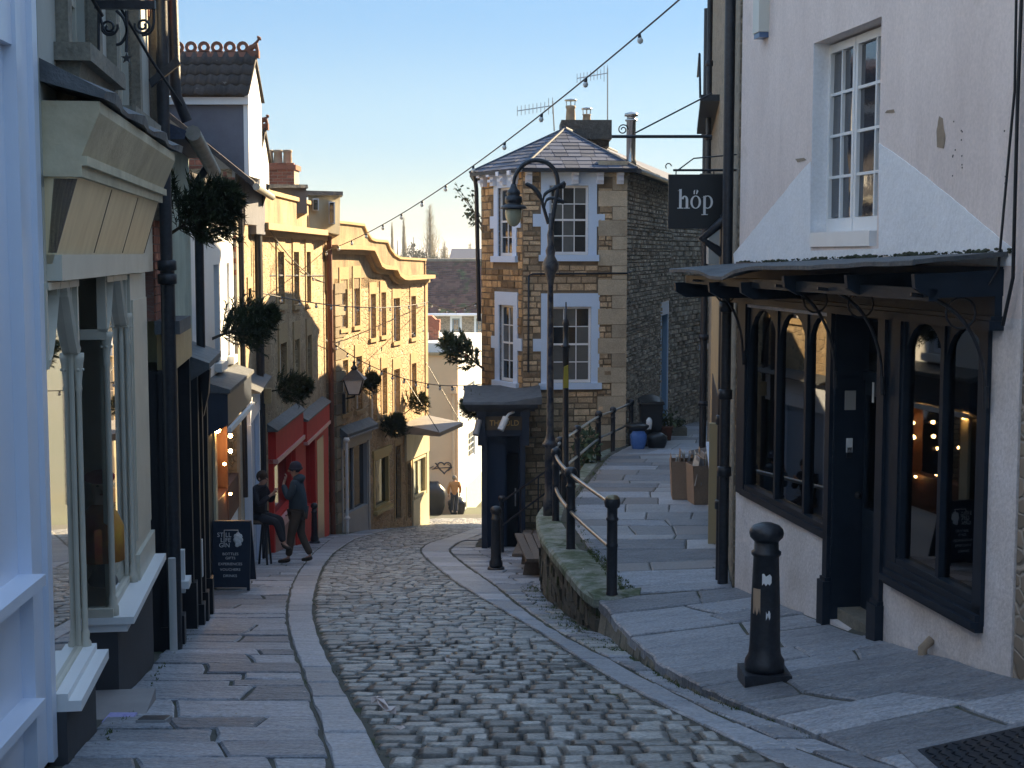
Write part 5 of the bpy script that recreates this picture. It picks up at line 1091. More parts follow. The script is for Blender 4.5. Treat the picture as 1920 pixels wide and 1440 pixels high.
r2=thing('house','tall shaded stone house with downpipes between the pink house and the island house','house',(3.2,22,-3.8))
darkstone=M_rubble('dark_stone',(.30,.25,.18),(.17,.14,.10),(.33,.28,.21),5,1.6,.6)  # dark brown rubble walling
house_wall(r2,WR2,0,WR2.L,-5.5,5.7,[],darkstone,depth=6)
m=MB(); m.prism([WR2.at(0,5.7,.25),WR2.at(0,7,-3),WR2.at(0,5.7,-6),WR2.at(0,5.6,.2)],WR2.d*WR2.L); m.build('roof',tile_m,r2)
m=MB(); a,b,c,e=WR2.rect(1350,560,1366,900); m.wbox(WR2,2.2,WR2.L-6,-5.5,WR2.hit(1358,560)[1],0,.06); m.build('cream_pilaster',stone_trim,r2)
def pipe(W,u,z0,z1,d,r,root,mat=iron_m,joints=()):
    m=MB(); m.tube([W.at(u,z0,d),W.at(u,z1,d)],r,10)
    for z in joints: m.lathe([(r,0),(r*1.35,.01),(r*1.35,.10),(r,.11)],W.at(u,z,d))
    return m.build('downpipe',mat,root)
pipe(WR2,.12,-3.7,WR2.hit(1382,480,.1)[1]+3.5,.10,.055,r2,joints=(-.6,-2.3,-1.5)); pipe(WR2,.42,-3.7,.4,.12,.05,r2,joints=(-1.8,-2.7))
uu=WR2.L-.3; pipe(WR2,uu,-5.2,5.0,.10,.075,r2,joints=(-1.8,-3.2,.6,2.4)); pipe(WR2,WR2.L-4.5,.6,5.0,.12,.05,r2,joints=(2,3.3))
m=MB(); m.tube([WR2.at(.4,.35,.12),WR2.at(.4,.15,.35),WR2.at(.42,.0,.14)],.05,8); m.build('pipe_elbow',iron_m,r2)
z=WR2.hit(1362,330,.2)[1]; m=MB(); um=6.0; q=WR2.at(um,0,0)
m.prism([WR2.at(um,P(1360,325,q.y).z,0),WR2.at(um,P(1360,325,q.y).z,.32),WR2.at(um,P(1360,345,q.y).z,.28),WR2.at(um,P(1360,420,q.y).z,.16),WR2.at(um,P(1360,445,q.y).z,0)],WR2.d*1.6); m.build('corbel',stone_grey,r2)
m=MB(); m.wbox(WR2,4.0,5.9,P(1350,495,19.5).z,P(1350,432,19.5).z,0,.22); m.build('shop_sign_box',M('dull_white_board',(.36,.37,.36),.5,(.26,.27,.26),5,.5),r2)
m=MB(); m.wbox(WR2,8.5,WR2.L-1,2.4,2.5,0,.3); m.tube([WR2.at(9,2.5,.3),WR2.at(9,3.2,.32),WR2.at(12,3.2,.32)],.02,5)
m.build('balcony_rail',iron_m,r2,kind='stuff')
m=MB(); m.wbox(WR2,3.2,8.2,-3.95,-1.9,0,.07); m.build('shopfront',black_m,r2)
m=MB(); m.wbox(WR2,3.5,7.9,-3.0,-2.95,.07,.16); m.build('sill',bluewhite_m,r2)
m=MB(); m.wbox(WR2,3.1,3.2,-3.9,-2.1,.0,.2); m.build('pilaster',M('yellow_stone_pier',(.4,.33,.2),.9),r2)
r3=thing('house','unseen stone terrace added across the path to shade the wedge-shaped house','house',(8,40,-5))  # added out of view to keep the sun off the island's side wall
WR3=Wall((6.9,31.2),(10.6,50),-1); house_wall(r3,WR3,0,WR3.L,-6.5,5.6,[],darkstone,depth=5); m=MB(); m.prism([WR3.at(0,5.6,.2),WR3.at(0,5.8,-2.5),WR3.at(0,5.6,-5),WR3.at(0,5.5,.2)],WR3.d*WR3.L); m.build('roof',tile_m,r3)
# ================================================================ ISLAND HOUSE
isl=thing('house','wedge-shaped stone house with pale blue window surrounds and a slate hipped roof','house',(1.2,34,gz(33)))
isr=M('honey_stone',(.56,.36,.17),.9,(.30,.18,.085),7,.5,var=1.2,bump=(14,.6,.03),fine=.25)
isd=M('dull_honey_stone',(.58,.43,.27),.9,(.32,.22,.13),6,.5,var=1.0,bump=(14,.6,.03),fine=.25)
ism=M('island_mortar',(.26,.20,.13),.95,(.13,.10,.07),5,.5,bump=(25,.4,.01))
rubw=M('dark_rubble_stone',(.60,.54,.45),.95,(.30,.265,.22),6,.5,var=1.0,bump=(16,.7,.03),fine=.3)
XC,YC=.24,32.3
WIL=Wall((-.72,34.0),(XC,YC),-1); WIL.n=Vector((WIL.d.y,-WIL.d.x,0)); WIF=Wall((XC,YC),(2.55,32.5)); WIS=Wall((2.55,32.5),(4.4,40.0)); WIS2=Wall((4.4,40.0),(7.4,47.2)); WIB=Wall((-.70,36.2),(-.72,34.0)); 
for W_ in (WIL,WIF,WIS,WIS2,WIB):
    W_.n=Vector((W_.d.y,-W_.d.x,0))
ze=P(1080,318,32.4).z; zb0=gz(34)-.6
def irect(W,x0,y0,x1,y1): return W.rect(x0,y0,x1,y1)
wf=[irect(WIF,1030,348,1103,478),irect(WIF,1030,575,1108,718)]; wlft=[irect(WIL,935,352,962,480),irect(WIL,937,572,964,715)]
ff=[(a,b,c,d) for a,b,c,d in wf]; 
house_mesh=MB(); wall_grid(house_mesh,WIF,0,WIF.L,zb0,ze,wf,.16); wall_grid(house_mesh,WIL,0,WIL.L,zb0,ze,wlft,.16); wall_grid(house_mesh,WIB,0,WIB.L,zb0,ze)
house_mesh.build('wall',ism,isl)
side=MB(); sw=[irect(WIS,1238,590,1250,800),irect(WIS,1266,600,1278,708),irect(WIS,1269,430,1279,505)]; sw[0]=(sw[0][0],sw[0][1],-5.0,sw[0][3])
wall_grid(side,WIS,0,WIS.L,-6,ze,sw,.2); w2_=[irect(WIS2,1312,655,1318,692)]; wall_grid(side,WIS2,0,WIS2.L,-6.5,ze-.3,w2_,.15)
BK=[(-.70,36.2),(-.5,37.5),(.2,41),(.9,43.3)]
for a,b in zip(BK,BK[1:]): side.poly([(a[0],a[1],-10),(b[0],b[1],-10),(b[0],b[1],ze),(a[0],a[1],ze)])
side.poly([(.9,43.3,-10),(5.8,43.3,-10),(5.8,43.3,ze),(.9,43.3,ze)])
side.build('side_wall',M_rubble('island_side_rubble',(.34,.31,.26),(.22,.20,.17),(.38,.34,.29),7,1.4,.7),isl)
lo=thing('house','unseen stepped block added behind the wedge-shaped house to shade the golden building','house',(2,46,-9)); m=MB(); m.prism([(1.0,43.4,-12),(1.0,50.6,-12),(1.0,50.6,-5),(1.0,49,-2.8),(1.0,47,-.7),(1.0,45.2,.7),(1.0,43.4,.7)],(4.6,0,0)); m.build('wall',darkstone,lo); m=MB(); m.prism([(.9,50.8,-5.1),(.9,49,-2.7),(.9,47,-.6),(.9,45.2,.85),(.9,43.4,.85),(.9,43.4,.7),(.9,45.2,.7),(.9,47,-.75),(.9,49,-2.85),(.9,50.8,-5.25)],(4.8,0,0)); m.build('roof',slate_m,lo)  # hidden block, its stepped profile shaped to cast the slanting shadow on the golden building
# individual stones on the two front facets
cnt=[0]; st=MB(); 
def stones(W,u0,u1,z0,z1,ops,mat,h=(.10,.17),w=(.18,.42),pad=.0,d=.018,limit=290,root=isl,stuff=st,name='stone',skipf=None):
    z=z1
    while z>z0:
        hh=random.uniform(*h); u=u0-random.uniform(0,.2)
        while u<u1:
            ww=random.uniform(*w); a,b=max(u,u0)+.010,min(u+ww,u1)-.010; zz0,zz1=z-hh+.010,z-.010; u+=ww
            if b-a<.05: continue
            segs=[(a,b)]
            for o in ops:
                if zz1>o[2]-.005 and zz0<o[3]+.005:
                    ns=[]
                    for s in segs:
                        if s[1]<=o[0] or s[0]>=o[1]: ns.append(s)
                        else:
                            if s[0]<o[0]-.04: ns.append((s[0],o[0]-.006))
                            if s[1]>o[1]+.04: ns.append((o[1]+.006,s[1]))
                    segs=ns
            for s in segs:
                dd=d*random.uniform(.5,2.0); j=lambda:random.uniform(-.007,.007); A_=W.at; c=.01
                vs=[A_(s[0]+j(),zz0+j(),-.01),A_(s[1]+j(),zz0+j(),-.01),A_(s[1]+j(),zz1+j(),-.01),A_(s[0]+j(),zz1+j(),-.01)]
                q=[A_(s[0]+c,zz0+c,dd),A_(s[1]-c,zz0+c,dd+j()*.5),A_(s[1]-c,zz1-c,dd),A_(s[0]+c,zz1-c,dd+j()*.5)]
                fs=[(4,5,6,7),(0,1,5,4),(1,2,6,5),(2,3,7,6),(3,0,4,7)]
                if cnt[0]<limit:
                    g=MB(); g.add(vs+q,fs,False,0.); g.build(name,mat,root,center=True); cnt[0]+=1
                else: stuff.add(vs+q,fs)
        z-=hh
SUR=[]
def blue_surround(W,o,ear=True,head=.30,tall=False,mat=None):
    a,b,c,e=o; w_=.19; SUR.append((W,a-w_,b+w_,c-.14,e+head)); m=MB(); mt=mat or blue_m
    m.wbox(W,a-w_,a,c,e,-.14,.03); m.wbox(W,b,b+w_,c,e,-.14,.03); m.wbox(W,a-w_,b+w_,e,e+head,-.14,.032)
    if ear:
        zm=(c+e)/2; m.wbox(W,a-w_-.18,a-w_,zm-.14,zm+.14,-.01,.03); m.wbox(W,b+w_,b+w_+.18,zm-.14,zm+.14,-.01,.03); SUR.append((W,a-w_-.18,b+w_+.18,zm-.14,zm+.14))
    m.wbox(W,a-w_-.05,b+w_+.05,c-.14,c,-.14,.09); SUR.append((W,a-w_-.05,b+w_+.05,c-.14,c)); m.build('surround',mt,isl)
for W_,o,tp in ((WIF,wf[0],.33),(WIF,wf[1],.30),(WIL,wlft[0],.40),(WIL,wlft[1],.30)): blue_surround(W_,o,True,tp)
stones(WIF,0,WIF.L-.62,-3.9,ze-.02,[s[1:] for s in SUR if s[0] is WIF],isd,limit=185)
stones(WIL,0.03,WIL.L,-2.95,ze-.02,[s[1:] for s in SUR if s[0] is WIL],isr,h=(.12,.2),w=(.16,.34),limit=270)
stones(WIF,0,WIF.L-.5,zb0+.2,-3.9,[],isd,limit=0)
stones(WIF,WIF.L-.62,WIF.L-.3,-3.9,ze-.4,[],isd,limit=0)
st.build('stone',isd,isl,kind='stuff')
z=-5.2; k=0
while z<ze-.1:
    g=MB(); L=.62 if k%2 else .30; hh=.36 if k%2 else .30; g.wbox(WIF,WIF.L-L,WIF.L+.03,z+.006,z+hh-.006,-.3,.035); g.build('quoin',M('ashlar_quoin',(.56,.47,.34),.85,(.38,.31,.22),3,.5,var=.35,bump=(10,.3,.02),fine=.15),isl,center=True); z+=hh; k+=1
ru=MB(); cnt[0]=999
SS=[(o[0]-.14,o[1]+.14,o[2]-.1,o[3]+.3) for o in sw]
stones(WIS,0.05,WIS.L,-5.2,ze-.05,SS,rubw,h=(.055,.12),w=(.06,.2),d=.035,stuff=ru)
stones(WIS2,0.0,WIS2.L,-6.,ze-.4,[(o[0]-.1,o[1]+.1,o[2]-.1,o[3]+.2) for o in w2_],rubw,h=(.08,.15),w=(.1,.3),d=.035,stuff=ru)
ru.build('rubble_stone',rubw,isl,kind='stuff')
for q_,(o,c_,r_) in enumerate(((wf[0],3,4),(wf[1],3,4))):
    wn=sash(isl,WIF,o,.14,c_,r_,white_m,glass_dark,fw=.05)
    if q_:
        for k,pn in enumerate(list(wn.children)):
            if k%4<2: pn.data.materials[0]=curt_m
for o in wlft: sash(isl,WIL,o,.14,2,4,white_m,glass_dark,fw=.05)
# curtain behind lower part of the front window, as seen through the pane
for i,o in enumerate(sw):
    m=MB(); a,b,c,e=o; w_=.10; m.wbox(WIS,a-w_,a,c,e,-.2,.03); m.wbox(WIS,b,b+w_,c,e,-.2,.03); m.wbox(WIS,a-w_,b+w_,e,e+.36,-.2,.034)
    if i: m.wbox(WIS,a-w_-.04,b+w_+.04,c-.1,c,-.2,.1)
    m.build('surround',blue_m,isl)
    m=MB(); m.wbox(WIS,b-.014,b-.002,c,e,-.199,-.001); m.build('painted_reveal',M('reveal_blue',(.28,.44,.62),.6),isl)
    if i==0: m=MB(); m.wbox(WIS,a,b,c,e,-.17,-.12); m.build('door',deepblue_m,isl,label='tall blue side door in the dark rubble wall')
    else: sash(isl,WIS,o,.2,1,2,deepblue_m,glass_dark,d=-.08)
for o in w2_: sash(isl,WIS2,o,.15,1,1,white_m,glass_dark); 
m=MB(); o=w2_[0]; m.wbox(WIS2,o[0]-.25,o[1]+.25,o[3],o[3]+.15,-.05,.1); m.build('lintel',bluewhite_m,isl); m=MB(); m.wbox(WIS2,o[0]-.1,o[1]+.1,o[2]-.1,o[2],-.05,.08); m.build('sill',bluewhite_m,isl)
# blue painted eaves band with brackets
m=MB(); m.wbox(WIL,.12,WIL.L-.18,wlft[0][3]+.40,ze-.02,-.02,.035); m.build('eaves_band',blue_m,isl)
a,b=wf[0][0],wf[0][1]; m=MB(); m.wbox(WIF,a-.14,b+.16,wf[0][3]+.33,ze-.02,-.02,.034); m.build('eaves_band',blue_m,isl)
for W_,us in ((WIF,[.12,1.16,1.72,2.2-.03]),(WIL,[.25,.72,1.18,1.7])):
    for u in us: m=MB(); m.wbox(W_,u-.07,u+.08,ze-.32,ze-.02,.0,.13); m.wbox(W_,u-.06,u+.07,ze-.24,ze-.18,.13,.20); m.wbox(W_,u-.06,u+.07,ze-.12,ze-.02,.13,.24); m.build('eaves_bracket',bluewhite_m,isl)
# roof: hipped with slates
apex=P(1058,243,35.6); ov=.28
E0=WIB.at(-.2,ze,ov); E1=WIL.at(-.05,ze,ov); E2=Vector((XC-.02,YC-ov-.05,ze)); E3=Vector((2.55+ov*.8,32.5-ov,ze)); E4=WIS.at(WIS.L,ze,ov*.7); E4b=Vector((6.0,43.4,ze)); rid=Vector((3.1,43.4,apex.z+.0)); E5=Vector((.6,43.4,ze)); E0b=Vector((-.95,37.5,ze))
m=MB(); faces=[(E0,E1,apex),(E1,E2,apex),(E2,E3,apex),(E3,E4,apex),(E4,E4b,rid,apex),(E5,E0b,apex,rid),(E0b,E0,apex),(E4b,E5,rid)]
for f_ in faces: m.poly(list(f_))
rf=m.build('roof',slate_m,isl)
m=MB()
for a,b in ((E0,E1),(E1,E2),(E2,E3),(E3,E4)): m.hexa([a-Vector((0,0,.07)),b-Vector((0,0,.07)),b+Vector((0,.12,-.07)),a+Vector((0,.12,-.07)),a-Vector((0,0,.004)),b-Vector((0,0,.004)),b+Vector((0,.12,-.004)),a+Vector((0,.12,-.004))])
m.build('eaves_board',iron_m,isl)
def slates(Ea,Eb,ap,rows,wd,root,mat,limit=999,stuff=None):
    Ea,Eb,ap=Vector(Ea),Vector(Eb),Vector(ap); n=(Eb-Ea).cross(ap-Ea).normalized(); 
    if n.z<0: n=-n
    for r in range(rows):
        t0,t1=r/rows,(r+1)/rows; a0,b0=Ea.lerp(ap,t0),Eb.lerp(ap,t0); a1,b1=Ea.lerp(ap,t1+.15/rows),Eb.lerp(ap,t1+.15/rows); L=(b0-a0).length; k=max(1,int(L/wd)); off=.5 if r%2 else 0
        L1=(b1-a1).length
        i=-off
        while i<k:
            s0,s1=max(0,i/k),min(1,(i+1)/k); i+=1
            if (s1-s0)*L<.05: continue
            g=.006/max(L,.1); s0+=g;s1-=g; h=.022*random.uniform(.8,1.3)
            x0,x1=s0*L,s1*L; dx=(L-L1)/2; y0,y1=max(x0-dx,0)/max(L1,.01),min(max(x1-dx,0),L1)/max(L1,.01)
            y0=min(y0,1);y1=min(y1,1)
            P0,P1,Q0,Q1=a0.lerp(b0,s0),a0.lerp(b0,s1),a1.lerp(b1,y0),a1.lerp(b1,y1)
            vs=[P0,P1,Q1,Q0]; q=[P0+n*h,P1+n*h,Q1+n*.008,Q0+n*.008]
            g_=MB() if limit>0 else stuff
            if limit>0: g_.add(vs+q,[(4,5,6,7),(0,1,5,4),(1,2,6,5),(3,0,4,7)],False,0.); g_.build('slate',mat,root,center=True); limit-=1
            else: g_.add(vs+q,[(4,5,6,7),(0,1,5,4),(1,2,6,5),(3,0,4,7)])
slates(E1,E2,apex,11,.30,rf,slate_m); slates(E2,E3,apex,11,.30,rf,slate_m)
ss_=MB(); slates(E3,E4,apex,11,.34,rf,slate_m,0,ss_); slates(E0,E1,apex,11,.3,rf,slate_m,0,ss_); ss_.build('slate',slate_m,rf,kind='stuff')
m=MB()
for a in (E1,E2,E3): m.tube([a+Vector((0,0,.02)),apex+Vector((0,0,.02))],.032,7)
m.tube([apex+Vector((0,0,.03)),rid],.06,7); m.build('hip_roll',M('hip_lead',(.06,.075,.10),.7,spec=.2),rf)
m=MB(); m.tube([E3+Vector((.05,0,-.04)),E4+Vector((.08,0,-.04))],.06,8); m.tube([WIL.at(-.1,ze-.05,.12),WIL.at(-.15,ze-.35,.05),WIB.at(WIB.L-.1,-1.6,.06)],.05,8); m.build('gutter',iron_m,isl)
ch,zc_=chimney(isl,1056,1142,232,275,37.2,1.0,M('chimney_stone',(.10,.095,.085),.95,(.05,.045,.04),9,.5,bump=(10,.9,.06),fine=.3),bricks=False)
m=MB(); p0,p1=P(1052,232,37.1),P(1146,262,37.1); m.box(p0.x,p1.x,36.9,38.5,P(0,262,37.1).z,P(0,226,37.1).z); m.build('chimney_cap',MATS['chimney_stone'],ch)
zt=P(0,226,37.1).z
for x,yt,r_ in ((1070,190,.13),(1100,206,.11)):
    pot(ch,x,yt+8,37.6,zt,r_); p=P(x,yt+8,37.6); m=MB(); m.lathe([(.02,.14),(r_*1.25,.12),(r_*1.2,.15),(.01,.18)],p)
    for k in range(4): a=k*math.pi/2; m.tube([(p.x+r_*.8*math.cos(a),p.y+r_*.8*math.sin(a),p.z-.02),(p.x+r_*.9*math.cos(a),p.y+r_*.9*math.sin(a),p.z+.13)],.012,4)
    m.build('pot_cowl',steel_m,ch)
p=P(1183,305,36); zt=P(1180,228,36).z; m=MB(); m.lathe([(.15,-.15),(.13,.05),(.115,.1),(.115,zt-p.z),(.15,zt-p.z+.01),(.15,zt-p.z+.05),(.11,zt-p.z+.06),(.11,zt-p.z+.12),(.17,zt-p.z+.13),(.16,zt-p.z+.2),(.02,zt-p.z+.24)],p,16); m.build('flue',steel_m,isl)
m=MB(); m.tube([WIF.at(.12,P(0,700,32).z,.04),WIF.at(.13,P(0,517,32).z,.04),WIF.at(.22,P(0,514,32).z,.04),WIF.at(WIF.L+.02,P(0,513,32).z,.05),WIS.at(.5,P(0,511,32).z,.05)],.022,6); m.build('cable',iron_m,isl,kind='stuff')
def antenna(px,py_t,py_b,x0,x1,yb,Y,lab):
    a=P(px,py_t,Y); b=P(px+(3 if px<1100 else 0),py_b,Y); t=thing('aerial',lab,'aerial',tuple(b)); m=MB(); m.tube([b,a],.018,5); m.build('mast',steel_m,t)
    m=MB(); l,r=P(x0,yb+4,Y),P(x1,yb-6,Y); m.tube([l,r],.012,4); 
    m.build('boom',steel_m,t)
    for k in range(10): q=l.lerp(r,k/9); h=.12 if k<8 else .2; m=MB(); m.tube([q-Vector((0,0,h)),q+Vector((0,0,h))],.008,4); m.build('element',steel_m,t)
antenna(1036,190,246,970,1036,204,36.5,'television aerial with short rods on the ridge left of the chimney')
antenna(1139,128,262,1082,1139,143,37.6,'taller television aerial on a long mast strapped to the stone chimney')
# ---- navy porch shop at the nose of the island house
por=thing('porch','dark navy shop porch with curved lead top at the nose of the wedge-shaped house','porch',(-.1,31.5,gz(31.5)))
Y0=31.0; xl_,xr2=P(903,900,Y0).x,P(985,900,Y0).x; zb=gz(31.8)-.3; ztp=P(0,770,Y0).z; WP=Wall((xl_,Y0),(xr2,Y0+.01)); WP.n=Vector((WP.d.y,-WP.d.x,0)); PL=WP.L
m=MB(); m.wbox(WP,0,.12,zb,ztp-.55,-2.2,.03); m.wbox(WP,PL-.12,PL,zb,ztp-.55,-1.4,.03); m.wbox(WP,0,PL,ztp-.55,ztp,-2.2,.02); m.build('frame',navy_m,por)
m=MB(); m.wbox(WP,.12,.52,zb,ztp-.55,-.35,-.3); m.wbox(WP,.5,PL-.12,zb,ztp-.55,-.95,-.9); m.wbox(WP,.50,.53,zb,ztp-.55,-.9,-.3); m.build('panelling',M('deep_navy',(.012,.03,.07),.35),por)
m=MB(); m.wbox(WP,.56,PL-.14,zb,ztp-1.05,-.9,-.86); m.build('door',black_m,por)
m=MB(); m.wbox(WP,PL-.22,PL-.19,zb+1.2,zb+1.6,-.86,-.80); m.build('door_pull',metal_m,por)
m=MB(); m.wbox(WP,-.04,PL+.04,ztp-.42,ztp-.12,.02,.045); m.build('sign_board',M('weathered_sign',(.06,.05,.04),.6,(.10,.08,.05),9,.5),por)
text_on(WP,'THE OLD',PL*.52,ztp-.27,.047,.17,gold_m,por,name='lettering',sx=.9)
for u in (0,PL): m=MB(); m.wbox(WP,u-.08,u+.08,ztp-.75,ztp,.03,.12); m.wbox(WP,u-.10,u+.10,ztp-.12,ztp,.03,.18); m.build('console',navy_m,por)
m=MB(); m.wbox(WP,-.3,PL+.2,ztp,ztp+.08,-2.2,.20); m.wbox(WP,-.36,PL+.26,ztp+.08,ztp+.16,-2.3,.28); m.build('cornice',iron_m,por)
m=MB(); N=12
for i in range(N):
    a,b=-.4+(PL+.75)*i/N,-.4+(PL+.75)*(i+1)/N; f=lambda u:.03+.16*max(0,(u-.5))**1.2
    m.hexa([WP.at(a,ztp+.16,.28),WP.at(b,ztp+.16,.28),WP.at(b,ztp+.16,-2),WP.at(a,ztp+.16,-2),WP.at(a,ztp+.18+f(a),.25),WP.at(b,ztp+.18+f(b),.25),WP.at(b,ztp+.34+f(b),-2),WP.at(a,ztp+.34+f(a),-2)])
m.build('lead_roof',lead_m,por)
t=thing('security_camera','white security camera under the cornice of the navy porch','camera',tuple(WP.at(PL-.45,ztp-.2,.1))); g=MB(); q=WP.at(PL-.42,ztp-.12,.25); g.tube([q,q+Vector((-.12,-.1,-.26))],.075,10); g.build('body',white_m,t); g=MB(); g.tube([WP.at(PL-.25,ztp-.02,.1),WP.at(PL-.36,ztp-.05,.22),q],.03,6); g.build('arm',white_m,t)
g=MB(); g.tube([WP.at(-.05,ztp-.2,.1),WP.at(-.12,ztp-.5,.25)],.07,8); o=g.build('spotlight',gold_shop,por)
# ================================================================ BACKGROUND beyond the street foot
cr_=thing('building','plain cream rendered end wall with heart graffiti at the foot of the street','building',(-3.5,67,-12))
WC=Wall((-7,66.2),(-2.50,66.2)); house_wall(cr_,WC,0,WC.L,-12.6,P(0,665,66.8).z,[],M('cream_render',(.84,.60,.38),.9,(.76,.53,.33),1.0,.5,bump=(6,.2,.02)),depth=8)
m=MB(); m.wbox(WC,-.1,WC.L+.1,P(0,665,66.8).z,P(0,665,66.8).z+.12,-8.1,.1); m.build('coping',stone_trim,cr_)
m=MB(); xx=P(851,800,66.7).x; m.tube([(xx,66.08,-12.2),(xx,66.08,P(0,735,66.7).z)],.06,8); m.box(xx-.15,xx+.15,65.9,66.15,P(0,735,66.7).z,P(0,722,66.7).z); m.build('downpipe',MATS['cream_render'],cr_)
# graffiti: heart with an arrow
gp=[]
for k in range(25):
    t_=2*math.pi*k/24; gx=16*math.sin(t_)**3; gy=13*math.cos(t_)-5*math.cos(2*t_)-2*math.cos(3*t_)-math.cos(4*t_); gp.append(P(833+gx*.78,876-gy*.75,66.17))
m=MB(); m.tube(gp,.028,4,sm=False); m.tube([P(812,880,66.17),P(822,872,66.17),P(816,868,66.17),P(826,880,66.17)],.02,4); m.tube([P(806,878,66.17),P(813,874,66.17),P(810,880,66.17),P(820,878,66.17),P(848,876,66.17),P(839,870,66.17)],.02,4); m.tube([P(848,876,66.17),P(840,883,66.17)],.02,4)
m.build('graffiti',M('dark_spray_paint',(.05,.04,.05),.7),cr_,kind='stuff')
wh=thing('building','white rendered building with small sash windows turning away at the foot of the street','building',(-2,70,-12))
WH=Wall((-2.50,66.6),(-1.3,75.5)); oo=[WH.rect(878,808,891,858),WH.rect(877,716,890,742)]
house_wall(wh,WH,0,WH.L,-12.6,P(0,640,68).z,oo,white_m,depth=5)
for o in oo: sash(wh,WH,o,.15,2,4,white_m,glass_dark,fw=.07)
m=MB(); a=WH.rect(874,898,903,955); m.wbox(WH,a[0],a[1],a[2],a[3],0,.02); m.build('window_board',M('mottled_board',(.45,.5,.47),.7,(.3,.38,.33),6,.5),wh)
def tiled_roof(parent,x0,x1,y0,y1,z0,z1,mat,rows,wd):
    m=MB(); ax=[]
    for r in range(rows):
        t0,t1=r/rows,(r+1)/rows; n=int((x1-x0)/wd)
        ya,yb=y0+(y1-y0)*t0,y0+(y1-y0)*t1; za,zb_=z0+(z1-z0)*t0,z0+(z1-z0)*t1
        for i in range(n):
            a=x0+(x1-x0)*(i+(r%2)*.5)/n; b=a+(x1-x0)/n*.97
            m.add([(a,ya,za+.05),(b,ya,za+.05),(b,yb,zb_+.01),(a,yb,zb_+.01),(a,ya,za),(b,ya,za)],[(0,1,2,3),(4,5,1,0)],False)
    return m.build('roof_tile',mat,parent,kind='stuff')
bt=M('brown_plain_tile',(.16,.075,.062),.9,(.09,.055,.05),1.2,.5,var=.8,moss=((.085,.10,.045),1.1,.55))
bh=thing('house','grey stone cottage with a wide brown mossy tiled roof beyond the cream wall','house',(-2,82,-13)); 
zA,zB=P(0,588,80).z,P(0,489,84.5).z
m=MB(); m.hexa([(-9,80,zA-.05),(0,80,zA-.05),(0,89,zA-.05),(-9,89,zA-.05),(-9,84.5,zB-.03),(0,84.5,zB-.03),(0,84.6,zB-.03),(-9,84.6,zB-.03)]); m.build('roof',bt,bh); tiled_roof(bh,-6.5,-.2,79.7,84.5,zA-.12,zB,bt,26,.24)
m=MB(); m.tube([(-9,84.5,zB+.02),(0,84.5,zB+.02)],.12,6); m.build('ridge',stone_grey,bh)
WBH=Wall((-9,80.3),(0,80.3)); ob=[WBH.rect(848,597,862,632),WBH.rect(893,597,905,632)]
house_wall(bh,WBH,0,9,-14,zA,ob,M_rubble('grey_rubble',(.25,.24,.22),(.17,.165,.155),(.32,.31,.28),5,1.5,.4),depth=8)
for o in ob: sash(bh,WBH,o,.15,2,3,deepblue_m,glass_dark,fw=.08); m=MB(); m.wbox(WBH,o[0]-.12,o[1]+.12,o[3],o[3]+.25,0,.05); m.wbox(WBH,o[0]-.12,o[0],o[2],o[3],0,.05); m.wbox(WBH,o[1],o[1]+.12,o[2],o[3],0,.05); m.build('surround',blue_m,bh)
m=MB(); m.tube([(-9,79.7,zA-.05),(0,79.7,zA-.05)],.08,6); m.build('gutter',bluewhite_m,bh)
ob=thing('chimney_stack','red brick stack with sloping top beside the golden building','chimney stack',(-3.8,69,-9)); chimney(ob,803,823,600,672,69,.8,brick_m)
for c in list(ob.children):
    pass
m=MB(); p0,p1=P(802,592,69),P(824,606,69); m.prism([(p0.x,68.9,p1.z-.1),(p1.x,68.9,p1.z-.35),(p1.x,68.9,p1.z+.0),(p0.x+.2,68.9,p0.z),(p0.x,68.9,p0.z)],(0,1,0)); m.build('stack_cap',brick_m,ob)
m=MB(); p=P(812,670,69); m.box(p.x-.25,p.x+.25,69,69.8,-12.3,p.z); m.build('base',brick_m,ob)
barn=thing('barn','long low grey-roofed barn on the skyline right of the poplars','barn',(-3,150,-9)); m=MB(); a,b=P(852,466,150),P(925,485,150); m.hexa([(a.x,150,b.z-4),(b.x,150,b.z-4),(b.x,160,b.z-4),(a.x,160,b.z-4),(a.x,150,b.z),(b.x,150,b.z),(b.x,160,b.z),(a.x,160,b.z)]); m.build('wall',stone_grey,barn); m=MB(); m.prism([(a.x-.5,149.5,b.z),(a.x-.5,155,a.z),(a.x-.5,160.5,b.z)],(b.x-a.x,0,0)); m.build('roof',slate_m,barn)
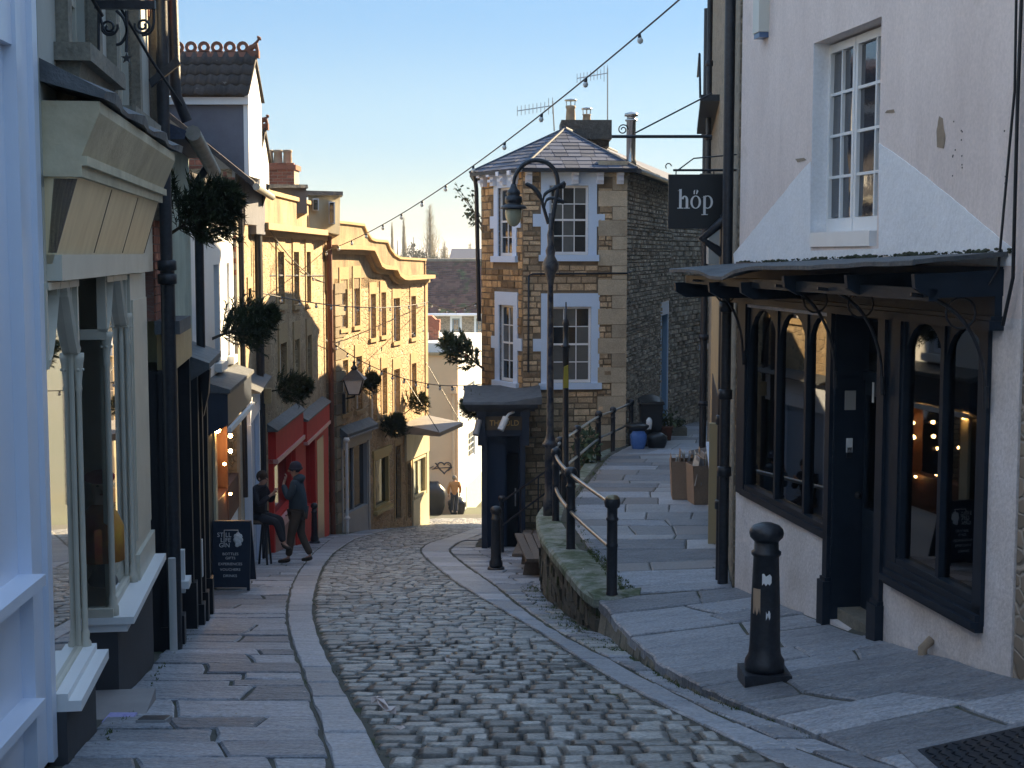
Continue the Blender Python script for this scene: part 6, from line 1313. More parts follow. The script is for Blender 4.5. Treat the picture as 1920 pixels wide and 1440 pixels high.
# ---- far trees
twig_m=M('bare_twigs',(.30,.27,.17),.95,(.22,.18,.12),3,.5); lf_m=M('autumn_leaf',(.16,.12,.045),.9,(.08,.08,.03),2,.5,var=.9); ev_m=M('evergreen_leaf',(.05,.07,.04),.9,(.03,.045,.03),2,.5,var=.9)
def tree(px,ytop,Y,wpx,kind,lab,gp_,zbase=-17):
    top=P(px,ytop,Y); H=top.z-zbase; wd=wpx*Y/F/2; t=thing({'poplar':'poplar_tree','bare':'bare_tree','leafy':'tree','ever':'evergreen_tree'}[kind],lab,'tree',(top.x,Y,zbase),gp_)
    m=MB(); m.tube([(top.x,Y,zbase),(top.x,Y,zbase+H*.6),(top.x,Y,top.z-.3)],[H*.02+.1,H*.01+.05,.03],6); m.build('trunk',bark_m,t)
    m=MB(); rg=random
    if kind=='poplar':
        for k in range(230):
            h=rg.random()**.8; z0=zbase+H*(.12+.85*h*.9); a=rg.random()*6.283; L=min(H*.16,(top.z-z0)*.8+.3)*rg.uniform(.5,1.1); prof=math.sin(min(1,h*1.05+.12)*math.pi)**.6; r0=wd*prof*rg.uniform(.3,1.5)
            b=Vector((top.x+r0*.3*math.cos(a),Y+r0*.3*math.sin(a),z0)); e=Vector((top.x+r0*math.cos(a),Y+r0*math.sin(a),z0+L)); m.tube([b,(b+e)/2+Vector((r0*.2*math.cos(a),0,0)),e],[.055,.035,.012],3,caps=False)
            for q in range(7):
                s=rg.random(); c=b.lerp(e,s); e2=c+Vector((rg.uniform(-.4,.4)*wd,rg.uniform(-.4,.4)*wd,rg.uniform(.3,1.2))); m.tube([c,e2],[.018,.010],3,caps=False)
        m.build('crown',twig_m,t)
    elif kind=='bare':
        for k in range(160):
            a=rg.random()*6.283; el=rg.uniform(.1,1.4); r0=wd*rg.uniform(.4,1); b=Vector((top.x,Y,zbase+H*rg.uniform(.35,.7))); e=b+Vector((r0*math.cos(a)*math.cos(el),r0*math.sin(a)*math.cos(el),(top.z-b.z)*math.sin(el)*rg.uniform(.7,1))); mm=(b+e)/2+Vector((0,0,.4)); m.tube([b,mm,e],[.05,.03,.012],3,caps=False)
            for q in range(7): c=mm.lerp(e,rg.random()); e2=c+Vector((rg.uniform(-.3,.3)*wd,rg.uniform(-.3,.3)*wd,rg.uniform(0,.3)*wd)); m.tube([c,e2],[.035,.01],3,caps=False)
        m.build('crown',twig_m,t)
    else:
        mt=lf_m if kind=='leafy' else ev_m; cl=[(Vector((rg.gauss(0,.5)*wd,rg.gauss(0,.5)*wd,rg.uniform(.35,.92)*H)),wd*rg.uniform(.25,.5)) for _ in range(26)]
        for k in range(2600):
            c,r=rg.choice(cl); v=Vector((rg.gauss(0,1),rg.gauss(0,1),rg.gauss(0,1))).normalized()*r*rg.random()**.4; p=Vector((top.x,Y,zbase))+c+v; s=.28; a=Vector((rg.uniform(-1,1),rg.uniform(-1,1),rg.uniform(-1,1)))*s; b=Vector((rg.uniform(-1,1),rg.uniform(-1,1),rg.uniform(-1,1)))*s; m.add([p,p+a,p+a*.5+b],[(0,1,2)],False)
        m.build('crown',mt,t)
pg='bare trees on the skyline beyond the roofs'
tree(806,380,230,46,'poplar','tall broad bare poplar, the largest tree on the skyline',pg); tree(757,408,230,16,'poplar','narrow bare poplar left of the tallest poplar',pg); tree(735,420,235,13,'poplar','narrowest and leftmost bare poplar on the skyline',pg)
tree(775,440,200,45,'ever','dark rounded evergreen between the two bare poplars',pg); tree(745,446,180,40,'leafy','golden brown leafy tree below the narrow poplars',pg); tree(715,452,190,40,'leafy','golden brown tree nearest the golden parapet',pg)
tree(834,448,210,42,'bare','spreading bare tree between the tall poplar and the barn roof',pg); tree(882,452,320,26,'bare','small pale bare tree standing above the barn roof',pg); tree(800,452,185,50,'ever','low dark hedge-like evergreen at the foot of the tallest poplar',pg); tree(850,462,180,60,'leafy','low brown shrubby tree in front of the barn wall',pg)
# shrub sprouting from the island roof edge
t=thing('shrub','thin leafy shrub sticking out above the gutter at the left of the wedge-shaped house','shrub',(-1.1,38,-1)); m=MB(); base=P(902,430,36.5); 
g=MB()
for k in range(9):
    e=P(845+random.uniform(0,45),345+random.uniform(0,95),36.5+random.uniform(-.4,.4)); mid_=(base+e)/2+Vector((0,0,.12)); g.tube([base+Vector((.3,.6,-.4)),mid_,e],[.015,.01,.005],4)
    for q in range(16): c=mid_.lerp(e,random.random())+Vector((random.uniform(-.08,.08),random.uniform(-.1,.1),random.uniform(-.08,.08))); a=Vector((random.uniform(-1,1),random.uniform(-1,1),random.uniform(-1,1)))*.07; b=Vector((random.uniform(-1,1),random.uniform(-1,1),random.uniform(-1,1)))*.06; m.add([c,c+a,c+a+b,c+b],[(0,1,2,3)])
g.build('stem',bark_m,t); m.build('foliage',fircol_m,t)

# ---- air: faint haze so that the valley trees fade
hz=MB(); hz.box(-3600,3600,-90,3600,-24,12); hm=D.materials.new('haze'); hm.use_nodes=True; hm.node_tree.nodes.clear(); ho=hm.node_tree.nodes.new('ShaderNodeOutputMaterial'); hv=hm.node_tree.nodes.new('ShaderNodeVolumePrincipled'); hv.inputs['Density'].default_value=.0006; hv.inputs['Color'].default_value=(.95,.97,1,1); hm.node_tree.links.new(hv.outputs[0],ho.inputs['Volume'])
if HAZE: tag(hz.build('haze',hm),'thin pale air haze filling the whole valley','haze',kind='stuff')
# ================================================================ STREET FURNITURE
random.seed(41)
def bollard(name,loc,H,r,lab,grp=None,square=False,iron=iron_m):
    t=thing(name,lab,'bollard',loc,grp); L=Vector(loc); m=MB()
    if square: m.box(L.x-r*1.55,L.x+r*1.55,L.y-r*1.55,L.y+r*1.55,L.z-.25,L.z+.055); m.build('base_plate',iron,t)
    else: m.lathe([(r*1.7,-.25),(r*1.7,.03),(r*1.5,.05)],L,12); m.build('base_plate',iron,t)
    m=MB(); m.lathe([(r*1.28,.05),(r*1.34,.09),(r*1.3,.13),(r*1.08,.17),(r*1.02,.24),(r*.95,H*.5),(r*.84,H-.24),(r*.98,H-.225),(r*.98,H-.205),(r*.82,H-.195),(r*.80,H-.12)],L,20); m.build('shaft',iron,t)
    m=MB(); m.lathe([(r*.82,H-.13),(r*1.08,H-.10),(r*1.14,H-.07),(r*1.08,H-.045),(r*.85,H-.018),(r*.4,H),(0.005,H+.003)],L,20); m.build('cap',iron,t); return t
bz=rz(1.81,10.1); B1=Vector((1.81,10.1,bz+.01)); b1=bollard('bollard',B1,1.12,.108,'large black iron bollard with torn stickers in front of the dark shop',square=True)
def sticker(root,c,r,a0,a1,z0,z1,mat,name='sticker',jag=True):
    m=MB(); n=5; vs=[]
    for k in range(n+1):
        a=a0+(a1-a0)*k/n; j=random.uniform(-.015,.015) if jag else 0; j2=random.uniform(-.015,.015) if jag else 0
        for z in (z0+j,z1+j2): vs.append((c.x+r*math.cos(a),c.y+r*math.sin(a),c.z+z))
    m.add(vs,[(2*k,2*k+2,2*k+3,2*k+1) for k in range(n)],True); return m.build(name,mat,root)
sticker(b1,B1,.1035,-2.75,-2.1,.46,.66,M('kraft_label',(.45,.32,.22),.7),jag=False)
sticker(b1,B1,.1035,-1.75,-1.25,.33,.45,M('torn_sticker',(.6,.6,.6),.6,(.03,.03,.03),28,.5,contrast=.05)); sticker(b1,B1,.1045,-1.7,-1.4,.45,.50,white_m); sticker(b1,B1,.1035,-2.0,-1.35,.70,.76,white_m)
p=G(930,1068); bollard('bollard',(p.x,p.y,p.z),1.08,.085,'black iron bollard with pale cap beside the low bench and navy porch')
p=G(590,1018); bollard('bollard',(p.x,p.y,p.z),.95,.075,'small black bollard on the far pavement by the red shop')
# railing on the coping
rl=thing('railing','black posted railing with galvanised handrails along the curved retaining wall','railing',(.7,18,cz(18)))
RP=[(1147,1131,14.4),(1070,1047,17.4),(1042,984,20.0),(1050,938,22.3),(1082,905,25),(1122,873,29.0),(1149,850,31.2),(1183,832,32.6)]
pts=[P(a,b,c) for a,b,c in RP]; Hh=[.98,.98,1.0,.98,.98,1.0,.98,.98]
brass_m=M('worn_brass_paint',(.10,.075,.03),.35,(.35,.3,.2),9,.5,metal=.5)
for i,(q,H) in enumerate(zip(pts,Hh)):
    q=Vector((q.x,q.y,cz(q.y) if q.y<30 else q.z)); pts[i]=q; m=MB(); r=.055 if i<2 else .05
    m.lathe([(r*1.15,-.08),(r*1.15,.01),(r,.03),(r,H*.5),(r*1.1,H*.5+.01),(r*1.1,H*.5+.03),(r,H*.5+.04),(r*.97,H-.22),(r*1.15,H-.21),(r*1.15,H-.19),(r*.95,H-.18),(r*.95,H-.09),(r*1.35,H-.075),(r*1.5,H-.03),(r*1.35,H+.01),(r*.9,H+.035),(.004,H+.045)],q,14); m.build('post',iron_m,rl)
    if i in (0,): m=MB(); m.lathe([(r*1.37,H-.0),(r*1.3,H+.02),(r*.9,H+.042),(.004,H+.052)],q,14); m.build('post_cap',brass_m,rl)
def crom(P0,k=6):
    out=[]
    for i in range(len(P0)-1):
        a,b,c,d=P0[max(i-1,0)],P0[i],P0[i+1],P0[min(i+2,len(P0)-1)]
        for j in range(k):
            t=j/k; out.append(.5*((2*b)+(c-a)*t+(2*a-5*b+4*c-d)*t*t+(3*b-a-3*c+d)*t**3))
    out.append(P0[-1]); return out
for h in (.93,.47):
    m=MB(); m.tube(crom([q+Vector((0,0,h)) for q in pts]),.024,8); m.build('rail',metal_m,rl)
# lower handrail behind the porch side
hr=thing('handrail','thin black stair handrail rising from the small post beside the navy porch','handrail',tuple(G(941,1035)))
q=G(941,1035); q0=Vector((q.x,q.y,q.z)); m=MB(); m.lathe([(.05,-.1),(.045,.05),(.045,1.05),(.07,1.07),(.08,1.12),(.06,1.17),(.01,1.18)],q0,12); m.build('post',iron_m,hr)
e=P(1022,885,27.8); e2=P(1022,925,27.8)
for a,b in ((q0+Vector((0,0,1.05)),e),(q0+Vector((0,0,.55)),e2)): m=MB(); m.tube([a,b],.022,6); m.build('rail',iron_m,hr)
for t_ in (.45,.85): a=(q0+Vector((0,0,1.05))).lerp(e,t_); m=MB(); m.tube([a,Vector((a.x,a.y,a.z-1.3))],.016,6); m.build('baluster',iron_m,hr)
# lamp post
lp=Vector((P(1031,984,20.6).x,20.6,cz(20.6))); lt=thing('lamp_post','tall blue-black lamp post with a swan-neck arm and hanging globe lantern','lamp post',tuple(lp))
zt=lambda py:P(1031,py,20.6).z-lp.z
worn=M('peeling_black_paint',(.015,.02,.04),.4,(.10,.09,.085),7,.5,bump=(12,.4,.01),contrast=.08)
m=MB(); m.lathe([(.10,-.1),(.10,.25),(.078,.3),(.075,1.0),(.11,1.02),(.11,1.06),(.085,1.08),(.07,1.14),(.054,1.2),(.046,zt(640)),(.042,zt(520)-.1),(.07,zt(515)),(.105,zt(505)),(.12,zt(495)),(.06,zt(480)),(.07,zt(470)),(.045,zt(460)),(.05,zt(440)),(.032,zt(430)),(.030,zt(400))],lp,16); m.build('column',worn,lt)
def LQ(px,py): q=P(px,py,20.6); return q
m=MB(); arc=[LQ(1033,430),LQ(1040,385),LQ(1046,350),LQ(1042,325),LQ(1030,308),LQ(1012,301),LQ(994,302),LQ(978,312),LQ(966,330),LQ(963,346)]; m.tube(crom(arc,4),[.033]*(len(crom(arc,4))-8)+[.026]*8,8); m.build('swan_neck',iron_m,lt)
m=MB(); 
for pth,r in (([(1028,420),(1019,390),(1012,368),(1000,352),(985,344)],[.022,.02,.035,.03,.012]),([(1017,384),(1022,364),(1042,352),(1052,347),(1060,342)],[.015,.025,.04,.03,.02]),([(1020,390),(1026,374),(1042,372),(1058,381)],[.015,.022,.03,.015]),([(1050,352),(1056,350),(1058,342)],[.02,.03,.012]),([(1030,418),(1024,400),(1016,372)],[.012,.012,.01])):
    c=crom([LQ(*a) for a in pth],4); rr2=[r[0]+(r[-1]-r[0])*k/len(c) if len(r)<3 else r[min(int(k/4),len(r)-1)] for k in range(len(c))]; m.tube(c,rr2,6)
m.build('scroll_leaf',iron_m,lt)
hd=LQ(963,345); m=MB(); s=20.6/F; m.lathe([(.035,.0),(.05,-.05),(.06,-.07),(.09,-.10),(.10,-.14),(.085,-.16),(.12,-.18),(.125,-.26),(.10,-.28),(.17,-.31),(.19,-.34),(.185,-.35),(.10,-.35)][::-1],hd,16); m.build('lantern_hood',iron_m,lt)
m=MB(); m.lathe([(.012,-.60),(.05,-.585),(.09,-.54),(.115,-.47),(.12,-.38),(.11,-.352)],hd,16); m.build('lantern_globe',M('frosted_globe',(.42,.42,.30),.2,(.30,.31,.22),5,.5),lt)
# plain pole beside it
pp=Vector((P(1060,930,22.0).x,22.0,cz(22.0))); t=thing('pole','plain black sign pole with a yellow tag beside the lamp post','pole',tuple(pp)); H=P(1057,597,22).z-pp.z
m=MB(); m.lathe([(.07,-.1),(.065,.6),(.05,.62),(.045,1.8),(.05,H-.45),(.075,H-.44),(.075,H-.41),(.045,H-.40),(.04,H-.12),(.06,H-.1),(.04,H-.02),(.02,H),(.01,H+.25)],pp,12); m.build('shaft',iron_m,t)
m=MB(); q=P(1061,705,21.93); m.hexa([(q.x-.04,21.88,q.z-.18),(q.x+.04,21.88,q.z-.18),(q.x+.04,21.95,q.z-.18),(q.x-.04,21.95,q.z-.18),(q.x-.03,21.88,q.z+.14),(q.x+.035,21.88,q.z+.17),(q.x+.035,21.95,q.z+.17),(q.x-.03,21.95,q.z+.14)]); m.build('tag',M('yellow_tag',(.38,.30,.03),.5),t)
# bench
bq=G(975,1030); t=thing('bench','weathered wooden plank bench tucked against the end of the retaining wall','bench',(bq.x,23.5,gz(23.5)))
def bench_pts(px,py,Y): return P(px,py,Y)
for k in range(3):
    a,b=P(955+k*4,1000-k*9,25.2),P(1006,985-k*9,22.6); m=MB(); a=Vector((.05+k*.16,25.6,-5.02)); b=Vector((.22+k*.13,22.0,-4.72)); d=Vector((.13,.0,.0)); m.hexa([a-Vector((0,0,.05)),a+d-Vector((0,0,.05)),b+d-Vector((0,0,.05)),b-Vector((0,0,.05)),a,a+d,b+d,b]); m.build('seat_plank',wood_m,t)
for Y in (22.4,25.2):
    m=MB(); m.hexa([(.0+.15,Y,gz(Y)-.1),(.6,Y,gz(Y)-.1),(.6,Y+.07,gz(Y)-.1),(.15,Y+.07,gz(Y)-.1),(.22,Y,-4.80-.085*(Y-22.4)),(.55,Y,-4.80-.085*(Y-22.4)),(.55,Y+.07,-4.80-.085*(Y-22.4)),(.22,Y+.07,-4.80-.085*(Y-22.4))]); m.build('leg',wood_m,t)
st_=MB()
for k in range(3):
    pass
# sloping timber ramp boards by the porch step
for k in range(3):
    m=MB(); x0=.0+k*.22; m.hexa([(x0,27.4,gz(27.4)+.02),(x0+.2,27.4,gz(27.4)+.02),(x0+.45,30.6,gz(30.6)+.35),(x0+.25,30.6,gz(30.6)+.35),(x0,27.4,gz(27.4)+.07),(x0+.2,27.4,gz(27.4)+.07),(x0+.45,30.6,gz(30.6)+.41),(x0+.25,30.6,gz(30.6)+.41)]); 
    if k==0: rp=thing('ramp','sloping weathered timber boards on the pavement in front of the porch door','ramp',(.2,28,gz(28)))
    m.build('board',wood_m,rp)
# bins, bags, pots on the path
def on_path(px,py):
    lo,hi=14.6,46.
    r=ray(px,py)
    for _ in range(40):
        mY=(lo+hi)/2
        q=r*(mY/r.y)
        if q.z>rz(q.x,mY): lo=mY
        else: hi=mY
    q=r*(lo/r.y); return Vector((q.x,lo,rz(q.x,lo)))
bl=P(1219,826,32.4); bl.z=rz(bl.x,32.4); W_=.58
t=thing('wheelie_bin','tall black wheelie bin standing against the dark rubble wall','wheelie bin',tuple(bl)); bx_,by,bz_=bl
plb=M('black_plastic',(.012,.014,.016),.35,(.02,.022,.025),5,.4)
m=MB(); m.hexa([(bx_-.19,by-.2,bz_),(bx_+.22,by-.2,bz_),(bx_+.22,by+.25,bz_),(bx_-.19,by+.25,bz_),(bx_-.24,by-.28,bz_+1.0),(bx_+.26,by-.28,bz_+1.0),(bx_+.26,by+.3,bz_+1.0),(bx_-.24,by+.3,bz_+1.0)]); m.box(bx_-.27,bx_+.29,by-.31,by+.33,bz_+.96,bz_+1.0); m.build('body',plb,t)
m=MB(); vs=[];n=8
for k in range(n+1): s=k/n; vs+=[(bx_-.27+.56*s,by-.34,bz_+1.0+.05*math.sin(s*math.pi)),(bx_-.27+.56*s,by+.34,bz_+1.05+.09*math.sin(s*math.pi))]
m.add(vs,[(2*k,2*k+2,2*k+3,2*k+1) for k in range(n)],True); m.hexa([(bx_-.27,by-.34,bz_+.98),(bx_+.29,by-.34,bz_+.98),(bx_+.29,by+.34,bz_+.98),(bx_-.27,by+.34,bz_+.98),(bx_-.25,by-.33,bz_+1.03),(bx_+.27,by-.33,bz_+1.03),(bx_+.27,by+.33,bz_+1.07),(bx_-.25,by+.33,bz_+1.07)]); m.build('lid',plb,t)
for s in (-1,1): m=MB(); m.tube([(bx_+s*.24,by+.3,bz_+.1),(bx_+s*.29,by+.3,bz_+.1)],.1,12); m.build('wheel',plb,t)
def bag(name,lab,cat,c,w_,d_,h,mat,open_=False):
    m=MB(); n=16; vs=[];L=9
    for j in range(L):
        f=j/(L-1); rr3=(.85+.35*math.sin(f*math.pi*.8))*(1-.55*max(0,f-.75)*4*(.5 if open_ else 1))
        for k in range(n):
            a=2*math.pi*k/n; sq=1/max(abs(math.cos(a)),abs(math.sin(a)))**.45; j_=1+random.uniform(-.06,.06); vs.append((c[0]+w_/2*rr3*math.cos(a)*sq*j_,c[1]+d_/2*rr3*math.sin(a)*sq*j_,c[2]+h*f+random.uniform(-.01,.01)))
    m.add(vs,[(j*n+k,j*n+(k+1)%n,(j+1)*n+(k+1)%n,(j+1)*n+k) for j in range(L-1) for k in range(n)]+[tuple(range((L-1)*n,L*n))],True)
    o=m.build(name,mat); return tag(o,lab,cat)
c=Vector((P(1197,824,31.6).x,31.6,rz(2.8,31.6))); bag('bag','bright blue woven carrier bag on the path beside the black bin','bag',c,.30,.26,.42,M('blue_woven_bag',(.04,.13,.42),.5,(.10,.22,.55),7,.5),True)
c2=Vector((c.x-.02,c.y+.02,c.z+.41)); bag('bag','crumpled black refuse bag resting on top of the blue bag','bag',c2,.42,.3,.16,plb)
c3=Vector((P(1213,800,31.4).x+.0,31.9,bz_+.45)); bag('bag','small white plastic bag hanging at the front of the black bin','bag',(bx_-.06,by-.36,bz_+.42),.11,.1,.26,white_m)
bag('bag','black refuse bag slumped at the foot of the black bin','bag',(bx_+.10,by-.45,bz_),.40,.3,.36,plb)
q=Vector((P(1247,802,34.2).x,34.2,0)); q.z=rz(q.x,34.2)
t=thing('plant_pot','dark plant pot with a small leafy shrub below the tall blue door','plant pot',tuple(q)); m=MB(); m.lathe([(.14,0),(.18,.28),(.2,.29),(.2,.33),(.16,.33)],q,12); m.build('pot',terra_m,t)
def leafball(c,r,n,s,mat,parent,name='foliage',sq=(1,1,1)):
    m=MB()
    for k in range(n):
        v=Vector((random.gauss(0,1),random.gauss(0,1),random.gauss(0,1))).normalized()*r*random.random()**.5; p=Vector(c)+Vector((v.x*sq[0],v.y*sq[1],v.z*sq[2])); a=Vector((random.uniform(-1,1),random.uniform(-1,1),random.uniform(-1,1)))*s; b=Vector((random.uniform(-1,1),random.uniform(-1,1),random.uniform(-1,1)))*s; m.add([p,p+a,p+a+b,p+b*.9],[(0,1,2,3)])
    return m.build(name,mat,parent)
leafball(q+Vector((0,0,.5)),.3,180,.07,fircol_m,t)
q=Vector((P(1268,795,36).x,36,0)); q.z=rz(q.x,36); t=thing('plant_pot','low stone trough of mossy plants by the blue-framed side window','plant pot',tuple(q)); m=MB(); m.box(q.x-.2,q.x+.25,35.8,36.2,q.z,q.z+.22); m.build('pot',stone_grey,t); leafball(q+Vector((.02,0,.3)),.25,160,.06,fircol_m,t,sq=(1,1,.5))
q=P(1092,890,26.5); q=Vector((1.15,27.0,gz(27)+.6)); t=thing('shrub','bushy green shrub growing behind the railing below the front windows','shrub',tuple(q-Vector((0,0,.9)))); leafball(P(1098,838,28.8),.36,420,.07,M('grey_green_leaf',(.10,.15,.08),.8,(.05,.08,.04),5,.5,var=.7),t,sq=(.8,.6,1.3)); m=MB(); a=P(1098,838,28.8); m.tube([a,(a.x,a.y,a.z-1.8)],.03,5); m.build('stem',bark_m,t)
# cardboard boxes
def openbox(c,w_,d_,h,rz_,lab,fill=True,lean=0):
    t=thing('cardboard_box',lab,'cardboard box',c,'cardboard boxes on the path',rz_); ORG[t]=Vector((0,0,0)); m=MB(); k=.012
    def bx2(x0,x1,y0,y1,z0,z1,sh=0): m.hexa([(x0,y0,z0),(x1,y0,z0),(x1,y1,z0),(x0,y1,z0),(x0+sh,y0,z1),(x1+sh,y0,z1),(x1+sh,y1,z1),(x0+sh,y1,z1)])
    s=lean; bx2(-w_/2,w_/2,-d_/2,-d_/2+k,0,h,s); bx2(-w_/2,w_/2,d_/2-k,d_/2,0,h,s); bx2(-w_/2,-w_/2+k,-d_/2,d_/2,0,h,s); bx2(w_/2-k,w_/2,-d_/2,d_/2,0,h,s); bx2(-w_/2,w_/2,-d_/2,d_/2,0,.01,0)
    m.build('body',card_m,t)
    if fill:
        for q in range(11):
            m=MB(); a=random.uniform(-.9,.9); x=-w_/2+w_*(q+.5)/11+s; hh=h+random.uniform(.05,.2); y=random.uniform(-.1,.1); L=random.uniform(.12,.24); z1=min(hh,h+.17)
            dx=math.sin(a)*.12; m.hexa([(x-.005,y-L,h*.5),(x+.005,y-L,h*.5),(x+.005,y+L,h*.5),(x-.005,y+L,h*.5),(x+dx-.005,y-L+dx,z1),(x+dx+.005,y-L+dx,z1+.01),(x+dx+.005,y+L*.8,z1+.03),(x+dx-.005,y+L*.8,z1+.02)]); m.build('folded_card',random.choice([card_m,paper_m,paper_m,browner_m]),t)
    return t
q=on_path(1332,946); openbox((q.x,q.y+.2,q.z),.56,.46,.60,.12,'front open cardboard box stuffed with folded card beside the shop wall',lean=-.03)
q2=on_path(1288,938); openbox((q2.x+.02,q2.y+.25,q2.z),.46,.44,.60,-.05,'rear left open cardboard box packed with torn card sheets',lean=-.03)
q3=on_path(1340,840); t=thing('paper_sack','upright brown paper sack leaning on the wall behind the cardboard boxes','sack',(3.45,25.3,rz(3.4,25.3))); c=Vector((3.42,25.4,rz(3.4,25.3))); m=MB(); m.hexa([c+Vector((-.22,-.12,0)),c+Vector((.2,-.12,0)),c+Vector((.2,.15,0)),c+Vector((-.22,.15,0)),c+Vector((-.26,-.15,.5)),c+Vector((.22,-.13,.55)),c+Vector((.22,.15,.52)),c+Vector((-.26,.14,.47))]); m.build('body',card_m,t); m=MB(); m.hexa([c+Vector((-.30,-.17,.44)),c+Vector((.22,-.14,.5)),c+Vector((.22,-.10,.5)),c+Vector((-.30,-.12,.44)),c+Vector((-.26,-.14,.52)),c+Vector((.2,-.12,.6)),c+Vector((.2,-.1,.6)),c+Vector((-.26,-.12,.52))]); m.build('flap',browner_m,t)
# hop sign
zs=P(1304,378,15.2)
HY=15.2; hl,hr_=P(1253,378,HY).x,P(1356,378,HY).x; hz0,hz1=P(1300,429,HY).z,P(1300,327,HY).z
t=thing('hanging_sign','square black hanging sign reading höp in white letters','sign',((hl+hr_)/2,HY,hz0))
m=MB(); m.box(hl,hr_,HY,HY+.035,hz0,hz1); m.build('board',M('sign_black',(.008,.010,.014),.45),t)
def strokes(parent,parts,ox,oz,s,y,mat):
    """serif letters built as solid strokes: parts = list of polygons in letter units"""
    m=MB(); k=0
    for pl in parts: k+=1; m.prism([(ox+a*s,y,oz+b*s) for a,b in pl],(0,-.004-.0006*(k%5),0))
    return m.build('letter',mat,parent)
def rect(x0,y0,x1,y1): return [(x0,y0),(x1,y0),(x1,y1),(x0,y1)]
def ringp(cx,cy,rx,ry,tx,ty,a0=0,a1=360,n=20):
    out=[]
    for k in range(n):
        a,b=R(a0+(a1-a0)*k/n),R(a0+(a1-a0)*(k+1)/n)
        out.append([(cx+(rx-tx)*math.cos(a),cy+(ry-ty)*math.sin(a)),(cx+rx*math.cos(a),cy+ry*math.sin(a)),(cx+rx*math.cos(b),cy+ry*math.sin(b)),(cx+(rx-tx)*math.cos(b),cy+(ry-ty)*math.sin(b))])
    return out
sc=(hr_-hl)*.66/10.2; ox=hl+(hr_-hl)*.165; oz=P(1300,391,HY).z
strokes(t,[rect(.5,0,1.2,5.4),[(-.1,4.95),(.5,5.1),(1.2,5.5),(1.2,5.1)],rect(0,0,1.7,.22),rect(2.35,0,3.05,2.4),rect(1.9,0,3.5,.22)]+ringp(2.05,2.35,1.0,1.25,.68,.35,0,165,10),ox,oz,sc,HY-.001,textw_m)
strokes(t,ringp(5.15,1.8,1.5,1.85,.62,.25)+[[(4.55,4.0),(4.85,4.0),(4.95,5.3),(4.55,4.9)],[(5.2,4.0),(5.5,4.0),(5.9,4.9),(5.45,5.3)]],ox,oz,sc,HY-.001,textw_m)
strokes(t,[rect(7.3,-1.7,8.0,3.5),[(6.8,3.1),(7.3,3.2),(8.0,3.7),(8.0,3.2)],rect(6.8,-1.8,8.6,-1.58)]+ringp(8.5,1.8,1.5,1.85,.62,.25,-135,140,18),ox,oz,sc,HY-.001,textw_m)
m=MB(); zb_=P(1300,319,HY).z; m.tube([(hl+.05,HY+.01,zb_),(2.45,HY+.01,zb_)],.012,6); m.tube([(hl+.1,HY+.01,zb_),(1.9,HY+.01,P(1300,297,HY).z),(2.45,HY+.01,P(1300,288,HY).z)],.008,5)
m.tube([(hl-.0+.03*math.cos(a),HY+.01,zb_+.04+.03*math.sin(a)) for a in [k*.5 for k in range(9)]],.006,4)
for x in (hl+.08,hr_-.1): m.tube([(x,HY+.017,hz1),(x,HY+.01,zb_)],.006,4)
m.build('bracket',iron_m,t)
# second ironwork arm further along, with scroll
t=thing('sign_bracket','long empty iron sign arm with a scroll end beside the steel flue','bracket',tuple(P(1330,256,20))); m=MB(); m.tube([P(1147,256,20),P(1335,256,20)],.022,6); m.tube([P(1335,175,20.2),P(1190,250,20)],.012,5); c=P(1168,243,20); m.tube([c+Vector((.075*(1-k/26)*math.cos(k*.5),0,.075*(1-k/26)*math.sin(k*.5))) for k in range(20)],.009,5); m.build('arm',iron_m,t)
# A-board
ab=G(429,1107); t=thing('chalkboard_sign','dark navy A-board pavement sign advertising still life gin','A-board',(ab.x,ab.y,ab.z)); Yb=ab.y; xl,xr=P(390,1040,Yb).x,P(467,1040,Yb).x; zt_=P(430,981,Yb).z; zb=ab.z
def quadboard(y0,y1,nm,lab=None):
    m=MB(); m.hexa([(xl,y0,zb+.04),(xr,y0,zb+.04),(xr,y0+.03,zb+.04),(xl,y0+.03,zb+.04),(xl,y1,zt_),(xr,y1,zt_),(xr,y1+.03,zt_),(xl,y1+.03,zt_)]); return m.build(nm,navy_m,t)
fb_=quadboard(Yb,Yb+.16,'front_board'); quadboard(Yb+.50,Yb+.20,'back_board')
for x in (xl,xr-.04): m=MB(); m.box(x,x+.04,Yb,Yb+.03,zb-.01,zb+.05); m.build('foot',navy_m,t)
class BoardW:
    pass
bw_=Wall((xl,Yb),(xr,Yb)); bw_.n=Vector((0,-1,0)); bl_=(xr-xl)
def bt_(s,fx,fy,size,mat=textw_m,sx=1):
    me=text_mesh(s,size); me.materials.clear(); me.materials.append(mat); o=D.objects.new('lettering',me); COL.objects.link(o); o.parent=t; z=zt_-(zt_-zb)*fy; y=Yb+.16*(1-fy)-.006
    th=math.atan2(.16,(zt_-zb)); o.matrix_local=Matrix(((sx,0,0,xl+bl_*fx-ab.x),(0,math.sin(th),-math.cos(th),y-ab.y-.004),(0,math.cos(th),math.sin(th),z-ab.z),(0,0,0,1)))
bt_('ST LL',.36,.20,.085); bt_('L FE',.40,.275,.085); bt_('G N',.37,.35,.085)
for s,f in (('BOTTLES',.475),('GIFTS',.535),('EXPERIENCES',.62),('VOUCHERS',.70),('DRINKS',.79)): bt_(s,.52,f,.05,sx=1.1)
m=MB(); fy=lambda f:(Yb+.16*(1-f)-.012,zt_-(zt_-zb)*f)
def bp(fx,f): y,z=fy(f); return (xl+bl_*fx,y,z)
m.tube([bp(.36,.37),bp(.36,.13),bp(.70,.13),bp(.70,.17)],.006,4); m.build('still_pipe',textw_m,t)
m=MB()
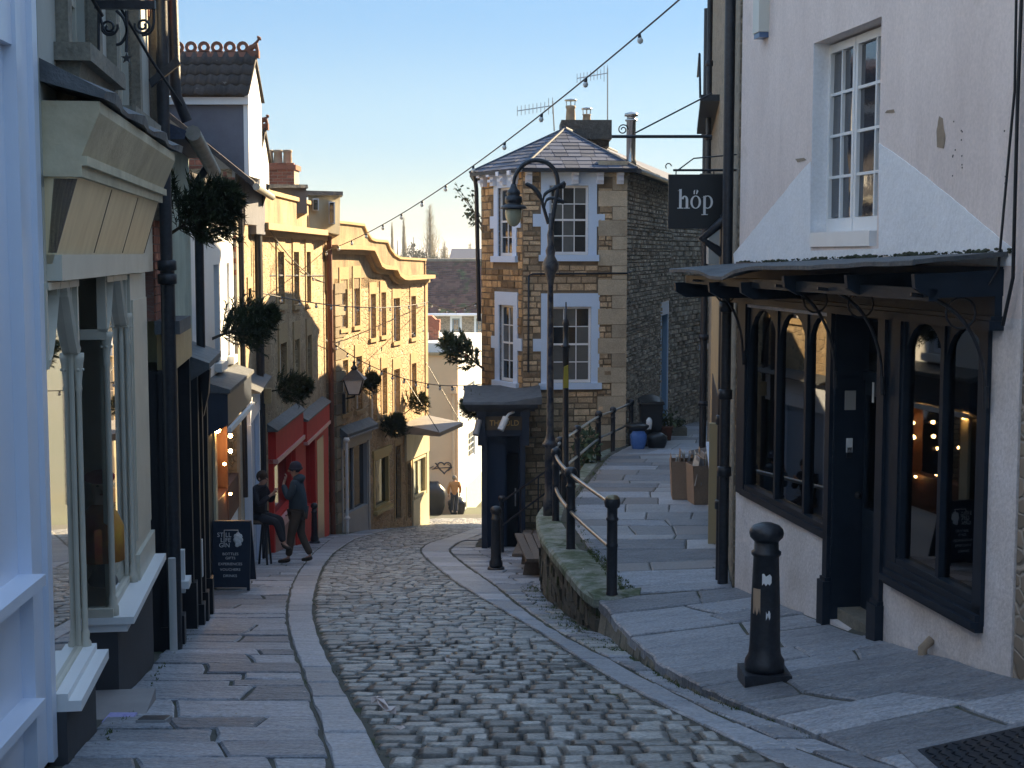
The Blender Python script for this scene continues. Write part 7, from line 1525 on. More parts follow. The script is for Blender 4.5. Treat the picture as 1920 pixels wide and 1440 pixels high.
for (fx,f,r) in ((.70,.19,.03),(.66,.22,.04),(.74,.22,.04),(.70,.25,.05),(.65,.27,.04),(.76,.27,.04),(.70,.31,.045),(.68,.345,.03),(.74,.33,.03)): y,z=fy(f); m.ball((xl+bl_*fx,y+.0,z),r,8,(1,.12,1))
m.build('juniper_motif',textw_m,t)
# seat table by the wall
tq=G(487,1056); t=thing('table','small high wooden cafe table in front of the seated man','table',(tq.x-.05,tq.y+.1,tq.z)); c=Vector((tq.x-.10,tq.y+.15,tq.z)); th=P(487,978,tq.y).z-tq.z
m=MB(); m.box(c.x-.35,c.x+.22,c.y-.28,c.y+.28,c.z+th-.03,c.z+th); m.build('tabletop',wood_m,t)
for a,b in ((-.30,-.22),(.17,-.22),(-.30,.24),(.17,.24)): m=MB(); m.tube([(c.x+a*.6,c.y+b,c.z),(c.x+a,c.y+b,c.z+th-.03)],.02,6); m.build('leg',iron_m,t)
g=MB(); g.lathe([(.035,0),(.04,.09),(.036,.09)],c+Vector((-.1,-.1,th)),10); tag(g.build('cup',white_m),'small white cup on the cafe table beside the seated man','cup')
m=MB(); 
for k in range(2): pass
# ---------------------------------------------------------------- festoon string lights
bulbme=None
def festoon(a,b,sag,n,lab,r=.012,bulb=.035,grp='festoon light strings across the street'):
    a,b=Vector(a),Vector(b); t=thing('string_lights',lab,'string lights',tuple((a+b)/2),grp); pts=[]
    for k in range(25): s=k/24; p=a.lerp(b,s); p.z-=4*sag*s*(1-s); pts.append(p)
    m=MB(); m.tube(pts,r,5); m.build('cable',M('cable_grey',(.06,.06,.06),.6),t)
    first=None
    for k in range(n):
        s=(k+.5)/n; p=a.lerp(b,s); p.z-=4*sag*s*(1-s)
        g=MB(); g.lathe([(bulb*.55,0),(bulb*.6,-bulb*1.4),(bulb*.5,-bulb*1.5)][::-1],(0,0,0),8)
        if first is None:
            hold=g.mesh('bulb_holder',iron_m); g=MB(); g.ball((0,0,-bulb*2.2),bulb,8,(1,1,1.15)); bm_=g.mesh('bulb',bulb_m); first=(hold,bm_)
        h=piece('bulb_holder',first[0],t,p,(random.uniform(-.15,.15),random.uniform(-.15,.15),0)); o=D.objects.new('bulb',first[1]); COL.objects.link(o); o.parent=h
    return t
festoon(P(601,474,38.8),Vector((2.27,14.4,3.02)),.42,14,'thick festoon cable with unlit bulbs rising from the golden corner to the pink house',.011,.036)
festoon(P(470,545,27),P(803,566,47),.25,14,'dark festoon cable level with the upper windows of the golden buildings',.013,.035)
festoon(P(640,648,40),P(800,610,47.3),.25,9,'short festoon cable rising above the wall lantern',.012,.04)
festoon(P(600,625,38.8),P(905,720,36),.5,14,'festoon cable drooping past the lantern to the wedge-shaped house',.012,.04)
festoon(P(803,566,47.4),P(903,562,36),.25,6,'festoon cable in front of the brown tiled roof',.012,.035)
festoon(P(476,385,27),P(612,530,38.9),.3,2,'plain stay cable crossing down the rubble building with parapet',.012,.03); 
t=thing('tie_bar','black horizontal iron bar across the front of the rubble building','bar',tuple(P(540,517,33))); m=MB(); m.tube([P(468,517,27.4),P(606,517,38.3)],.03,6); m.build('bar',iron_m,t)
m=MB(); m.tube([WL4.at(.2,1.2,.1),WL4.at(.22,-9,.12)],.07,8); m.build('downpipe',iron_m,l4); m=MB(); m.tube([WL4.at(WL4.L-.2,.7,.15),WL4.at(WL4.L-.15,-9.3,.16)],.07,8); m.build('downpipe',M('rusty_pipe',(.16,.06,.035),.8),l4)
m=MB(); m.tube([WL3b.at(WL3b.L-.3,ze3,.12),WL3b.at(WL3b.L-.3,-7.2,.12)],.07,8); m.tube([WL3b.at(.25,ze3-.3,.1),WL3b.at(.25,-4,.1)],.05,8); m.tube([WL3b.at(WL3b.L-.3,ze3-.05,.3),WL3b.at(WL3b.L-.35,ze3-.5,.14)],.07,8); m.build('downpipe',iron_m,l3b)
# wall lantern
lw=WL5.at(WL5.hit(642,745)[0],WL5.hit(642,748)[1],.05); lc=P(666,742,lw.y+.0); t=thing('wall_lantern','black glazed street lantern on a bracket at the golden stone corner','lantern',tuple(lw))
q=Vector((lc.x,lw.y-.2,0)); Yq=q.y; q.z=P(666,738,Yq).z; sc_=Yq/F
m=MB(); m.tube([lw,Vector((q.x,Yq,lw.z+.08)),Vector((q.x,Yq,q.z))],.025,6); m.box(lw.x-.12,lw.x+.05,lw.y-.1,lw.y+.1,lw.z-.4,lw.z+.15); m.build('bracket',iron_m,t)
h=24*2*sc_; m=MB(); w0,w1=.14,.27
m.hexa([(q.x-w0,Yq-w0,q.z),(q.x+w0,Yq-w0,q.z),(q.x+w0,Yq+w0,q.z),(q.x-w0,Yq+w0,q.z),(q.x-w1,Yq-w1,q.z+.40),(q.x+w1,Yq-w1,q.z+.40),(q.x+w1,Yq+w1,q.z+.40),(q.x-w1,Yq+w1,q.z+.40)]); m.build('glazing',M('frosted_lantern_glass',(.85,.86,.84),.25,(.7,.71,.7),3,.5),t)
m=MB()
for sx in (-1,1):
    for sy in (-1,1): m.tube([(q.x+sx*w0,Yq+sy*w0,q.z-.02),(q.x+sx*w1,Yq+sy*w1,q.z+.41)],.018,5)
m.hexa([(q.x-w1-.05,Yq-w1-.05,q.z+.40),(q.x+w1+.05,Yq-w1-.05,q.z+.40),(q.x+w1+.05,Yq+w1+.05,q.z+.40),(q.x-w1-.05,Yq+w1+.05,q.z+.40),(q.x-.07,Yq-.07,q.z+.66),(q.x+.07,Yq-.07,q.z+.66),(q.x+.07,Yq+.07,q.z+.66),(q.x-.07,Yq+.07,q.z+.66)]); m.lathe([(.08,.66),(.1,.70),(.05,.76),(.03,.82),(.05,.85),(.01,.92)],q,10); m.box(q.x-w0-.02,q.x+w0+.02,Yq-w0-.02,Yq+w0+.02,q.z-.03,q.z); m.build('frame',iron_m,t)
# ---------------------------------------------------------------- fir trees fixed to the walls
def fir_mesh(nb,seed,mat,blade=.07,wdt=.007,name='foliage'):
    rg=random.Random(seed); m=MB(); st=MB()
    for k in range(nb):
        t_=.10+.9*(k/nb)**.9; a=k*2.4+rg.uniform(-.3,.3); L=(1-t_)*.42+.07; L*=rg.uniform(.55,1.45); fw=rg.uniform(.5,.8)
        b=Vector((t_*.88,0,0)); d=Vector((fw,math.cos(a),math.sin(a)))
        d.normalize(); e=b+d*L; q=rg.random(); st.tube([b,e],[.006,.003],3,caps=False)
        for s in range(3):
            if s==0: b2,e2=b.lerp(e,.12),e
            else:
                b2=b.lerp(e,.35+.2*s); dd=(d+Vector((rg.uniform(0,.4),rg.uniform(-.6,.6),rg.uniform(-.6,.6)))).normalized(); e2=b2+dd*L*.55
            for j in range(16):
                s2=j/15; c=b2.lerp(e2,s2); nd=(e2-b2).normalized()*.8+Vector((rg.uniform(-1,1),rg.uniform(-1,1),rg.uniform(-1,1)))*.75; nd.normalize(); sd_=nd.cross(Vector((rg.random(),rg.random(),rg.random()))).normalized()*wdt
                m.add([c-sd_,c+sd_,c+nd*blade],[(0,1,2)],False,q)
    return m.mesh(name,mat),st.mesh('branch',bark_m)
fA=fir_mesh(150,1,fir_m,.095,.010); fB=fir_mesh(150,2,fir_m,.095,.010); fC=fir_mesh(42,3,fircol_m,.11,.018)
def wallfir(base,tip,size,me,lab,wide=1.,grp='fir trees fixed to the house walls'):
    base,tip=Vector(base),Vector(tip); d=tip-base; L=d.length; t=thing('fir_tree',lab,'fir tree',tuple(base),grp); rot=d.to_track_quat('X','Z').to_euler()
    o=D.objects.new('foliage',me[0]); COL.objects.link(o); o.parent=t; o.rotation_euler=rot; o.scale=(L,L*wide,L*wide)
    o=D.objects.new('branches',me[1]); COL.objects.link(o); o.parent=t; o.rotation_euler=rot; o.scale=(L,L*wide,L*wide); o['kind']='stuff'
    m=MB(); m.tube([base-d*.12,base+d*.85],[L*.022,L*.006],6); m.build('trunk',bark_m,t); return t
def at_wall(W,px,py,d=.02): u,z=W.hit(px,py); return W.at(u,z,d)
b=at_wall(WL2,316,438); wallfir(b,P(452,352,b.y-.1),1,fA,'dense dark fir bough below the gutter of the pale green house',1.15)
b=at_wall(WL3,398,634); wallfir(b,P(528,582,b.y+.2),1,fB,'long dark fir bough in front of the white house with narrow windows',.85)
b=at_wall(WL4,508,733); wallfir(b,P(588,722,b.y-.3),1,fA,'dark fir bough just above the red shop fascia',1.0)
b=at_wall(WL5,668,728); wallfir(b,P(712,708,b.y-.3),1,fB,'small dark fir bough directly behind the wall lantern',1.1)
b=at_wall(WL5,722,818); wallfir(b,P(752,778,b.y-.4),1,fA,'round dark fir bough above the ochre framed shop window',1.2)
b=at_wall(WL5,762,772); wallfir(b,P(800,740,b.y-.3),1,fC,'small sunlit yellow-green bough above the projecting canopy',1.2)
b=WIL.at(.12,P(0,690,34).z,.03); ftr=wallfir(b,P(826,628,33.2),1,fC,'sparse bough with red and gold baubles at the left edge of the wedge-shaped house',.75)
for k in range(26):
    m=MB(); s=random.uniform(.25,.98); q=b.lerp(P(826,628,33.2),s); r=.42*(1-s)+.08; m.ball(q+Vector((random.uniform(-r,r),random.uniform(-r,r),random.uniform(-r,r)))*.8,.022,6); m.build('bauble',M('red_bauble',(.5,.05,.02),.3) if k%2 else M('gold_bauble',(.6,.4,.1),.3),ftr)
b=P(905,778,32); wallfir(b,P(868,748,31.6),1,fA,'small dark fir bough poking out above the left end of the porch',1.1)
# ironwork bracket top left
t=thing('sign_bracket','ornate black scrolled iron bracket with a hanging star at the top left','bracket',(-2.68,9.0,2.0)); YB=9.0
def IB(px,py): return P(px,py,YB)
m=MB(); m.box(IB(178,0).x,IB(291,0).x,YB-.02,YB+.02,IB(200,17).z,IB(200,1).z); m.build('top_bar',iron_m,t)
def spiral(cx,cy,r,turn,a0,sgn=1,n=26): return [IB(cx+r*(1-k/n*.8)*math.cos(a0+sgn*turn*k/n),cy+r*(1-k/n*.8)*math.sin(a0+sgn*turn*k/n)) for k in range(n)]
for nm,pth,r in (('scroll',spiral(204,51,17,11,-.3),.008),('scroll',spiral(268,48,16,11,3.4,-1),.008),('scroll',crom([IB(187,20),IB(190,40),IB(200,62),IB(215,60)],5),.009),('scroll',crom([IB(288,15),IB(288,45),IB(280,62),IB(266,66)],5),.009),('scroll',crom([IB(218,20),IB(232,35),IB(238,60),IB(228,80),IB(218,84)],5),.010),('hanger',[IB(185,18),IB(185,108)],.009),('hanger',[IB(237,20),IB(238,62),IB(237,98)],.010)):
    m=MB(); m.tube(pth,r,6); m.build(nm,iron_m,t)
m=MB(); 
sp=[IB(237+(11 if k%2==0 else 4.5)*math.sin(k*math.pi/5),109-(11 if k%2==0 else 4.5)*math.cos(k*math.pi/5)) for k in range(10)]; m.prism(sp,(0,.012,0)); m.build('star',iron_m,t)
# ---------------------------------------------------------------- window displays in the pink house shop
def inW(px,py,d): u,z=W1.hit(px,py,-d); return W1.at(u,z,-d)
def gift(px,py,d,s,lab,a=.3):
    c=inW(px,py,d); t=thing('gift_box',lab,'gift box',tuple(c),'red gift boxes in the shop windows'); m=MB(); q=[Vector((math.cos(a)*x-math.sin(a)*y,math.sin(a)*x+math.cos(a)*y,z)) for z in (-s*.7,s*.7) for x,y in ((-s,-s),(s,-s),(s,s),(-s,s))]
    m.hexa([c+v for v in q]); m.build('box',M('red_wrap',(.42,.025,.02),.45),t)
    m=MB()
    for sgn in (0,1):
        x=Vector((math.cos(a+sgn*1.571),math.sin(a+sgn*1.571),0)); y=Vector((-x.y,x.x,0)); m.hexa([c-x*.12*s-y*(s+.004)-Vector((0,0,s*.71)),c+x*.12*s-y*(s+.004)-Vector((0,0,s*.71)),c+x*.12*s+y*(s+.004)-Vector((0,0,s*.71)),c-x*.12*s+y*(s+.004)-Vector((0,0,s*.71)),c-x*.12*s-y*(s+.004)+Vector((0,0,s*.71+.003)),c+x*.12*s-y*(s+.004)+Vector((0,0,s*.71+.003)),c+x*.12*s+y*(s+.004)+Vector((0,0,s*.71+.003)),c-x*.12*s+y*(s+.004)+Vector((0,0,s*.71+.003))])
    m.build('ribbon',white_m,t)
    m=MB()
    for k in range(2): m.ball(c+Vector((s*.3*(1 if k else -1),0,s*.85)),s*.28,8,(1.2,.5,.6))
    m.build('bow',white_m,t)
gift(1722,1004,.3,.085,'red gift box with white ribbon in the left part of the round arched window'); gift(1822,1052,.22,.07,'red gift box at the bottom right corner of the round arched window'); gift(1476,782,.35,.075,'tilted red gift box hanging in the middle pointed arched light',.7)
fl=thing('fairy_lights','warm lit fairy lights hanging inside the pointed arched shop window','fairy lights',tuple(inW(1440,770,.3)))
m=MB(); pts_=[inW(x,y,.28) for x,y in ((1405,755),(1428,763),(1436,772),(1447,768),(1462,772),(1475,771),(1474,812),(1500,780),(1548,812))]; m.tube(crom(pts_,3),.003,4); m.build('cable',black_m,fl)
for x,y in ((1428,763),(1431,771),(1438,768),(1447,769),(1449,772),(1474,771),(1475,812),(1548,808),(1550,814)):
    m=MB(); m.ball(inW(x,y,.28),.013,8); m.build('bulb',lit_m,fl)
# fern, ivy, pictures
t=thing('potted_fern','tall green fern plant in the right light of the round arched window','plant',tuple(inW(1800,1000,.35))); m=MB(); c=inW(1800,1010,.38)
for k in range(34):
    a=random.random()*6.283; L=random.uniform(.3,.6); tip=c+Vector((math.cos(a)*L*.35,math.sin(a)*L*.35,L)); md=(c+tip)/2+Vector((math.cos(a)*.03,math.sin(a)*.03,.06))
    for j in range(12):
        s=j/11; q=c.lerp(md,s*2) if s<.5 else md.lerp(tip,s*2-1); w2=Vector((-math.sin(a),math.cos(a),0))*(.05*(1.1-s))
        m.add([q,q+w2+Vector((0,0,.03)),q+Vector((0,0,.03))],[(0,1,2)],False,k/34); m.add([q,q-w2+Vector((0,0,.03)),q+Vector((0,0,.03))],[(0,1,2)],False,k/34)
m.build('fronds',M('fern_green',(.06,.16,.04),.6,(.03,.09,.03),5,.5,var=.6),t); m=MB(); m.lathe([(.07,-.14),(.10,.02),(.09,.02)],c,12); m.build('pot',terra_m,t)
t=thing('ivy_garland','dark trailing ivy garland hanging in the round arched window','ivy',tuple(inW(1738,860,.3)))
for x0 in (1733,1747):
    m=MB()
    for k in range(28):
        q=inW(x0+random.uniform(-6,6),705+k*5.6,.22); s=.022; a=random.random()*6; m.add([q+Vector((s*math.cos(a+j*1.256),0,s*math.sin(a+j*1.256)))*(1 if j%2 else .6) for j in range(5)],[(0,1,2,3,4)])
    m.tube([inW(x0,700,.225),inW(x0+2,860,.225)],.003,4); m.build('strand',M('ivy_green',(.02,.035,.02),.6,var=.4),t)
t=thing('poster','white framed line drawing leaning in the pointed arched window','poster',tuple(inW(1541,920,.12))); m=MB(); a,b,c_,d_=inW(1526,868,.15),inW(1557,868,.15),inW(1555,985,.12),inW(1526,978,.12)
m.prism([a,b,c_,d_],W1.n*.01); m.build('board',M('pale_print',(.45,.47,.48),.6,(.38,.40,.41),6,.5),t)
m=MB(); e=W1.n*.014; m.tube([inW(1541,885,.15)+e,inW(1534,910,.145)+e,inW(1541,902,.145)+e,inW(1549,912,.145)+e,inW(1541,885,.15)+e],.003,4); m.tube([inW(1534,925,.14)+e,inW(1548,930,.14)+e,inW(1535,945,.135)+e,inW(1548,955,.13)+e],.003,4); m.build('drawing',iron_m,t)
t=thing('picture','small framed pale picture leaning beside the red gift box','picture',tuple(inW(1740,1030,.15))); m=MB(); m.prism([inW(1742,1002,.16),inW(1755,1010,.16),inW(1752,1052,.14),inW(1733,1038,.14)],W1.n*.01); m.build('board',paper_m,t)
t=thing('door_ornament','oval festive ornament with a red bow hung on the shop door','ornament',tuple(A((da+db)/2,zb+1.1,-.46))); q=W1.hit(1639,838,-.46); m=MB(); m.ball(A(q[0],q[1],-.455),.09,14,(1,.2,1.5)); m.build('oval',M('kraft_tag',(.42,.33,.2),.7),t); m=MB(); m.ball(A(q[0],q[1]+.10,-.44),.035,8); m.build('bow',MATS['red_wrap'],t)
# items in pointed window display
t=thing('ornaments','small pink and terracotta figurines on the sill of the pointed arched window','figurines',tuple(inW(1470,930,.3)))
for x,y,s in ((1428,915,.05),(1440,905,.07),(1470,915,.08),(1482,930,.05),(1498,940,.04),(1452,900,.06)):
    c=inW(x,y,.25); m=MB(); m.lathe([(s*.6,-s*1.2),(s*.7,0),(s*.3,s*.6),(s*.35,s),(.01,s*1.4)],c,10); m.build('figurine',random.choice([M('pink_clay',(.38,.18,.15),.7),terra_m,paper_m]),t)
# bulb-lit brown shop on the left
t=thing('fairy_lights','warm bulbs glowing in the brown shop window behind the seated man','fairy lights',tuple(WL3.at(3,-3,.1)))
for x,y,r in ((408,806,.045),(425,772,.03),(432,764,.03),(432,817,.032),(432,846,.032),(421,870,.022),(432,926,.02),(423,760,.02)):
    q=at_wall(WL3,x,y,-.05); q=WL3.at(WL3.hit(x,y,.1)[0],WL3.hit(x,y,.1)[1],.1); m=MB(); m.ball(q,r,10); m.build('bulb',lit_m,t)
m=MB(); m.tube([WL3.at(WL3.hit(408,760,.1)[0],WL3.hit(408,760,.1)[1],.1),WL3.at(WL3.hit(408,800,.1)[0],WL3.hit(408,800,.1)[1],.1)],.005,4); m.build('cord',black_m,t)
# ground details
t=thing('utility_cover','small rectangular iron utility cover set in the left pavement','cover',tuple(G(289,1352))); c=G(289,1352); sl=.155
def cover(t,cx,cy,w_,d_,zf,h,mat,name):
    m=MB(); m.hexa([(cx+a,cy+b,zf(cx+a,cy+b)-.03) for a,b in ((-w_,-d_),(w_,-d_),(w_,d_),(-w_,d_))]+[(cx+a,cy+b,zf(cx+a,cy+b)+h) for a,b in ((-w_,-d_),(w_,-d_),(w_,d_),(-w_,d_))]); return m.build(name,mat,t)
cover(t,c.x,c.y,.095,.09,gzf,.022,gold_shop,'frame'); cover(t,c.x,c.y,.085,.075,gzf,.026,iron_m,'lid')
t=thing('manhole_cover','large patterned iron manhole cover at the bottom right corner','manhole cover',(2.6,7.6,rz(2.6,7.6))); cx,cy=2.62,7.38
cover(t,cx,cy,.46,.46,rz,.012,slab_m,'surround'); cover(t,cx,cy,.38,.36,rz,.016,iron_m,'lid'); m=MB()
for i in range(14):
    for j in range(10):
        x,y=cx-.35+i*.052,cy-.32+j*.068; s=.018; a=.7 if (i+j)%2 else -.7; dx,dy=s*math.cos(a),s*math.sin(a)*1.3; z=rz(x,y)+.018; m.hexa([(x-dx,y-dy-.004,z),(x+dx,y+dy-.004,z),(x+dx,y+dy+.004,z),(x-dx,y-dy+.004,z),(x-dx,y-dy-.004,z+.006),(x+dx,y+dy-.004,z+.006),(x+dx,y+dy+.004,z+.006),(x-dx,y-dy+.004,z+.006)])
m.build('tread_pattern',iron_m,t,kind='stuff')
t=thing('crumpled_papers','scraps of pale litter lying in the gutter beside the setts','litter',tuple(G(722,1345)))
for x,y,s in ((712,1332,.06),(722,1342,.07),(729,1357,.05),(752,1387,.06),(868,1190,.05),(840,1252,.04)):
    c=G(x,y); m=MB(); 
    vs=[c+Vector((random.uniform(-s,s),random.uniform(-s,s)*1.2,random.uniform(.04,.11))) for _ in range(6)]; m.add(vs,[(0,1,2),(1,2,3),(2,3,4),(3,4,5),(0,2,4),(1,3,5)]); m.build('scrap',M('litter_white',(.6,.52,.5),.7),t)
def marks(lab,pts_,w_,mat=white_m,zf=gzf,zo=.045):
    m=MB(); 
    q=[G(*p) for p in pts_]
    for a,b in zip(q,q[1:]):
        d=(b-a); d.z=0; n=Vector((-d.y,d.x,0)).normalized()*w_; m.hexa([Vector((p.x,p.y,zf(p.x,p.y)+h)) for h in (zo-.006,zo) for p in (a-n,b-n,b+n,a+n)])
    return m
# moss and weeds
m=MB()
def tuft(c,s,n=9):
    for k in range(n):
        a=random.random()*6.283; r=random.uniform(0,s); p=Vector(c)+Vector((r*math.cos(a),r*math.sin(a),0)); h=random.uniform(.3,1)*s*.8; q=Vector((random.uniform(-.4,.4)*s,random.uniform(-.4,.4)*s,h)); w_=Vector((math.sin(a),-math.cos(a),0))*s*.14; m.add([p-w_,p+w_,p+q],[(0,1,2)],False,random.random())
for k in range(420):
    y=random.uniform(12.8,20.5); s=random.random(); x=lerp([(12.8,.95),(14.3,.80),(15.3,.68),(16.5,.56),(18,.42),(20.2,.34),(21,.45)],y)-random.random()**2*.22; tuft((x,y,gz(y)-.01),random.uniform(.015,.045),5)
for k in range(220): y=random.uniform(8.5,13.8); tuft((lerp(XK,y)-random.random()*.05,y,gz(y)-.01),random.uniform(.015,.04),5)
for k in range(420):
    y=random.choice([random.uniform(14.6,17.2),random.uniform(14.6,30)]); tuft((lerp(XPL,y)+random.random()**2*.14-.02,y,rz(1.2,y)),random.uniform(.02,.05),5)
for k in range(260):
    y=random.uniform(7.6,36); tuft((kl(y)+random.uniform(-.03,.05),y,gz(y)-.02),random.uniform(.01,.03),4)
for k in range(160): y=random.uniform(8.2,17); tuft((lerp(WX,y)+.12+random.random()**2*.08,y,gz(y)-.01),random.uniform(.015,.045),5)
for k in range(60): y=random.uniform(14.8,21); tuft((lerp(XPR,y)-.05-random.random()**2*.12,y,rz(2.3,y)),random.uniform(.015,.05),5)
for k in range(140):  y=random.uniform(9,30); tuft((rb(y)+.02,y,gz(y)-.02),random.uniform(.01,.03),4)
tag(m.build('moss',moss_m),'low green moss and weeds growing along the kerbs and wall foot','moss',kind='stuff')
m=MB()
for k in range(130):
    y=random.uniform(7.5,16); x=random.uniform(lerp(WX,y)+.3,wx1(y)-.1 if y<14 else 1.0); z=rz(x,y)+.012 if x>lerp(XK,y) else gz(y)+.02; s=random.uniform(.004,.014); a=random.random()*6; m.add([(x+s*math.cos(a+j*1.5),y+s*1.3*math.sin(a+j*1.5),z+random.uniform(0,.006)) for j in range(4)],[(0,1,2,3)])
tag(m.build('litter',paper_m),'tiny scattered crumbs of pale litter on the paving','litter',kind='stuff')
# ================================================================ PEOPLE
def skinned(name,verts,edges,radii,mat,parent,sub=2,root=0,mats=None):
    me=D.meshes.new(name); me.from_pydata([tuple(v) for v in verts],edges,[]); o=D.objects.new(name,me); COL.objects.link(o); o.parent=parent
    md=o.modifiers.new('skin','SKIN'); md.use_smooth_shade=True
    sv=me.skin_vertices[0].data
    for i,r in enumerate(radii):
        rr_=r if isinstance(r,(tuple,list)) else (r,r); sv[i].radius=rr_; sv[i].use_root=(i==root)
    s=o.modifiers.new('sub','SUBSURF'); s.levels=sub; s.render_levels=sub; me.materials.append(mat); return o
def chain(vs,es,rs,pts,radii,start=None):
    prev=start; idx=[]
    for p,r in zip(pts,radii):
        vs.append(Vector(p)); rs.append(r); i=len(vs)-1
        if prev is not None: es.append((prev,i))
        prev=i; idx.append(i)
    return idx
def person(label,loc,rot,pose,cols,S=1.0,hat=None,hair=None):
    """local space: x forward, y left, z up; pose holds joint positions"""
    t=thing('person',label,'person',loc,None,rot); t.scale=(S,S,S); ORG[t]=Vector((0,0,0)); p={k:Vector(v) for k,v in pose.items() if isinstance(v,tuple)}
    # body: skin surface with head, neck, hands and five fingers each
    vs,es,rs=[],[],[]
    chain(vs,es,rs,[p['pelvis'],p['waist'],p['chest'],p['neck'],p['jaw'],p['head'],p['crown']],[.10,.10,.11,.052,.066,.095,.062])
    for s in ('l','r'):
        a=chain(vs,es,rs,[p['sh_'+s],p['el_'+s],p['wr_'+s],p['hand_'+s]],[.045,.036,.025,(.034,.02)],2)
        h=p['hand_'+s]; d=(h-p['wr_'+s]).normalized(); side=d.cross(Vector((1,0,.3))).normalized(); n=side.cross(d).normalized(); cu=pose.get('curl',.5)
        for k in range(4):
            L=[.032,.036,.034,.027][k]; b=h+d*.03+side*(.021-.014*k); q1=b+d*L; q2=q1+(d*(1-cu)+n*cu).normalized()*L*.8; q3=q2+(d*(1-cu*1.5)+n*cu*1.5).normalized()*L*.6; chain(vs,es,rs,[b,q1,q2,q3],[.010,.0095,.0085,.007],a[3])
        b=h+side*.03-d*.01; chain(vs,es,rs,[b,b+(side+d).normalized()*.03,b+(side*.4+d+n*.4).normalized()*.055],[.012,.011,.009],a[3])
        chain(vs,es,rs,[p['hip_'+s],p['kn_'+s],p['an_'+s],p['toe_'+s]],[.075,.05,.030,.012],0)
    body=skinned('body',vs,es,rs,skin_m,t)
    hd=p['head']; f=pose.get('face',Vector((1,0,0))); f=Vector(f).normalized(); lft=Vector((0,0,1)).cross(f)
    m=MB(); m.tube([hd+f*.085+Vector((0,0,.015)),hd+f*.118+Vector((0,0,-.025)),hd+f*.09+Vector((0,0,-.035))],[.012,.017,.012],8); m.build('nose',skin_m,t)
    m=MB()
    for sgn in (-1,1): m.ball(hd+f*.083+lft*.034*sgn+Vector((0,0,.018)),.013,8)
    m.build('eyes',M('eye_dark',(.05,.04,.035),.3),t)
    m=MB(); m.ball(hd+f*.082+Vector((0,0,-.062)),.022,8,(.5,1.2,.35)); m.build('mouth',M('lips',(.30,.12,.10),.5),t)
    m=MB()
    for sgn in (-1,1): m.ball(hd+lft*.092*sgn-f*.01,.03,8,(.7,.45,1.1))
    m.build('ears',skin_m,t)
    if hair: m=MB(); m.ball(hd-f*.02+Vector((0,0,.03)),.108,16,(1,.96,1.04)); m.build('hair',hair,t)
    if hat: m=MB(); m.ball(hd-f*.012+Vector((0,0,.055)),.113,16,(1,.97,.95)); m.tube([hd-f*.012+Vector((0,0,.03))+Vector((.108*math.cos(a),.105*math.sin(a),0)) for a in [k*math.pi/8 for k in range(17)]],.022,8); m.build('hat',hat,t)
    # jacket
    vs,es,rs=[],[],[]
    hem=p['pelvis']+Vector((0,0,-.10 if not pose.get('sit') else .02)); ch=p['chest']
    chain(vs,es,rs,[hem,p['pelvis']+Vector((0,0,.04)),p['waist'],ch,p['neck']-(p['neck']-ch)*.1],[(.185,.155),(.18,.15),(.175,.145),(.185,.145),(.085,.08)])
    for s in ('l','r'): chain(vs,es,rs,[p['sh_'+s],p['el_'+s],p['wr_'+s]],[.078,.066,.050],3)
    skinned('jacket',vs,es,rs,cols[0],t)
    if pose.get('hood'):
        m=MB(); c=p['neck']-f*.05+Vector((0,0,-.0)); m.ball(c,.12,14,(.9,1.15,.62)); m.build('hood',cols[0],t)
    else: m=MB(); c=p['neck']; m.tube([c+Vector((.075*math.cos(a),.075*math.sin(a),-.02)) for a in [k*math.pi/6 for k in range(13)]],.03,8); m.build('collar',cols[0],t)
    vs,es,rs=[],[],[]
    chain(vs,es,rs,[p['pelvis']],[(.15,.12)])
    for s in ('l','r'): chain(vs,es,rs,[p['hip_'+s],(p['hip_'+s]+p['kn_'+s])/2,p['kn_'+s],(p['kn_'+s]+p['an_'+s])/2,p['an_'+s]+Vector((0,0,.03))],[.105,.095,.075,.068,.062],0)
    skinned('trousers',vs,es,rs,cols[1],t)
    for s in ('l','r'):
        vs,es,rs=[],[],[]; a=p['an_'+s]; q=p['toe_'+s]; d=(q-a); chain(vs,es,rs,[a-d*.25+Vector((0,0,-.03)),a+d*.25+Vector((0,0,-.035)),q+d*.15],[(.050,.046),(.052,.044),(.044,.032)]); skinned('shoe',vs,es,rs,cols[2],t,1)
    return t
def fm(n,c,c2): return M(n,c,.85,c2,9,.5,bump=(10,.5,.03))
blue_j=fm('blue_jacket',(.028,.055,.085),(.02,.038,.06)); dark_j=fm('dark_coat',(.008,.010,.018),(.014,.016,.026)); or_j=fm('orange_jacket',(.50,.22,.07),(.42,.18,.055)); grey_t=fm('grey_trousers',(.065,.055,.048),(.05,.042,.038)); navy_t=fm('navy_jeans',(.02,.026,.04),(.015,.02,.03)); shoe_m=M('dark_shoe',(.02,.016,.014),.5)
hat_m=fm('navy_knit',(.010,.014,.035),(.015,.02,.045)); hairb=fm('brown_hair',(.05,.03,.018),(.03,.018,.012))
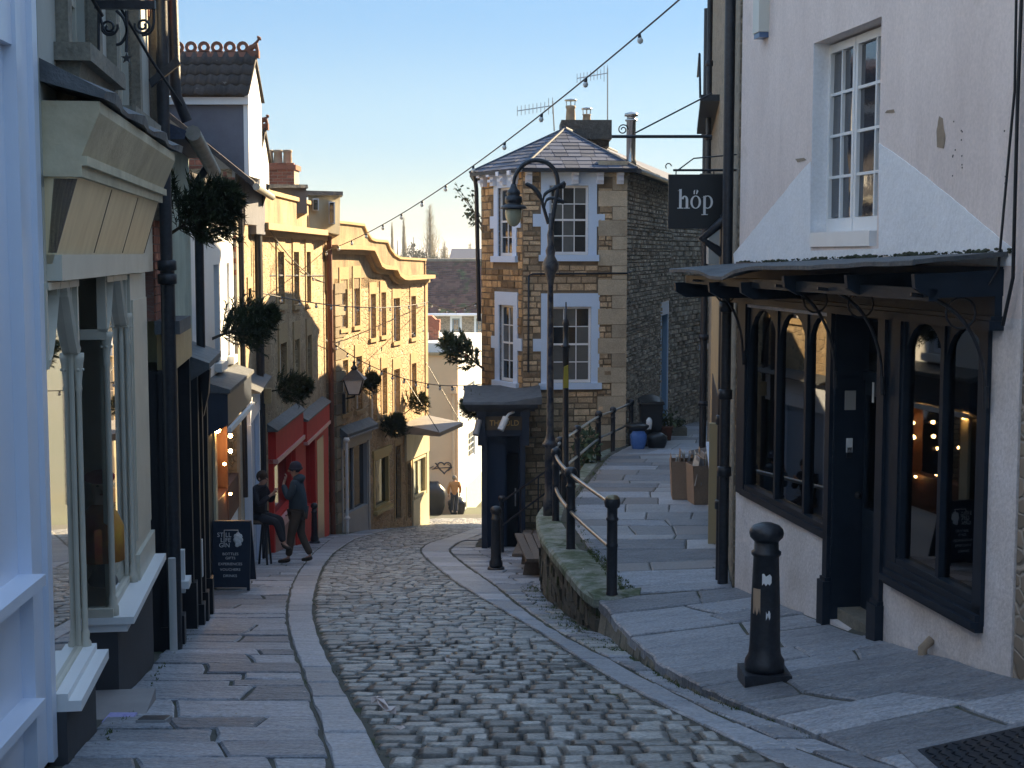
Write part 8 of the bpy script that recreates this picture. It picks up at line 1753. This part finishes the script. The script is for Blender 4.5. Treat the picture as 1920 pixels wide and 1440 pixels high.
stand=dict(pelvis=(0,0,.93),waist=(-.01,0,1.1),chest=(-.01,0,1.32),neck=(.02,0,1.49),jaw=(.055,0,1.565),head=(.045,0,1.63),crown=(.03,0,1.72),
 sh_l=(0,.19,1.41),el_l=(.10,.23,1.15),wr_l=(.24,.06,1.38),hand_l=(.21,.03,1.47),sh_r=(0,-.19,1.41),el_r=(.08,-.25,1.14),wr_r=(.20,-.18,.93),hand_r=(.22,-.17,.86),
 hip_l=(.0,.09,.88),kn_l=(.10,.10,.49),an_l=(.15,.11,.09),toe_l=(.32,.12,.035),hip_r=(0,-.09,.88),kn_r=(-.02,-.10,.49),an_r=(-.19,-.10,.09),toe_r=(-.04,-.10,.03),curl=.6,hood=True,face=(1,.1,.05))
q=G(560,1057); person('standing man in blue hooded jacket and navy knit hat, hand raised to his chin',(q.x,q.y,gz(q.y)+.03),R(172),stand,(blue_j,grey_t,shoe_m),1.02,hat=hat_m)
sit=dict(pelvis=(-.02,0,.80),waist=(-.03,0,.96),chest=(.02,0,1.18),neck=(.09,0,1.35),jaw=(.14,0,1.415),head=(.13,0,1.48),crown=(.12,0,1.57),
 sh_l=(.05,.18,1.27),el_l=(.16,.23,1.02),wr_l=(.30,.08,1.19),hand_l=(.35,.04,1.25),sh_r=(.05,-.18,1.27),el_r=(.16,-.23,1.01),wr_r=(.31,-.07,1.17),hand_r=(.36,-.03,1.22),
 hip_l=(.0,.09,.76),kn_l=(.42,.12,.72),an_l=(.46,.12,.30),toe_l=(.60,.12,.20),hip_r=(0,-.09,.76),kn_r=(.44,-.06,.70),an_r=(.56,-.02,.30),toe_r=(.70,-.02,.22),curl=.7,sit=True,face=(1,-.1,-.1))
sy=25.3; sx_=-4.53
person('seated man in a dark coat perched by the wall, holding something in both hands',(sx_,sy,gz(sy)+.12),R(-22),sit,(dark_j,navy_t,shoe_m),.97,hair=hairb)
t=thing('stool','dark wooden bar stool under the seated man by the wall','stool',(sx_,sy,gz(sy))); m=MB(); m.box(sx_-.2,sx_+.2,sy-.2,sy+.2,gz(sy)+.77,gz(sy)+.82); m.build('seat',wood_m,t)
for a,b in ((-1,-1),(1,-1),(-1,1),(1,1)): m=MB(); m.tube([(sx_+a*.2,sy+b*.2,gz(sy)-.05),(sx_+a*.15,sy+b*.15,gz(sy)+.78)],.02,6); m.build('leg',iron_m,t)
walk=dict(pelvis=(0,0,.93),waist=(0,0,1.1),chest=(.02,0,1.32),neck=(.05,0,1.48),jaw=(.09,0,1.545),head=(.08,0,1.60),crown=(.07,0,1.69),
 sh_l=(0,.20,1.40),el_l=(-.05,.27,1.13),wr_l=(.06,.26,.90),hand_l=(.09,.26,.82),sh_r=(0,-.20,1.40),el_r=(-.03,-.27,1.13),wr_r=(.10,-.24,.92),hand_r=(.14,-.23,.85),
 hip_l=(0,.09,.88),kn_l=(.12,.10,.50),an_l=(.12,.10,.09),toe_l=(.28,.10,.04),hip_r=(0,-.09,.88),kn_r=(.0,-.10,.48),an_r=(-.2,-.10,.12),toe_r=(-.06,-.11,.03),curl=.4,face=(1,0,-.1))
q=G(838,972); person('distant man in orange jacket and dark jeans walking away down the street',(q.x,64,gz(64)+.04),R(92),walk,(or_j,navy_t,shoe_m),1.0,hair=M('grey_hair',(.25,.2,.15),.8))
# dark bins and a parked scooter-like heap beside him
bag('bag','heap of black refuse sacks against the cream end wall left of the walking man','bag',(P(812,968,65.4).x,65.4,gz(65.4)),1.0,.7,1.5,plb); bag('bag','low black refuse sack right of the walking man','bag',(P(857,968,65.6).x,65.6,gz(65.6)),.7,.6,.8,plb)
# mannequins in the cream shop window
def bust(px,py,Yd,lab,skin_,cloth,hatm,z_s=1.):
    c=A1(0,0,0); p=P(px,py,Yd); t=thing('mannequin',lab,'mannequin',tuple(p),'mannequin busts in the cream shop window'); s=z_s
    vs,es,rs=[],[],[]; o=p; chain(vs,es,rs,[o-Vector((0,0,.30*s)),o-Vector((0,0,.2*s)),o-Vector((0,0,.11*s)),o-Vector((0,-.0,.05*s)),o,o+Vector((0,0,.06*s))],[(.16*s,.10*s),(.13*s,.09*s),.045*s,.055*s,.08*s,.06*s])
    vs=[v-p for v in vs]; skinned('bust',vs,es,rs,skin_,t)
    f=Vector((.45,-.9,0)); l=Vector((.9,.45,0)); m=MB(); m.tube([p+f*.07*s+Vector((0,0,.01)),p+f*.10*s+Vector((0,0,-.02*s))],[.008*s,.013*s],6); m.build('nose',skin_,t)
    m=MB(); 
    for g in (-1,1): m.ball(p+f*.072*s+l*.03*s*g+Vector((0,0,.015*s)),.012*s,8,(1,1,.5))
    m.build('eyes',M('painted_eye',(.06,.05,.05),.4),t); m=MB(); m.ball(p+f*.072*s-Vector((0,0,.05*s)),.018*s,8,(1,1,.4)); m.build('mouth',M('lips',(.3,.12,.1),.5),t)
    m=MB(); m.ball(p+Vector((0,.0,.07*s)),.10*s,14,(1.15,1.15,.55)); m.build('beret',hatm,t)
    if cloth:
        m=MB(); m.lathe([(.17*s,-.55*s),(.17*s,-.3*s),(.12*s,-.19*s),(.06*s,-.13*s)],p,14); m.build('scarf',cloth,t)
    return t
wine=fm('wine_beret',(.30,.012,.03),(.2,.008,.02))
WBp=WB.at(.35,0,0)
bust(187,912,WB.hit(187,912,0)[0]*0+WBp.y+.2,'pale mannequin in a wine red beret with red and mustard clothes behind the glass',M('pale_mannequin',(.62,.46,.38),.6),M('mustard_cloth',(.55,.32,.04),.8,(.35,.04,.03),3,.5),wine,.95)
bust(192,1036,WBp.y+.16,'dark grey mannequin head wearing a wine red beret below the paler one',M('dark_mannequin',(.10,.11,.12),.5),None,wine,.85)
